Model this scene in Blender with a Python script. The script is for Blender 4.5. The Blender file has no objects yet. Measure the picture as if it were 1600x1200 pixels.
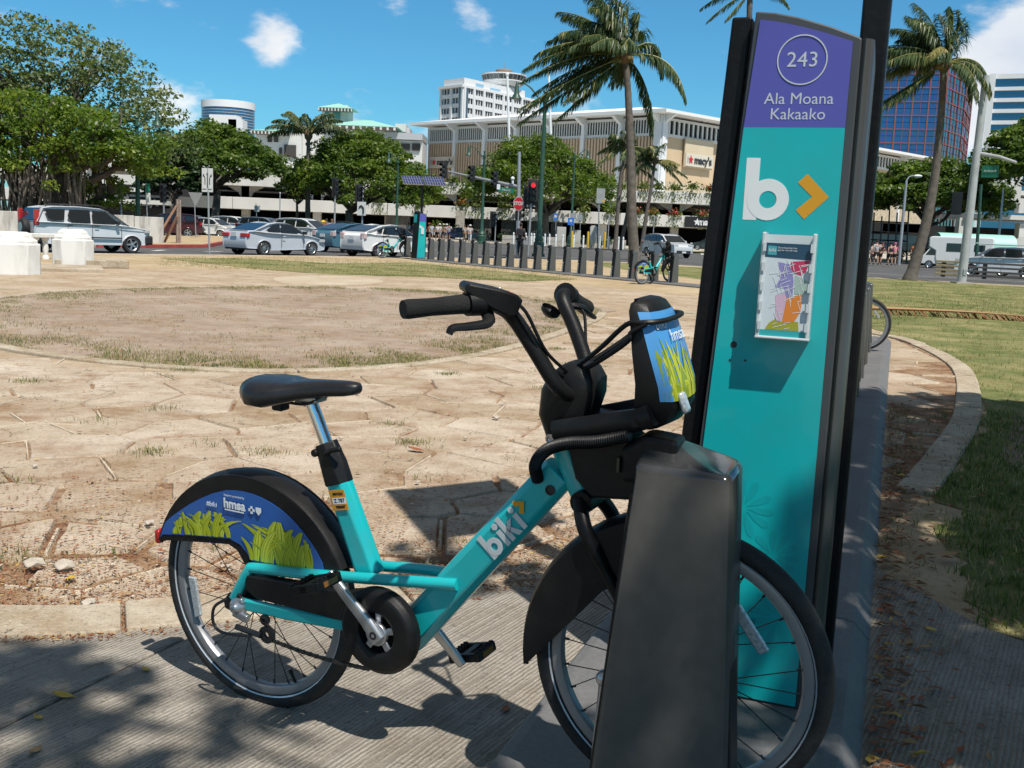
import bpy, bmesh, math, random
from math import radians as R, sin, cos, pi, tan, atan2, sqrt, hypot
from mathutils import Vector as V, Matrix

S = bpy.context.scene
C = S.collection
rnd = random.Random(11)

# ------------------------------------------------------------------ camera
FPX, PITCH, ROLL, CAMH = 1612.44, R(8.433), R(2.39), 1.334
CAM_F = V((0, cos(PITCH), -sin(PITCH)))
_r0 = V((1, 0, 0)); _u0 = _r0.cross(CAM_F)
CAM_R = _r0 * cos(ROLL) + _u0 * sin(ROLL)
CAM_U = _u0 * cos(ROLL) - _r0 * sin(ROLL)
cd = bpy.data.cameras.new('camera'); cam = bpy.data.objects.new('camera', cd); C.objects.link(cam)
cd.sensor_width = 36; cd.lens = FPX / 1600 * 36; cd.clip_start = 0.05; cd.clip_end = 6000
M = Matrix((CAM_R, CAM_U, -CAM_F)).transposed().to_4x4(); M.translation = V((0, 0, CAMH))
cam.matrix_world = M
S.camera = cam
CO = V((0, 0, CAMH))

# ------------------------------------------------------------------ light
SUN_EL = R(60)
SUN_H = V((0.50, -0.866, 0)).normalized()
SUN = SUN_H * cos(SUN_EL) + V((0, 0, sin(SUN_EL)))
ld = bpy.data.lights.new('sun', 'SUN'); ld.energy = 5.0; ld.angle = R(0.53); ld.color = (1, 0.955, 0.88)
sun = bpy.data.objects.new('sun', ld); C.objects.link(sun)
sun.rotation_euler = SUN.to_track_quat('Z', 'Y').to_euler()

W = bpy.data.worlds.new('World'); S.world = W; W.use_nodes = True
def build_world():
    nt = W.node_tree; N = nt.nodes; L = nt.links
    N.clear()
    out = N.new('ShaderNodeOutputWorld'); bg = N.new('ShaderNodeBackground')
    sky = N.new('ShaderNodeTexSky'); sky.sky_type = 'NISHITA'; sky.sun_disc = False
    sky.sun_elevation = SUN_EL; sky.sun_rotation = atan2(SUN_H.x, SUN_H.y)
    sky.air_density = 1.0; sky.dust_density = 0.35; sky.ozone_density = 2.2
    tint = N.new('ShaderNodeMixRGB'); tint.blend_type = 'MULTIPLY'; tint.inputs[0].default_value = 1
    tint.inputs[2].default_value = (0.54, 1.29, 1.60, 1)
    L.new(sky.outputs[0], tint.inputs[1])
    tc = N.new('ShaderNodeTexCoord')
    # cloud cover: broken cumulus, noise on the view direction, stretched along the horizon
    mp = N.new('ShaderNodeMapping'); mp.inputs['Scale'].default_value = (1, 1, 1.9)
    L.new(tc.outputs['Generated'], mp.inputs[0])
    n1 = N.new('ShaderNodeTexNoise'); n1.inputs['Scale'].default_value = 9.0; n1.inputs['Detail'].default_value = 9; n1.inputs['Roughness'].default_value = 0.56
    L.new(mp.outputs[0], n1.inputs['Vector'])
    acc = None
    # (pixel x, pixel y, radius, strength) of the clouds the photograph shows, as directions in the sky
    for (px, py, rad, st) in [(395, 25, .06, .40), (432, 62, .04, .36), (312, 150, .065, .25), (375, 160, .04, .20), (255, 165, .05, .2), (610, 0, .045, .30), (735, 6, .045, .32),
                              (1600, 105, .075, .62), (1528, 125, .055, .42), (1575, 175, .08, .5), (1650, 70, .09, .6), (1500, 190, .05, .3), (20, 60, .08, .12), (545, 165, .035, .22)]:
        d = ray(px, py)
        dist = N.new('ShaderNodeVectorMath'); dist.operation = 'DISTANCE'; dist.inputs[1].default_value = d
        L.new(tc.outputs['Generated'], dist.inputs[0])
        mr = N.new('ShaderNodeMapRange'); mr.interpolation_type = 'SMOOTHSTEP'
        mr.inputs['From Min'].default_value = rad; mr.inputs['From Max'].default_value = 0.0
        mr.inputs['To Min'].default_value = 0; mr.inputs['To Max'].default_value = st
        L.new(dist.outputs['Value'], mr.inputs['Value'])
        if acc is None: acc = mr.outputs[0]
        else:
            a = N.new('ShaderNodeMath'); a.operation = 'ADD'
            L.new(acc, a.inputs[0]); L.new(mr.outputs[0], a.inputs[1]); acc = a.outputs[0]
    # unseen overhead cloud, added above the view to turn the blue fill neutral
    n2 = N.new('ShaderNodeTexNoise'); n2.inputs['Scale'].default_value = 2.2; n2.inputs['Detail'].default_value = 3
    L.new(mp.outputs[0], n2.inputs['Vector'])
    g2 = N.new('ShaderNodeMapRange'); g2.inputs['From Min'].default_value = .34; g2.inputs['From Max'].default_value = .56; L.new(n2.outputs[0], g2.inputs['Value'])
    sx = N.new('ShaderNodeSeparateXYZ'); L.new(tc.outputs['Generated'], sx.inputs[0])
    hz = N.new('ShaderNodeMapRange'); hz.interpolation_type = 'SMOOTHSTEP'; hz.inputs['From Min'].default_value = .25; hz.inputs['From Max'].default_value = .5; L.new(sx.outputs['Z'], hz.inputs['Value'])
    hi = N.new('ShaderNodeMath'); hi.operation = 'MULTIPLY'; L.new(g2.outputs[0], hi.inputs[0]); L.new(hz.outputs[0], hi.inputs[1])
    b = N.new('ShaderNodeMath'); b.operation = 'ADD'; L.new(acc, b.inputs[0]); L.new(n1.outputs[0], b.inputs[1])
    sc_ = N.new('ShaderNodeMapRange'); sc_.inputs['To Min'].default_value = -.45; sc_.inputs['To Max'].default_value = 1.45; L.new(n1.outputs[0], sc_.inputs['Value']); L.new(sc_.outputs[0], b.inputs[1])
    cov = N.new('ShaderNodeMapRange'); cov.interpolation_type = 'SMOOTHSTEP'
    cov.inputs['From Min'].default_value = .66; cov.inputs['From Max'].default_value = .98
    L.new(b.outputs[0], cov.inputs['Value'])
    n3 = N.new('ShaderNodeTexNoise'); n3.inputs['Scale'].default_value = 5; n3.inputs['Detail'].default_value = 5
    L.new(mp.outputs[0], n3.inputs['Vector'])
    cr = N.new('ShaderNodeMixRGB'); cr.inputs[1].default_value = (9.0, 9.9, 11.2, 1); cr.inputs[2].default_value = (13.2, 13.3, 13.4, 1)
    c3 = N.new('ShaderNodeMapRange'); c3.inputs['From Min'].default_value = .38; c3.inputs['From Max'].default_value = .62
    L.new(n3.outputs[0], c3.inputs['Value']); L.new(c3.outputs[0], cr.inputs[0])
    mx = N.new('ShaderNodeMixRGB'); L.new(cov.outputs[0], mx.inputs[0]); L.new(tint.outputs[0], mx.inputs[1]); L.new(cr.outputs[0], mx.inputs[2])
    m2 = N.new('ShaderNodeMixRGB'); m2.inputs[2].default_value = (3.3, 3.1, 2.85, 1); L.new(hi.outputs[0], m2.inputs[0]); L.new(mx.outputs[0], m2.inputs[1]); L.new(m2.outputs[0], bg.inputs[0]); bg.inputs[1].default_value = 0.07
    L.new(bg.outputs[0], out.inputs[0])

S.view_settings.view_transform = 'Standard'; S.view_settings.look = 'None'
S.view_settings.exposure = 0.12; S.view_settings.gamma = 1; S.view_settings.use_curve_mapping = False
S.render.engine = 'CYCLES'
S.cycles.max_bounces = 6; S.cycles.transparent_max_bounces = 8; S.cycles.use_denoising = True
S.cycles.caustics_reflective = False; S.cycles.caustics_refractive = False
S.cycles.sample_clamp_indirect = 6

# ------------------------------------------------------------------ survey helpers (pixel of the 1600x1200 photo -> real point)
def ray(px, py):
    return (CAM_F * FPX + CAM_R * (px - 800) + CAM_U * (600 - py)).normalized()
def at(px, py, Y):                      # point seen at that pixel at distance Y ahead
    d = ray(px, py); return CO + d * (Y / d.y)
def G(px, py, z=0.0):                   # point of the ground plane z
    d = ray(px, py); return CO + d * ((z - CAMH) / d.z)
def base(px, Y, z=0.0):                 # ground point at distance Y seen in pixel column px
    lo, hi = 200.0, 1400.0
    for _ in range(40):
        m = (lo + hi) / 2
        if at(px, m, Y).z > z: lo = m
        else: hi = m
    p = at(px, lo, Y); p.z = z; return p
def proj(P):
    v = V(P) - CO; d = v.dot(CAM_F); return (800 + FPX * v.dot(CAM_R) / d, 600 - FPX * v.dot(CAM_U) / d)
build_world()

# ------------------------------------------------------------------ mesh builder
class MB:
    def __init__(s): s.v = []; s.f = []; s.m = []; s.mi = 0
    def add(s, vs, fs, mi=None):
        b = len(s.v); s.v += [tuple(v) for v in vs]
        for f in fs: s.f.append([b + i for i in f]); s.m.append(s.mi if mi is None else mi)
        return s
    def box(s, c, size, rz=0, M=None, mi=None, taper=1.0, ry=0, rx=0):
        hx, hy, hz = size[0] / 2, size[1] / 2, size[2] / 2
        vs = []
        Rm = Matrix.Rotation(rz, 3, 'Z') @ Matrix.Rotation(ry, 3, 'Y') @ Matrix.Rotation(rx, 3, 'X')
        for z, t in ((-hz, 1), (hz, taper)):
            for x, y in ((-hx, -hy), (hx, -hy), (hx, hy), (-hx, hy)):
                p = Rm @ V((x * t, y * t, z)) + V(c)
                vs.append(M @ p if M else p)
        return s.add(vs, [(3, 2, 1, 0), (4, 5, 6, 7), (0, 1, 5, 4), (1, 2, 6, 5), (2, 3, 7, 6), (3, 0, 4, 7)], mi)
    def quad(s, a, b, c, d, mi=None): return s.add([a, b, c, d], [(0, 1, 2, 3)], mi)
    def poly(s, pts, mi=None): return s.add(pts, [tuple(range(len(pts)))], mi)
    def prism(s, pts, O, A, B, d0, d1, mi=None, cap=True, inset=None):
        """2-D outline (a,b) placed at O along axes A,B, thickness from d0 to d1 along A x B"""
        O = V(O); A = V(A); B = V(B); Nn = A.cross(B).normalized(); n = len(pts)
        vs = [O + A * a + B * b + Nn * d0 for a, b in pts]
        p2 = inset if inset else pts
        vs += [O + A * a + B * b + Nn * d1 for a, b in p2]
        fs = [(i, (i + 1) % n, n + (i + 1) % n, n + i) for i in range(n)]
        if cap: fs += [tuple(range(n - 1, -1, -1)), tuple(range(n, 2 * n))]
        return s.add(vs, fs, mi)
    def tube(s, pts, rad, n=8, cap=True, mi=None, flat=1.0, updir=None):
        pts = [V(p) for p in pts]; k = len(pts)
        rads = rad if isinstance(rad, (list, tuple)) else [rad] * k
        vs = []; fs = []; up = None
        for i, p in enumerate(pts):
            t = (pts[min(i + 1, k - 1)] - pts[max(i - 1, 0)])
            if t.length < 1e-9: t = V((0, 0, 1))
            t.normalize()
            if up is None:
                ref = V(updir) if updir else (V((0, 0, 1)) if abs(t.z) < .9 else V((1, 0, 0)))
                a = t.cross(ref).normalized()
            else:
                a = (up - t * up.dot(t)).normalized()
            up = a; b = t.cross(a)
            for j in range(n):
                q = 2 * pi * j / n
                vs.append(p + a * (cos(q) * rads[i]) + b * (sin(q) * rads[i] * flat))
        for i in range(k - 1):
            for j in range(n):
                fs.append((i * n + j, i * n + (j + 1) % n, (i + 1) * n + (j + 1) % n, (i + 1) * n + j))
        if cap: fs += [tuple(range(n - 1, -1, -1)), tuple(range((k - 1) * n, k * n))]
        return s.add(vs, fs, mi)
    def rev(s, prof, O=(0, 0, 0), axis=(0, 0, 1), n=24, mi=None, closed=False, a0=0, a1=2 * pi):
        """profile of (radius, height) revolved about axis"""
        O = V(O); ax = V(axis).normalized(); ref = V((0, 0, 1)) if abs(ax.z) < .9 else V((1, 0, 0))
        a = ax.cross(ref).normalized(); b = ax.cross(a); full = abs(a1 - a0 - 2 * pi) < 1e-6; k = len(prof); m = n if full else n + 1
        vs = []; fs = []
        for j in range(m):
            q = a0 + (a1 - a0) * j / n
            for r, h in prof: vs.append(O + ax * h + (a * cos(q) + b * sin(q)) * r)
        for j in range(n):
            j2 = (j + 1) % m
            for i in range(k if closed else k - 1):
                i2 = (i + 1) % k
                fs.append((j * k + i, j * k + i2, j2 * k + i2, j2 * k + i))
        return s.add(vs, fs, mi)
    def torus(s, O, axis, Rr, r, n=40, m=10, mi=None, a0=0, a1=2 * pi, sx=1, sy=1):
        prof = [(Rr + r * sx * cos(2 * pi * i / m), r * sy * sin(2 * pi * i / m)) for i in range(m)]
        return s.rev(prof, O, axis, n, mi, True, a0, a1)
    def ball(s, O, r, n=10, m=7, mi=None, sc=(1, 1, 1)):
        b = len(s.v); O = V(O)
        s.rev([(r * sin(pi * i / m) + 1e-4, -r * cos(pi * i / m)) for i in range(m + 1)], (0, 0, 0), (0, 0, 1), n, mi)
        for i in range(b, len(s.v)):
            x, y, z = s.v[i]; s.v[i] = (O.x + x * sc[0], O.y + y * sc[1], O.z + z * sc[2])
        return s
    def mesh(s, name, mats, smooth=35):
        me = bpy.data.meshes.new(name); me.from_pydata(s.v, [], s.f)
        if not isinstance(mats, (list, tuple)): mats = [mats]
        for m in mats: me.materials.append(m)
        if len(mats) > 1: me.polygons.foreach_set('material_index', s.m)
        if smooth:
            me.polygons.foreach_set('use_smooth', [True] * len(me.polygons))
            me.set_sharp_from_angle(angle=R(smooth))
        me.update(); return me
    def build(s, name, mats, parent=None, smooth=35, bevel=0, seg=2, fix=True, **tags):
        me = s.mesh(name, mats, 0 if fix else smooth)
        if fix:
            bm = bmesh.new(); bm.from_mesh(me); bmesh.ops.recalc_face_normals(bm, faces=bm.faces); bm.to_mesh(me); bm.free()
            if smooth:
                me.polygons.foreach_set('use_smooth', [True] * len(me.polygons)); me.set_sharp_from_angle(angle=R(smooth))
        o = link(name, me, parent, **tags)
        if bevel:
            b = o.modifiers.new('bevel', 'BEVEL'); b.width = bevel; b.segments = seg; b.limit_method = 'ANGLE'; b.angle_limit = R(40)
            b.harden_normals = False
            if not smooth: pass
        return o

def link(name, me, parent=None, **tags):
    o = bpy.data.objects.new(name, me); C.objects.link(o)
    if parent is not None: o.parent = parent
    for k, v in tags.items(): o[k] = v
    return o
def thing(name, label, cat, loc=(0, 0, 0), rz=0, group=None, rot=None):
    o = bpy.data.objects.new(name, None); C.objects.link(o); o.empty_display_size = .2
    o.location = loc
    o.rotation_euler = rot if rot else (0, 0, rz)
    o['label'] = label; o['category'] = cat
    if group: o['group'] = group
    return o
def dup(root, loc, rz=None, label=None, group=None, rot=None):
    r = root.copy(); C.objects.link(r); r.location = loc
    if rz is not None: r.rotation_euler = (0, 0, rz)
    if rot is not None: r.rotation_euler = rot
    if label: r['label'] = label
    if group: r['group'] = group
    for ch in KIDS(root):
        c = ch.copy(); C.objects.link(c); c.parent = r
        for g in KIDS(ch):
            d = g.copy(); C.objects.link(d); d.parent = c
    return r
def KIDS(o): return list(o.children)
def spline(pts, n=8, closed=False):
    """Catmull-Rom through points"""
    P = [V(p) for p in pts]; k = len(P); out = []
    rng = range(k if closed else k - 1)
    for i in rng:
        p0 = P[(i - 1) % k] if (closed or i > 0) else P[0] * 2 - P[1]
        p1 = P[i]; p2 = P[(i + 1) % k]
        p3 = P[(i + 2) % k] if (closed or i + 2 < k) else P[-1] * 2 - P[-2]
        for j in range(n):
            t = j / n
            out.append(0.5 * ((2 * p1) + (p2 - p0) * t + (2 * p0 - 5 * p1 + 4 * p2 - p3) * t * t + (3 * p1 - p0 - 3 * p2 + p3) * t ** 3))
    if not closed: out.append(P[-1])
    return out
def text_mesh(txt, size, thick=0.001, bold=0.0, align='CENTER'):
    cu = bpy.data.curves.new('lettering', 'FONT'); cu.body = txt; cu.size = size; cu.extrude = thick; cu.offset = bold
    cu.align_x = align; cu.align_y = 'CENTER'; cu.resolution_u = 3
    o = bpy.data.objects.new('lettering', cu); C.objects.link(o)
    dg = bpy.context.evaluated_depsgraph_get(); me = bpy.data.meshes.new_from_object(o.evaluated_get(dg))
    bpy.data.objects.remove(o); bpy.data.curves.remove(cu); return me
def letters(name, txt, size, mat, parent, O, A, B, thick=0.001, bold=0.0, align='CENTER', sx=1.0):
    """flat lettering lying in the plane O + a*A + b*B (parent space)"""
    me = text_mesh(txt, size, thick, bold, align); A = V(A).normalized(); B = V(B).normalized(); Nn = A.cross(B)
    m4 = Matrix((A * sx, B, Nn)).transposed().to_4x4(); m4.translation = V(O); me.transform(m4)
    me.materials.clear(); me.materials.append(mat)
    return link(name, me, parent)

# ------------------------------------------------------------------ materials
MATS = {}
def mat(name, col, rough=.6, metal=0, var=0.0, vscale=8.0, bump=0.0, bscale=40.0, coat=0, spec=.5, dirt=None, dscale=3, damt=.5, sub=None, emit=None, obj=True, streak=None):
    if name in MATS: return MATS[name]
    m = bpy.data.materials.new(name); m.use_nodes = True; nt = m.node_tree; N = nt.nodes; L = nt.links
    b = N['Principled BSDF']; c4 = (*col, 1)
    b.inputs['Base Color'].default_value = c4; b.inputs['Roughness'].default_value = rough; b.inputs['Metallic'].default_value = metal
    b.inputs['Specular IOR Level'].default_value = spec; b.inputs['Coat Weight'].default_value = coat; b.inputs['Coat Roughness'].default_value = .06
    tc = N.new('ShaderNodeTexCoord'); src = tc.outputs['Object']
    cur = None
    if var:
        n = N.new('ShaderNodeTexNoise'); n.inputs['Scale'].default_value = vscale; n.inputs['Detail'].default_value = 6; L.new(src, n.inputs['Vector'])
        mr = N.new('ShaderNodeMapRange'); mr.inputs['From Min'].default_value = .3; mr.inputs['From Max'].default_value = .7
        mr.inputs['To Min'].default_value = 1 - var; mr.inputs['To Max'].default_value = 1 + var; L.new(n.outputs[0], mr.inputs['Value'])
        h = N.new('ShaderNodeVectorMath'); h.operation = 'SCALE'; h.inputs[0].default_value = col; L.new(mr.outputs[0], h.inputs['Scale']); cur = h.outputs[0]
    if dirt:
        n = N.new('ShaderNodeTexNoise'); n.inputs['Scale'].default_value = dscale; n.inputs['Detail'].default_value = 8; n.inputs['Roughness'].default_value = .65
        if streak:
            mp = N.new('ShaderNodeMapping'); mp.inputs['Scale'].default_value = streak; L.new(src, mp.inputs[0]); L.new(mp.outputs[0], n.inputs['Vector'])
        else: L.new(src, n.inputs['Vector'])
        mr = N.new('ShaderNodeMapRange'); mr.inputs['From Min'].default_value = .48; mr.inputs['From Max'].default_value = .72
        mr.inputs['To Max'].default_value = damt; L.new(n.outputs[0], mr.inputs['Value'])
        mx = N.new('ShaderNodeMixRGB'); L.new(mr.outputs[0], mx.inputs[0]); mx.inputs[2].default_value = (*dirt, 1)
        if cur: L.new(cur, mx.inputs[1])
        else: mx.inputs[1].default_value = c4
        cur = mx.outputs[0]
    if cur: L.new(cur, b.inputs['Base Color'])
    if bump:
        n = N.new('ShaderNodeTexNoise'); n.inputs['Scale'].default_value = bscale; n.inputs['Detail'].default_value = 6; L.new(src, n.inputs['Vector'])
        bp = N.new('ShaderNodeBump'); bp.inputs['Strength'].default_value = bump; bp.inputs['Distance'].default_value = .02
        L.new(n.outputs[0], bp.inputs['Height']); L.new(bp.outputs[0], b.inputs['Normal'])
    if emit: b.inputs['Emission Color'].default_value = (*emit[0], 1); b.inputs['Emission Strength'].default_value = emit[1]
    MATS[name] = m; return m
def leafmat(name, col, col2, rough=.5, trans=.35, scale=1.2):
    m = bpy.data.materials.new(name); m.use_nodes = True; nt = m.node_tree; N = nt.nodes; L = nt.links
    b = N['Principled BSDF']; b.inputs['Roughness'].default_value = rough; b.inputs['Specular IOR Level'].default_value = .35
    tc = N.new('ShaderNodeTexCoord'); n = N.new('ShaderNodeTexNoise'); n.inputs['Scale'].default_value = scale; n.inputs['Detail'].default_value = 4
    L.new(tc.outputs['Object'], n.inputs['Vector'])
    mr = N.new('ShaderNodeMapRange'); mr.inputs['From Min'].default_value = .35; mr.inputs['From Max'].default_value = .65; L.new(n.outputs[0], mr.inputs['Value'])
    mx = N.new('ShaderNodeMixRGB'); mx.inputs[1].default_value = (*col, 1); mx.inputs[2].default_value = (*col2, 1); L.new(mr.outputs[0], mx.inputs[0])
    ge = N.new('ShaderNodeNewGeometry'); hv = N.new('ShaderNodeHueSaturation'); ra = N.new('ShaderNodeMapRange'); ra.inputs['To Min'].default_value = .55; ra.inputs['To Max'].default_value = 1.4; L.new(ge.outputs['Random Per Island'], ra.inputs['Value']); L.new(ra.outputs[0], hv.inputs['Value'])
    rh = N.new('ShaderNodeMapRange'); rh.inputs['To Min'].default_value = .53; rh.inputs['To Max'].default_value = .475; L.new(ge.outputs['Random Per Island'], rh.inputs['Value']); L.new(rh.outputs[0], hv.inputs['Hue']); L.new(mx.outputs[0], hv.inputs['Color']); mx = hv
    L.new(mx.outputs[0], b.inputs['Base Color'])
    t = N.new('ShaderNodeBsdfTranslucent'); g = N.new('ShaderNodeMixRGB'); g.blend_type = 'MULTIPLY'; g.inputs[0].default_value = 1
    g.inputs[2].default_value = (1.3, 1.5, .5, 1); L.new(mx.outputs[0], g.inputs[1]); L.new(g.outputs[0], t.inputs[0])
    ms = N.new('ShaderNodeMixShader'); ms.inputs[0].default_value = trans; L.new(b.outputs[0], ms.inputs[1]); L.new(t.outputs[0], ms.inputs[2])
    L.new(ms.outputs[0], N['Material Output'].inputs[0]); return m
def glassmat(name, col=(.02, .03, .035), rough=.05, alpha=1.0, spec=.8):
    m = mat(name, col, rough, 0, spec=spec, coat=.6)
    if alpha < 1:
        nt = m.node_tree; N = nt.nodes; L = nt.links; b = N['Principled BSDF']; t = N.new('ShaderNodeBsdfTransparent')
        ms = N.new('ShaderNodeMixShader'); ms.inputs[0].default_value = alpha; L.new(t.outputs[0], ms.inputs[1]); L.new(b.outputs[0], ms.inputs[2])
        L.new(ms.outputs[0], N['Material Output'].inputs[0])
    return m

TEAL = mat('teal_paint', (.008, .42, .44), .3, 0, .05, 6, coat=.5, dirt=(.10, .26, .25), dscale=16, damt=.22)
TEALP = mat('teal_print', (.004, .40, .42), .34, 0, .06, 3, coat=.3, dirt=(.03, .30, .31), dscale=5, damt=.35)
PURPLE = mat('purple_print', (.085, .085, .38), .4, coat=.2)
BLACK = mat('black_plastic', (.008, .008, .0085), .45, 0, .2, 30, bump=.05, bscale=220, spec=.28, dirt=(.035, .032, .028), dscale=14, damt=.25)
BLACKG = mat('black_gloss', (.006, .006, .0065), .42, 0, .2, 3, spec=.22, dirt=(.06, .055, .05), dscale=60, damt=.12)
RUBBER = mat('tyre_rubber', (.014, .014, .015), .72, 0, .25, 18, bump=.15, bscale=120, dirt=(.09, .08, .07), dscale=6, damt=.35)
SILVER = mat('brushed_alloy', (.52, .53, .55), .34, .85, .1, 20)
RIMM = mat('grey_rim', (.30, .31, .33), .42, .5, .1, 9, dirt=(.2, .18, .15), dscale=9, damt=.3)
CHROME = mat('chrome', (.75, .76, .78), .16, 1)
STEELD = mat('dark_steel', (.05, .05, .055), .4, .7)
DOCKC = mat('dock_cap_paint', (.075, .075, .075), .14, .3, .1, 25, coat=.6, dirt=(.2, .18, .16), dscale=60, damt=.08)
WHITEP = mat('white_print', (.72, .75, .76), .5)
GREYP = mat('silver_print', (.56, .60, .62), .4, .1)
YELLOW = mat('amber_print', (.62, .30, .012), .5)
DOCKG = mat('dock_grey_paint', (.104, .098, .091), .36, .2, .10, 25, coat=.25, dirt=(.2, .18, .16), dscale=45, damt=.10)
DOCKF = mat('weathered_dock_paint', (.17, .17, .175), .45, .2, .1, 5)
PLATE = mat('dock_plate_grey', (.14, .138, .138), .7, 0, .12, 60, bump=.25, bscale=300, dirt=(.28, .25, .21), dscale=2.5, damt=.30)
CONC = mat('pale_concrete', (.42, .39, .34), .9, 0, .12, 3, bump=.2, bscale=30, dirt=(.22, .17, .12), dscale=2.2, damt=.45)
WHITEW = mat('white_wall_paint', (.72, .71, .68), .8, 0, .05, .6, dirt=(.30, .27, .22), dscale=2.2, damt=.5, streak=(1, 1, .3))
GALV = mat('galvanised_steel', (.42, .43, .44), .45, .6, .1, 6)
GREENP = mat('green_lamp_paint', (.025, .075, .05), .45, 0, .15, 3)
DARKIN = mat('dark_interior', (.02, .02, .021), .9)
# ------------------------------------------------------------------ ground, plaza, road
def ground_mat(name, stops, bump=.3, sc=1.0, speck=(.25, .12, .05), sp_amt=.5, grass=None, grass_lo=.55, broom=None, patch=.35, crack=0, rand=0):
    """stops = [dry tone, pale tone, dark tone]; grass = second colour in patches"""
    m = bpy.data.materials.new(name); m.use_nodes = True; nt = m.node_tree; N = nt.nodes; L = nt.links
    b = N['Principled BSDF']; b.inputs['Roughness'].default_value = .95; b.inputs['Specular IOR Level'].default_value = .15
    geo = N.new('ShaderNodeNewGeometry'); pos = geo.outputs['Position']
    def noise(s, d=6, r=.6):
        n = N.new('ShaderNodeTexNoise'); n.inputs['Scale'].default_value = s; n.inputs['Detail'].default_value = d; n.inputs['Roughness'].default_value = r
        L.new(pos, n.inputs['Vector']); return n.outputs[0]
    def rngm(v, a, c, lo=0, hi=1):
        k = N.new('ShaderNodeMapRange'); k.inputs['From Min'].default_value = a; k.inputs['From Max'].default_value = c
        k.inputs['To Min'].default_value = lo; k.inputs['To Max'].default_value = hi; L.new(v, k.inputs['Value']); return k.outputs[0]
    def mix(f, a, c):
        x = N.new('ShaderNodeMixRGB'); L.new(f, x.inputs[0])
        for i, q in ((1, a), (2, c)):
            if isinstance(q, tuple): x.inputs[i].default_value = (*q, 1)
            else: L.new(q, x.inputs[i])
        return x.outputs[0]
    big = noise(.9 * sc, 7, .62); mid = noise(5 * sc, 8, .68); fine = noise(48, 5, .7); vf = noise(160, 3, .7)
    col = mix(rngm(mid, .36, .64), stops[2], stops[0])
    col = mix(rngm(big, .42, .66, 0, .85), col, stops[1])
    col = mix(rngm(noise(2.3 * sc, 9, .7), .5, .5 + patch * .5, 0, sp_amt), col, speck)
    col = mix(rngm(fine, .54, .68, 0, .7), col, tuple(c * .45 for c in stops[2]))
    col = mix(rngm(vf, .57, .7, 0, .65), col, tuple(min(1, c * 1.4) for c in stops[1]))
    col = mix(rngm(noise(95, 4, .75), .58, .68, 0, .6), col, tuple(c * .5 for c in stops[0]))
    if grass:
        gm = noise(.55 * sc, 8, .7); g2 = mix(rngm(fine, .35, .65), tuple(c * .55 for c in grass), grass)
        col = mix(rngm(gm, grass_lo, grass_lo + .1, 0, .85), col, g2)
    if rand:
        oi = N.new('ShaderNodeObjectInfo'); hs = N.new('ShaderNodeHueSaturation'); L.new(rngm(oi.outputs['Random'], 0, 1, 1 - rand, 1 + rand), hs.inputs['Value']); L.new(rngm(oi.outputs['Random'], 0, 1, 1.1, .85), hs.inputs['Saturation']); L.new(col, hs.inputs['Color']); col = hs.outputs[0]
    if crack:
        ds = N.new('ShaderNodeTexNoise'); ds.inputs['Scale'].default_value = 7; ds.inputs['Detail'].default_value = 5; L.new(pos, ds.inputs['Vector'])
        sc2 = N.new('ShaderNodeVectorMath'); sc2.operation = 'SCALE'; sc2.inputs['Scale'].default_value = .22; L.new(ds.outputs['Color'], sc2.inputs[0])
        ad = N.new('ShaderNodeVectorMath'); L.new(pos, ad.inputs[0]); L.new(sc2.outputs[0], ad.inputs[1])
        vo = N.new('ShaderNodeTexVoronoi'); vo.feature = 'DISTANCE_TO_EDGE'; vo.inputs['Scale'].default_value = crack; L.new(ad.outputs[0], vo.inputs['Vector'])
        ml = N.new('ShaderNodeMath'); ml.operation = 'MULTIPLY'; L.new(rngm(vo.outputs['Distance'], .012, .0, 0, 1), ml.inputs[0]); L.new(rngm(noise(1.7, 3), .46, .56), ml.inputs[1])
        col = mix(ml.outputs[0], col, tuple(c * .3 for c in stops[2]))
    h = N.new('ShaderNodeMath'); h.operation = 'ADD'; L.new(mid, h.inputs[0]); L.new(rngm(fine, 0, 1, 0, .35), h.inputs[1])
    hv = h.outputs[0]
    if broom:
        mp = N.new('ShaderNodeMapping'); mp.inputs['Rotation'].default_value = (0, 0, broom[0]); L.new(pos, mp.inputs[0])
        wv = N.new('ShaderNodeTexWave'); wv.wave_type = 'BANDS'; wv.bands_direction = 'Y'; wv.inputs['Scale'].default_value = broom[1]
        wv.inputs['Distortion'].default_value = 2.2; wv.inputs['Detail'].default_value = 3; wv.inputs['Detail Scale'].default_value = 1.3; L.new(mp.outputs[0], wv.inputs['Vector'])
        nz = N.new('ShaderNodeTexNoise'); nz.inputs['Scale'].default_value = 60; mp2 = N.new('ShaderNodeMapping'); mp2.inputs['Scale'].default_value = (.04, 1, 1)
        L.new(mp.outputs[0], mp2.inputs[0]); L.new(mp2.outputs[0], nz.inputs['Vector'])
        bl = N.new('ShaderNodeMath'); bl.operation = 'MULTIPLY'; L.new(wv.outputs['Fac'], bl.inputs[0]); L.new(rngm(nz.outputs[0], .38, .54), bl.inputs[1])
        col = mix(rngm(bl.outputs[0], .22, .0, 0, .36), col, tuple(c * .35 for c in stops[2]))
        h2 = N.new('ShaderNodeMath'); h2.operation = 'ADD'; L.new(hv, h2.inputs[0]); L.new(rngm(bl.outputs[0], 0, 1, 0, .5), h2.inputs[1]); hv = h2.outputs[0]
    bp = N.new('ShaderNodeBump'); bp.inputs['Strength'].default_value = bump; bp.inputs['Distance'].default_value = .03
    L.new(hv, bp.inputs['Height']); L.new(bp.outputs[0], b.inputs['Normal']); L.new(col, b.inputs['Base Color'])
    MATS[name] = m; return m

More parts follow.
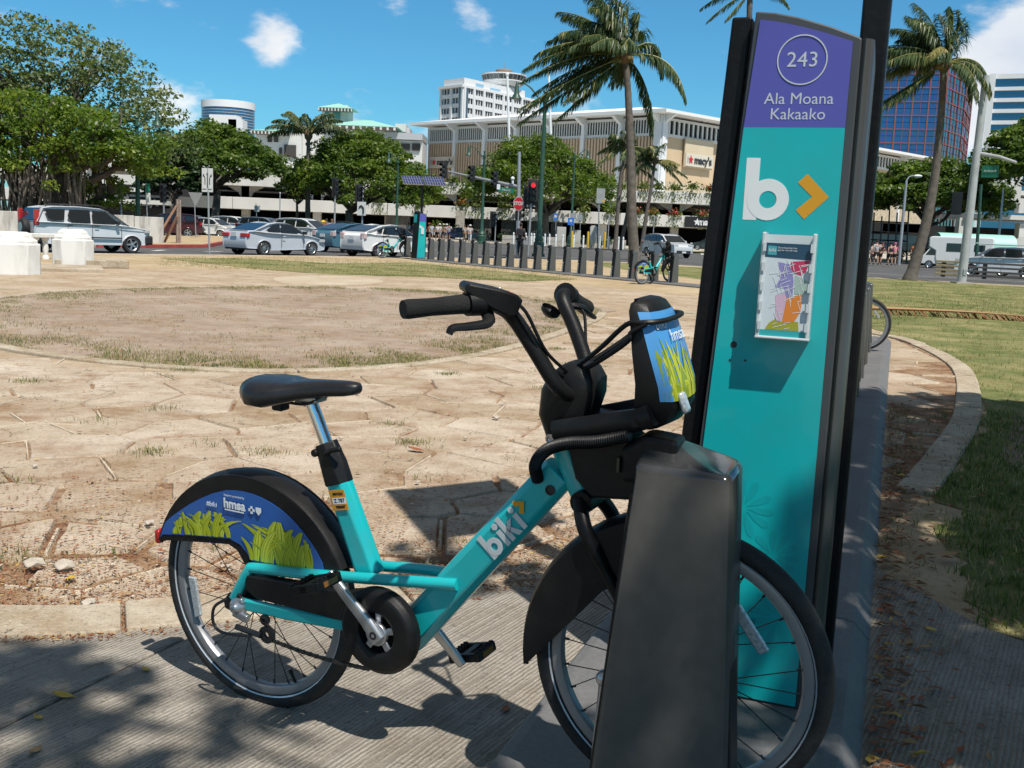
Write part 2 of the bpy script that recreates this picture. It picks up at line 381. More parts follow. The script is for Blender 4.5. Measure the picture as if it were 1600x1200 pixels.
M_TERR = ground_mat('far_ground', [(.30, .27, .22), (.36, .33, .28), (.22, .20, .16)], .1)
M_DRY = ground_mat('dry_grass_dirt', [(.46, .35, .22), (.52, .42, .28), (.34, .25, .14)], .4, .6, (.30, .19, .09), .5, grass=(.16, .20, .055), grass_lo=.60)
M_LAWN = ground_mat('park_lawn', [(.18, .19, .07), (.34, .29, .14), (.09, .12, .035)], .6, 1.0, (.26, .17, .08), .5, grass=(.10, .15, .035), grass_lo=.52)
M_GRAV = ground_mat('pinkish_gravel', [(.365, .285, .22), (.43, .35, .28), (.25, .18, .125)], .6, .8, (.28, .16, .075), .6, grass=(.15, .165, .055), grass_lo=.60)
M_STONE = ground_mat('flagstone', [(.465, .37, .272), (.56, .47, .365), (.33, .235, .15)], .7, 1.1, (.25, .135, .065), .75, crack=2.9, rand=.13)
M_DIRT = ground_mat('joint_dirt', [(.32, .205, .12), (.46, .35, .24), (.20, .105, .055)], .8, 1.5, (.15, .062, .03), .8, patch=.15)
M_MORT = ground_mat('mortar', [(.62, .54, .42), (.66, .58, .46), (.45, .35, .24)], .3, 2, (.33, .2, .1), .4)
M_SLAB = ground_mat('broomed_concrete', [(.36, .32, .27), (.43, .39, .33), (.25, .215, .175)], .5, 1.2, (.19, .15, .11), .55, broom=(R(-60), 22))
M_SLABR = ground_mat('broomed_concrete_walk', [(.34, .30, .25), (.40, .36, .30), (.22, .19, .15)], .5, 1.2, (.17, .12, .08), .5, broom=(R(-61), 22))
M_KERB = ground_mat('kerb_stone', [(.45, .385, .29), (.53, .46, .36), (.33, .26, .18)], .5, 2, (.30, .20, .11), .6, crack=4.5)
M_ROAD = ground_mat('asphalt', [(.105, .105, .108), (.135, .133, .13), (.08, .08, .082)], .15, .3, (.07, .07, .07), .4)
M_PATH = ground_mat('pale_sidewalk', [(.48, .44, .38), (.54, .50, .44), (.40, .35, .29)], .15, .6, (.40, .33, .25), .4)
M_LINE = mat('road_line_paint', (.62, .62, .60), .8, 0, .15, 4, dirt=(.2, .2, .2), dscale=3, damt=.5)
M_RED = mat('red_kerb_paint', (.36, .06, .05), .8, 0, .25, 2)

def sheet(name, pts, z, m, kind='structure', parent=None, z0=None):
    mb = MB(); top = [(p[0], p[1], z) for p in pts]; n = len(top)
    mb.poly(top)
    if z0 is not None:
        mb.v += [(p[0], p[1], z0) for p in pts]
        for i in range(n): mb.f.append([i, n + i, n + (i + 1) % n, (i + 1) % n]); mb.m.append(0)
    o = mb.build(name, m, parent, smooth=0, fix=False)
    if kind: o['kind'] = kind
    return o
ROADZ = -.10
sheet('ground', [(-1500, -300), (1500, -300), (1500, 3000), (-1500, 3000)], -.14, M_TERR)
# road: everything between the plaza edge and the kerbs over there
sheet('road', [(-120, -20), (-60, 0), (-14, 33), (60, 18), (150, -20), (260, 40), (140, 100), (60, 112), (30, 112), (-60, 112), (-140, 112), (-140, 40)], ROADZ, M_ROAD)
EDGE = [(-120, -60), (-60, -8), (-27, 21), (-14, 35.0), (-8.5, 41.4), (-4, 46), (0, 50.5), (4, 52.5), (9, 50.5), (16, 43.8), (22, 41), (40, 33), (70, 18), (120, -20), (150, -60)]
EDGE2 = spline([(x, y, 0) for x, y in EDGE], 5)
sheet('plaza_ground', [(p.x, p.y) for p in EDGE2], 0.0, M_DRY, z0=-.13)
# kerb round the park edge
kb = thing('kerb', 'pale concrete kerb along the park edge beside the near road', 'kerb', (0, 0, 0))
def ribbon(pts, w, z0, z1, gap=0, seglen=None):
    """yield prism boxes along a polyline"""
    mb = MB(); n = len(pts)
    for i in range(n - 1):
        a = V((pts[i][0], pts[i][1], 0)); b = V((pts[i + 1][0], pts[i + 1][1], 0))
        def nrm(k):
            t = V((pts[min(k + 1, n - 1)][0] - pts[max(k - 1, 0)][0], pts[min(k + 1, n - 1)][1] - pts[max(k - 1, 0)][1], 0)).normalized()
            return V((-t.y, t.x, 0))
        na, nb = nrm(i), nrm(i + 1); g = (b - a).normalized() * gap
        q = [a + g - na * w / 2, b - g - nb * w / 2, b - g + nb * w / 2, a + g + na * w / 2]
        mb.add([p + V((0, 0, z)) for z in (z0, z1) for p in q], [(3, 2, 1, 0), (4, 5, 6, 7), (0, 1, 5, 4), (1, 2, 6, 5), (2, 3, 7, 6), (3, 0, 4, 7)])
    return mb
ribbon([(p.x, p.y) for p in EDGE2 if p.y > 10], .22, -.14, .012, .004).build('kerb_run', M_PATH, kb, smooth=0)

# lawn on the right of the row of docks
RIGHT = [(5.75, 15.2), (5.3, 12.0), (3.98, 8.6), (2.85, 6.4), (2.15, 5.0), (1.85, 4.1)]
lawn = [(1.75, 3.55), (2.3, 2.9), (3.5, 1.0), (5, -6), (40, -6), (55, 20), (40, 31.5), (22, 39.5), (16, 42.3), (12, 46), (8.5, 48.7), (4, 50), (3.5, 44), (6.5, 33), (6.3, 26), (6.0, 20)] + RIGHT
lawn = [(x + rnd.gauss(0, .05) * (y < 9), y) for x, y in lawn[:10]] + lawn[10:-4] + [(p.x + rnd.gauss(0, .05), p.y + rnd.gauss(0, .04)) for p in spline([(x, y, 0) for x, y in lawn[-4:] + lawn[:2]], 7)][:-7]
sheet('lawn', lawn, .005, M_LAWN)
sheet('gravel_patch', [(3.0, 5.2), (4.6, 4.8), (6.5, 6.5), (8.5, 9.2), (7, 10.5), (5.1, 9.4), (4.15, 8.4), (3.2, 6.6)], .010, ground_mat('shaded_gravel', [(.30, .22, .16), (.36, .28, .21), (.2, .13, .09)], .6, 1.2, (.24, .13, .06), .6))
# inner gravel circle
INNER = [(-1.75, 9.22), (-.67, 10.35), (.38, 12.9), (1.48, 17.5), (.9, 20.6), (-1.5, 21.9), (-4.7, 21.3), (-7.6, 17.5), (-7.2, 12.4), (-4.97, 9.9), (-2.9, 9.0)]
IN2 = [(p.x, p.y) for p in spline([(x, y, 0) for x, y in INNER], 6, True)]
# foreground slab of broomed concrete
OUTER = [(-4.5, 3.05), (-2.6, 2.98), (-1.59, 3.02), (-1.13, 3.14), (.03, 3.66), (.9, 4.3)]
OUT2 = [(p.x, p.y) for p in spline([(x, y, 0) for x, y in OUTER], 6)]
slab_pts = [(-6, -3), (4.5, -3), (3.4, 1.0), (2.2, 2.85), (1.7, 3.5), (1.5, 4.3)] + [(x, y) for x, y in reversed(OUT2)] + [(-6, 3.0)]
# plaza paving base (mortar bed) under the flagstones, then the stones
PAVE = [(-9, 3.1)] + OUT2[2:] + [(1.5, 4.4), (2.1, 5.2), (2.75, 6.45), (3.85, 8.65), (5.15, 12.05), (5.6, 15.1), (5.5, 19), (4.5, 24), (1.5, 27.5), (-8, 27.5), (-12, 24), (-13, 16), (-12, 8)]
sheet('paving_bed', PAVE, .004, M_DIRT)
sheet('gravel_circle', [(x + rnd.gauss(0, .12) * (y > 17), y + rnd.gauss(0, .25) * (y > 17)) for x, y in IN2], .012, M_GRAV)
slab = sheet('concrete_slab', slab_pts, .016, M_SLABR, z0=-.02)

def inpoly(x, y, P):
    c = False; n = len(P); j = n - 1
    for i in range(n):
        xi, yi = P[i]; xj, yj = P[j]
        if (yi > y) != (yj > y) and x < (xj - xi) * (y - yi) / (yj - yi) + xi: c = not c
        j = i
    return c
# broomed slab panels, left of the dock row, with joints
def clip(poly, a, b, c):           # keep a*x+b*y<=c
    out = []; n = len(poly)
    for i in range(n):
        p, q = poly[i], poly[(i + 1) % n]; dp = a * p[0] + b * p[1] - c; dq = a * q[0] + b * q[1] - c
        if dp <= 0: out.append(p)
        if (dp < 0 < dq) or (dq < 0 < dp):
            t = dp / (dp - dq); out.append((p[0] + (q[0] - p[0]) * t, p[1] + (q[1] - p[1]) * t))
    return out
def shrink(poly, d):
    out = poly; n = len(poly)
    cx = sum(p[0] for p in poly) / n; cy = sum(p[1] for p in poly) / n
    for i in range(n):
        p, q = poly[i], poly[(i + 1) % n]; ex, ey = q[0] - p[0], q[1] - p[1]; l = hypot(ex, ey)
        if l < 1e-6: continue
        nx, ny = ey / l, -ex / l
        if (cx - p[0]) * nx + (cy - p[1]) * ny > 0: nx, ny = -nx, -ny
        out = clip(out, nx, ny, nx * p[0] + ny * p[1] - d)
        if len(out) < 3: return []
    return out
jl = (cos(R(58)), sin(R(58)))      # joints run up and to the left-right diagonal of the slab
ja = V((cos(R(66)), sin(R(66)), 0))
Jp = (-1.07 * 1, 3.08)
leftslab = [(-6, -3), (.35, -3), (.35, 2.5), (.55, 4.1)] + [(x, y) for x, y in reversed(OUT2[:-4])] + [(-6, 3.0)]
for k in range(-3, 4):
    nx, ny = -ja.y, ja.x; c0 = nx * -1.13 + ny * 2.77 + k * 1.55
    pg = clip(clip(leftslab, nx, ny, c0 + 1.545), -nx, -ny, -(c0 + .006))
    if len(pg) > 2:
        mb = MB(); mb.prism(pg, (0, 0, 0), (1, 0, 0), (0, 1, 0), .012, .030)
        mb.build('slab_panel', M_SLAB, slab, smooth=0, bevel=.006, seg=1)

# flagstones: relaxed random cells, each stone an object of its own
flag = bpy.data.objects['paving_bed']
r2 = random.Random(5); seeds = []
tries = 0
while len(seeds) < 330 and tries < 60000:
    tries += 1
    y = 3.1 + (r2.random() ** 1.7) * 14; x = r2.uniform(-9, 6)
    if abs(x) > .56 * y + 1.3: continue
    if not inpoly(x, y, PAVE) or inpoly(x, y, IN2): continue
    dmin = .27 + .018 * y + r2.random() ** 2 * .52
    if any((x - a) ** 2 + (y - b) ** 2 < dmin * dmin for a, b in seeds): continue
    seeds.append((x, y))
innerc = (sum(p[0] for p in IN2) / len(IN2), sum(p[1] for p in IN2) / len(IN2))
for i, (x, y) in enumerate(seeds):
    s = .95; pg = [(x - s, y - s), (x + s, y - s), (x + s, y + s), (x - s, y + s)]
    for j, (a, b) in enumerate(seeds):
        if i == j or abs(a - x) > 1.9 or abs(b - y) > 1.9: continue
        dx, dy = a - x, b - y; pg = clip(pg, dx, dy, dx * (x + a) / 2 + dy * (y + b) / 2)
        if len(pg) < 3: break
    if len(pg) < 3: continue
    pg = shrink(pg, r2.uniform(.02, .065) if y < 4.6 + .5 * sin(x * 3) else r2.uniform(.004, .013))
    if len(pg) < 3: continue
    # keep stones off the kerb rings
    bad = [p for p in pg if inpoly(p[0], p[1], IN2) or not inpoly(p[0], p[1], PAVE)]
    if len(bad) > 1: continue
    if bad:
        cx = sum(p[0] for p in pg) / len(pg); cy = sum(p[1] for p in pg) / len(pg)
        pg = [((p[0] + cx) / 2, (p[1] + cy) / 2) if p in bad else p for p in pg]
    # jitter the edges a little so no side is ruler straight
    q = []
    for k in range(len(pg)):
        p, n_ = pg[k], pg[(k + 1) % len(pg)]; q.append(p); l = hypot(n_[0] - p[0], n_[1] - p[1])
        if l > .22:
            for t in (.33, .67): q.append((p[0] + (n_[0] - p[0]) * t + r2.uniform(-.012, .012), p[1] + (n_[1] - p[1]) * t + r2.uniform(-.012, .012)))
    h = .014 + r2.random() * .006; tx, ty = r2.uniform(-.006, .006), r2.uniform(-.006, .006)
    mb = MB(); n = len(q); cx = sum(p[0] for p in q) / n; cy = sum(p[1] for p in q) / n
    vs = [(p[0], p[1], .002) for p in q] + [(cx + (p[0] - cx) * .965, cy + (p[1] - cy) * .965, h + tx * (p[0] - cx) + ty * (p[1] - cy)) for p in q]
    mb.add(vs, [(k, (k + 1) % n, n + (k + 1) % n, n + k) for k in range(n)] + [tuple(range(n, 2 * n))])
    mb.build('stone', M_STONE, flag, smooth=30, fix=False)
# pale mortar ridges left in some of the joints
mb = MB()
for i in range(260):
    a = r2.choice(seeds); c = min((s for s in seeds if s != a), key=lambda s: (s[0] - a[0]) ** 2 + (s[1] - a[1]) ** 2 + r2.random() * .3)
    m_ = V(((a[0] + c[0]) / 2, (a[1] + c[1]) / 2, 0)); d = V((a[0] - c[0], a[1] - c[1], 0)).normalized(); t = V((-d.y, d.x, 0)); l = r2.uniform(.10, .26)
    w = r2.uniform(.005, .010)
    p0 = m_ - t * l; p1 = m_ + t * l
    if inpoly(p0.x, p0.y, IN2) or inpoly(p1.x, p1.y, IN2) or not inpoly(m_.x, m_.y, PAVE): continue
    z = .019 + r2.random() * .003
    mb.add([p0 - d * w + V((0, 0, .003)), p1 - d * w + V((0, 0, .003)), p1 + d * w + V((0, 0, .003)), p0 + d * w + V((0, 0, .003)),
            p0 - d * w * .6 + V((0, 0, z)), p1 - d * w * .6 + V((0, 0, z)), p1 + d * w * .6 + V((0, 0, z)), p0 + d * w * .6 + V((0, 0, z))],
           [(4, 5, 6, 7), (0, 1, 5, 4), (1, 2, 6, 5), (2, 3, 7, 6), (3, 0, 4, 7)])
mb.build('mortar', M_MORT, flag, smooth=0, kind='stuff')

# kerb rings made of separate stones
def kerb_ring(name, label, pts, w, h, L_, closed=False):
    t = thing(name, label, 'kerb', (0, 0, 0))
    i = 0; n = len(pts)
    acc = [pts[0]]; out = []
    seq = pts + ([pts[0]] if closed else [])
    cur = [seq[0]]; ln = 0
    for k in range(1, len(seq)):
        ln += hypot(seq[k][0] - seq[k - 1][0], seq[k][1] - seq[k - 1][1]); cur.append(seq[k])
        if ln >= L_: out.append(cur); cur = [seq[k]]; ln = 0
    if len(cur) > 1: out.append(cur)
    for c in out:
        hh = h + rnd.uniform(-.008, .008)
        mb = MB(); m = len(c); L3 = []
        for k in range(m):
            tt = V((c[min(k + 1, m - 1)][0] - c[max(k - 1, 0)][0], c[min(k + 1, m - 1)][1] - c[max(k - 1, 0)][1], 0)).normalized(); nn_ = V((-tt.y, tt.x, 0)); p = V((c[k][0], c[k][1], 0))
            if k == 0: p += tt * .006
            if k == m - 1: p -= tt * .006
            L3.append([p - nn_ * w / 2, p - nn_ * w / 2 + V((0, 0, hh)), p + nn_ * w / 2 + V((0, 0, hh)), p + nn_ * w / 2])
        vs = [q for r_ in L3 for q in r_]; fs = []
        for k in range(m - 1):
            for j in range(3): fs.append((k * 4 + j, k * 4 + j + 1, k * 4 + 5 + j, k * 4 + 4 + j))
        fs += [(0, 1, 2, 3), ((m - 1) * 4 + 3, (m - 1) * 4 + 2, (m - 1) * 4 + 1, (m - 1) * 4)]
        mb.add(vs, fs); mb.build('kerb_stone', M_KERB, t, smooth=0, bevel=.012, seg=2)
    return t
kerb_ring('stone_edging', 'low pale stone edging round the gravel circle beyond the bicycle', [(p[0], p[1]) for p in IN2[42:] + IN2[:19]], .15, .034, 1.0)
kerb_ring('stone_edging', 'thin broken stone edging line at the far left of the gravel circle', [(p[0], p[1]) for p in IN2[35:43]], .12, .03, 1.2)
kerb_ring('stone_edging', 'cracked pale edging stones between the concrete slab and the flagstones behind the rear wheel', [(x, y + .13) for x, y in OUT2], .26, .035, .42)
kerb_ring('stone_edging', 'curved pale edging between the lawn and the bare earth right of the kiosk', [(p.x, p.y) for p in spline([(x - .13, y, 0) for x, y in [(3.2, 18.5), (4.9, 17)] + RIGHT[:4] + [(2.35, 5.5)]], 6)], .21, .03, .8)
# straight far path edge + pale patch
sheet('far_paving', [(-12.5, 9), (-6.5, 8.2), (-3, 8.4), (-1, 8.6), (1, 10.2), (5.1, 12.2), (5.55, 15.1), (5.4, 19), (4.4, 24), (1.5, 27.4), (-8, 27.4), (-11.9, 24), (-12.9, 16)], .0065, ground_mat('worn_paving', [(.44, .345, .24), (.52, .43, .325), (.33, .24, .155)], .5, .9, (.27, .16, .08), .6, grass=(.17, .18, .06), grass_lo=.64, crack=1.3))
sheet('pale_patch', [(p.x, p.y) for p in spline([G(430, 434), G(490, 431), G(560, 433), G(600, 440), G(550, 446), G(450, 444)], 5, True)], .009, ground_mat('pale_dirt', [(.50, .42, .31), (.55, .47, .36), (.42, .33, .22)], .3, .8, (.4, .28, .16), .5))
# grass strip beyond the plaza
sheet('grass_strip', [(p.x, p.y) for p in (G(250, 404), G(380, 403), G(520, 412), G(640, 410), G(760, 422), G(900, 436), G(820, 440), G(640, 432), G(520, 430), G(400, 420))], .007, ground_mat('thin_dry_turf', [(.24, .22, .09), (.36, .30, .16), (.14, .15, .05)], .6, 1, (.4, .3, .18), .6, grass=(.12, .16, .04), grass_lo=.5))
# road lines
mk = thing('road_marking', 'white lane lines painted on the asphalt road behind the docks', 'road marking')
mb = MB()
def line(a, b, w=.12, dash=None):
    a = V((a[0], a[1], 0)); b = V((b[0], b[1], 0)); d = (b - a).normalized(); n = V((-d.y, d.x, 0)); L_ = (b - a).length; t = 0
    while t < L_:
        e = min(L_, t + (dash[0] if dash else L_)); p, q = a + d * t, a + d * e; z = V((0, 0, ROADZ + .006))
        mb.quad(p - n * w / 2 + z, q - n * w / 2 + z, q + n * w / 2 + z, p + n * w / 2 + z); t = e + (dash[1] if dash else 1)
def gp(px, py): p = G(px, py, ROADZ); return (p.x, p.y)
line(gp(1310, 424), gp(1700, 446), .14); line(gp(1340, 408), gp(1560, 423), .14, (3, 6))
line(gp(240, 392), gp(460, 376), .3, (1.5, 40)); line(gp(360, 385), gp(362, 383), .5); line(gp(320, 393), gp(345, 393), .35); line(gp(395, 380), gp(440, 378), .3)
line(gp(660, 390), gp(1080, 412), .14, (3, 5)); line(gp(660, 378), gp(1090, 400), .14, (3, 6)); line(gp(700, 372), gp(1130, 397), .14)
for k in range(7): line(gp(960 + k * 22, 381 + k), gp(966 + k * 22, 392 + k), .3)
mb.build('lane_line', M_LINE, mk, smooth=0, fix=False)
# far pavement in front of the parking podium, traffic island on the left with a red kerb
sheet('sidewalk', [(-140, 112), (-60, 112), (-20, 114), (12, 112), (22, 98), (40, 94), (70, 100), (140, 92), (260, 60), (300, 130), (100, 200), (-140, 200)], .03, M_PATH, z0=-.12)
sheet('verge', [(16, 104), (26, 97.5), (38, 95), (50, 98), (52, 108), (20, 112)], .04, M_LAWN)
isl = [G(150, 383, 0), G(225, 384, 0), G(320, 384, 0), G(352, 378, 0), G(370, 371, 0), G(330, 368, 0), G(220, 369, 0), G(100, 371, 0), (-45, 52, 0), (-38, 42, 0)]
sheet('traffic_island', [(p[0], p[1]) for p in isl], .04, M_DRY, z0=-.12)
rk = thing('kerb', 'faded red painted kerb along the traffic island behind the cars', 'kerb')
ribbon([(p[0], p[1]) for p in isl[:5]], .25, -.1, .06, 0).build('kerb_run', M_RED, rk, smooth=0)
# ------------------------------------------------------------------ bicycle
def loft(mb, secs, cap=True, mi=None):
    n = len(secs[0]); vs = [p for s in secs for p in s]; fs = []
    for i in range(len(secs) - 1):
        for j in range(n): fs.append((i * n + j, i * n + (j + 1) % n, (i + 1) * n + (j + 1) % n, (i + 1) * n + j))
    if cap: fs += [tuple(range(n - 1, -1, -1)), tuple(range((len(secs) - 1) * n, len(secs) * n))]
    mb.add(vs, fs, mi); return mb
def oct_tube(mb, pts, hw, hh, n=8, ch=.3, mi=None):
    """bar in the x-z plane with chamfered rectangular section: half width hw across (y), half height hh in plane"""
    pts = [V(p) for p in pts]; secs = []
    for i, p in enumerate(pts):
        t = (pts[min(i + 1, len(pts) - 1)] - pts[max(i - 1, 0)]).normalized(); a = V((0, 1, 0)); b = t.cross(a).normalized()
        w = hw[i] if isinstance(hw, list) else hw; h = hh[i] if isinstance(hh, list) else hh
        c = min(w, h) * ch * 2
        q = [(w, h - c), (w - c, h), (-(w - c), h), (-w, h - c), (-w, -(h - c)), (-(w - c), -h), (w - c, -h), (w, -(h - c))]
        secs.append([p + a * x + b * y for x, y in q])
    return loft(mb, secs, True, mi)
def round_word(parent, name, O, A, B, h, m_word, m_chev, chev=True, word='biki'):
    O = V(O); A = V(A).normalized(); B = V(B).normalized()
    def strip(mb, pts): mb.prism(pts, O, A * h, B * h, 0, .0006 / 1)
    mb = MB()
    def stem(x, y0, y1, w=.2): strip(mb, [(x, y0), (x + w, y0), (x + w, y1), (x, y1)])
    def disc(cx, cy, r, n=14): strip(mb, [(cx + r * cos(2 * pi * i / n), cy + r * sin(2 * pi * i / n)) for i in range(n)])
    def ringl(cx, cy, ro, ri, n=28):
        for i in range(n):
            a, b = 2 * pi * i / n, 2 * pi * (i + 1) / n
            mb.prism([(cx + ri * cos(a), cy + ri * sin(a)), (cx + ro * cos(a), cy + ro * sin(a)), (cx + ro * cos(b), cy + ro * sin(b)), (cx + ri * cos(b), cy + ri * sin(b))], O, A * h, B * h, .0001, .0011)
    stem(0, 0, 1, .22); ringl(.385, .335, .335, .14)
    x = .84
    if word == 'biki':
        stem(.82, 0, .64, .21); disc(.925, .83, .125); stem(1.10, 0, 1, .21)
        strip(mb, [(1.27, .26), (1.42, .38), (1.70, .64), (1.47, .64), (1.27, .45)]); strip(mb, [(1.30, .33), (1.44, .42), (1.74, 0), (1.50, 0)])
        stem(1.80, 0, .64, .21); disc(1.905, .83, .125); x = 2.08
    mb.build('lettering', m_word, parent, smooth=0, fix=False)
    if chev:
        mc = MB(); yc = .70 if word == 'biki' else .40; k = .30 if word == 'biki' else .40; w = .16
        c_ = (.36, .20, .50) if word == 'b' else (.30, .16, .48)
        P = [(x, yc + c_[0] - .14), (x + .14, yc + c_[0]), (x + c_[2], yc), (x + .14, yc - c_[0]), (x, yc - c_[0] + .14), (x + c_[2] - .26, yc)]
        mc.prism([(a * h, b * h) for a, b in P], O, A, B, 0, .0008)
        mc.build('chevron', m_chev, parent, smooth=0, fix=False)
AD_BLUE = mat('print_blue', (.018, .10, .36), .42, coat=.3); AD_LEAF = mat('print_leaf', (.42, .46, .012), .45, coat=.2); AD_LEAF2 = mat('print_leaf_dark', (.20, .27, .012), .45, coat=.2)
AD_SKY = mat('print_sky_blue', (.06, .26, .56), .42, coat=.3)
STRIPE = mat('reflective_stripe', (.55, .60, .66), .35, .3)
CLEAR = mat('clear_reflector', (.45, .48, .50), .18, .2, .35, 150, coat=.5)
AMBER = mat('amber_reflector', (.26, .10, .01), .25, coat=.4)
def leaf_art(parent, O, A, B, poly, n, seed, hmin, hmax, roots):
    """printed leaf blades on a panel; poly in (a,b)"""
    rr = random.Random(seed); O = V(O); A = V(A); B = V(B); Nn = A.cross(B).normalized()
    ma, mb_ = MB(), MB()
    for k in range(n):
        (a0, b0) = roots(rr.random()); h = rr.uniform(hmin, hmax) if a0 > -.09 else rr.uniform(.04, .085); lean_ = rr.uniform(-1.5, 1.5); w = h * rr.uniform(.12, .19); pts = []
        ok = True; lay = .0008 + .00003 * k
        for i in range(7):
            t = i / 6; x = a0 + h * lean_ * t * t * (.55); y = b0 + h * t * (1 - .25 * t * abs(lean_)); ww = w * (1 - t * .94) ** .6 * (.55 + 1.3 * t)
            pts.append((x - ww, y, x + ww, x))
            if not inpoly(x - ww, y + .001, poly) or not inpoly(x + ww, y + .001, poly) or (-.15 < x < .09 and y > .552): ok = False
        if not ok: continue
        L_ = lambda x, y, e=0: O + A * x + B * y + Nn * (lay + e)
        for i in range(6):
            p, q = pts[i], pts[i + 1]
            ma.quad(L_(p[0], p[1]), L_(p[2], p[1]), L_(q[2], q[1]), L_(q[0], q[1]), mi=0 if k % 3 else 2)
            e = .16
            for f0 in (-.35, .35):
                cp = p[3] + (p[2] - p[3]) * f0; cq = q[3] + (q[2] - q[3]) * f0; wp = (p[2] - p[0]) * .05; wq = (q[2] - q[0]) * .05
                ma.quad(L_(cp - wp, p[1], .00002), L_(cp + wp, p[1], .00002), L_(cq + wq, q[1], .00002), L_(cq - wq, q[1], .00002), mi=1)
            ep = (p[2] - p[0]) * .16; eq = (q[2] - q[0]) * .16
            ma.quad(L_(p[0], p[1], .00002), L_(p[0] + ep, p[1], .00002), L_(q[0] + eq, q[1], .00002), L_(q[0], q[1], .00002), mi=1)
    ma.build('leaf_print', [AD_LEAF, AD_LEAF2, mat('print_leaf_light', (.50, .56, .05), .45, coat=.2)], parent, smooth=0, fix=False)

SPOKE_ME = []
def make_wheel(root, cx, cz, yaw=0.0, front=False):
    Mw = Matrix.Translation((cx, 0, cz)) @ Matrix.Rotation(yaw, 4, 'Z')
    rim = MB(); rim.rev([(.281, -.0145), (.285, -.013), (.285, .013), (.281, .0145), (.264, .012), (.259, .005), (.259, -.005), (.264, -.012)], (0, 0, 0), (0, 1, 0), 64, closed=True)
    o = rim.build('wheel', [RIMM], root, smooth=40); o.matrix_local = Mw
    ty = MB(); ty.torus((0, 0, 0), (0, 1, 0), .303, .0225, 72, 14, sx=.98, sy=1.02); t = ty.build('tyre', RUBBER, o)
    st = MB()
    for s_ in (-1, 1): st.rev([(.2872, .0176 * s_), (.2905, .0196 * s_)], (0, 0, 0), (0, 1, 0), 72)
    st.build('stripe', STRIPE, o, fix=False)
    hb = MB(); hb.rev([(.001, -.055), (.012, -.055), (.012, -.04), (.038 if not front else .028, -.038), (.038 if not front else .028, -.03), (.026, -.026), (.024, .026), (.036 if not front else .028, .03), (.036, .038), (.012, .04), (.012, .055), (.001, .055)], (0, 0, 0), (0, 1, 0), 20)
    hb.build('hub', STEELD, o)
    if not SPOKE_ME:
        for s_ in (-1, 1):
            for d in (-1, 1):
                m1 = MB(); a = d * R(52); m1.tube([(.034 * sin(a), .031 * s_, .034 * cos(a)), (0, .003 * s_, .262)], .0013, 5); m1.rev([(.0028, 0), (.0028, .012)], (0, .003 * s_, .249), (0, 0, 1), 6); SPOKE_ME.append(m1.mesh('spoke', [STEELD]))
    for k in range(28):
        sp = link('spoke', SPOKE_ME[(k % 2) * 2 + (k // 2) % 2], o); sp.rotation_euler = (0, 2 * pi * k / 28 + .06, 0)
    for a in ((R(195),) if not front else (R(40),)):
        rf = MB(); d = V((cos(a), 0, sin(a))); tng = V((-sin(a), 0, cos(a)))
        if front: pts = [d * .205 + tng * .052, d * .180 + tng * .05, d * .172 + tng * -.058, d * .196 + tng * -.062]
        else: pts = [d * .245 + tng * .055, d * .218 + tng * .05, d * .205 + tng * -.06, d * .232 + tng * -.066]
        rf.prism([(p.x, p.z) for p in pts], (0, -.010, 0), (1, 0, 0), (0, 0, 1), 0, .010); rf.build('spoke_reflector', CLEAR, o, smooth=0, bevel=.003, seg=1)
    v = MB(); v.tube([(0, -.004, -.262), (0, -.004, -.232)], .0045, 8); v.tube([(0, -.004, -.234), (0, -.004, -.222)], .006, 8); vo = v.build('valve', BLACK, o); vo.rotation_euler = (0, R(-28), 0)
    return o

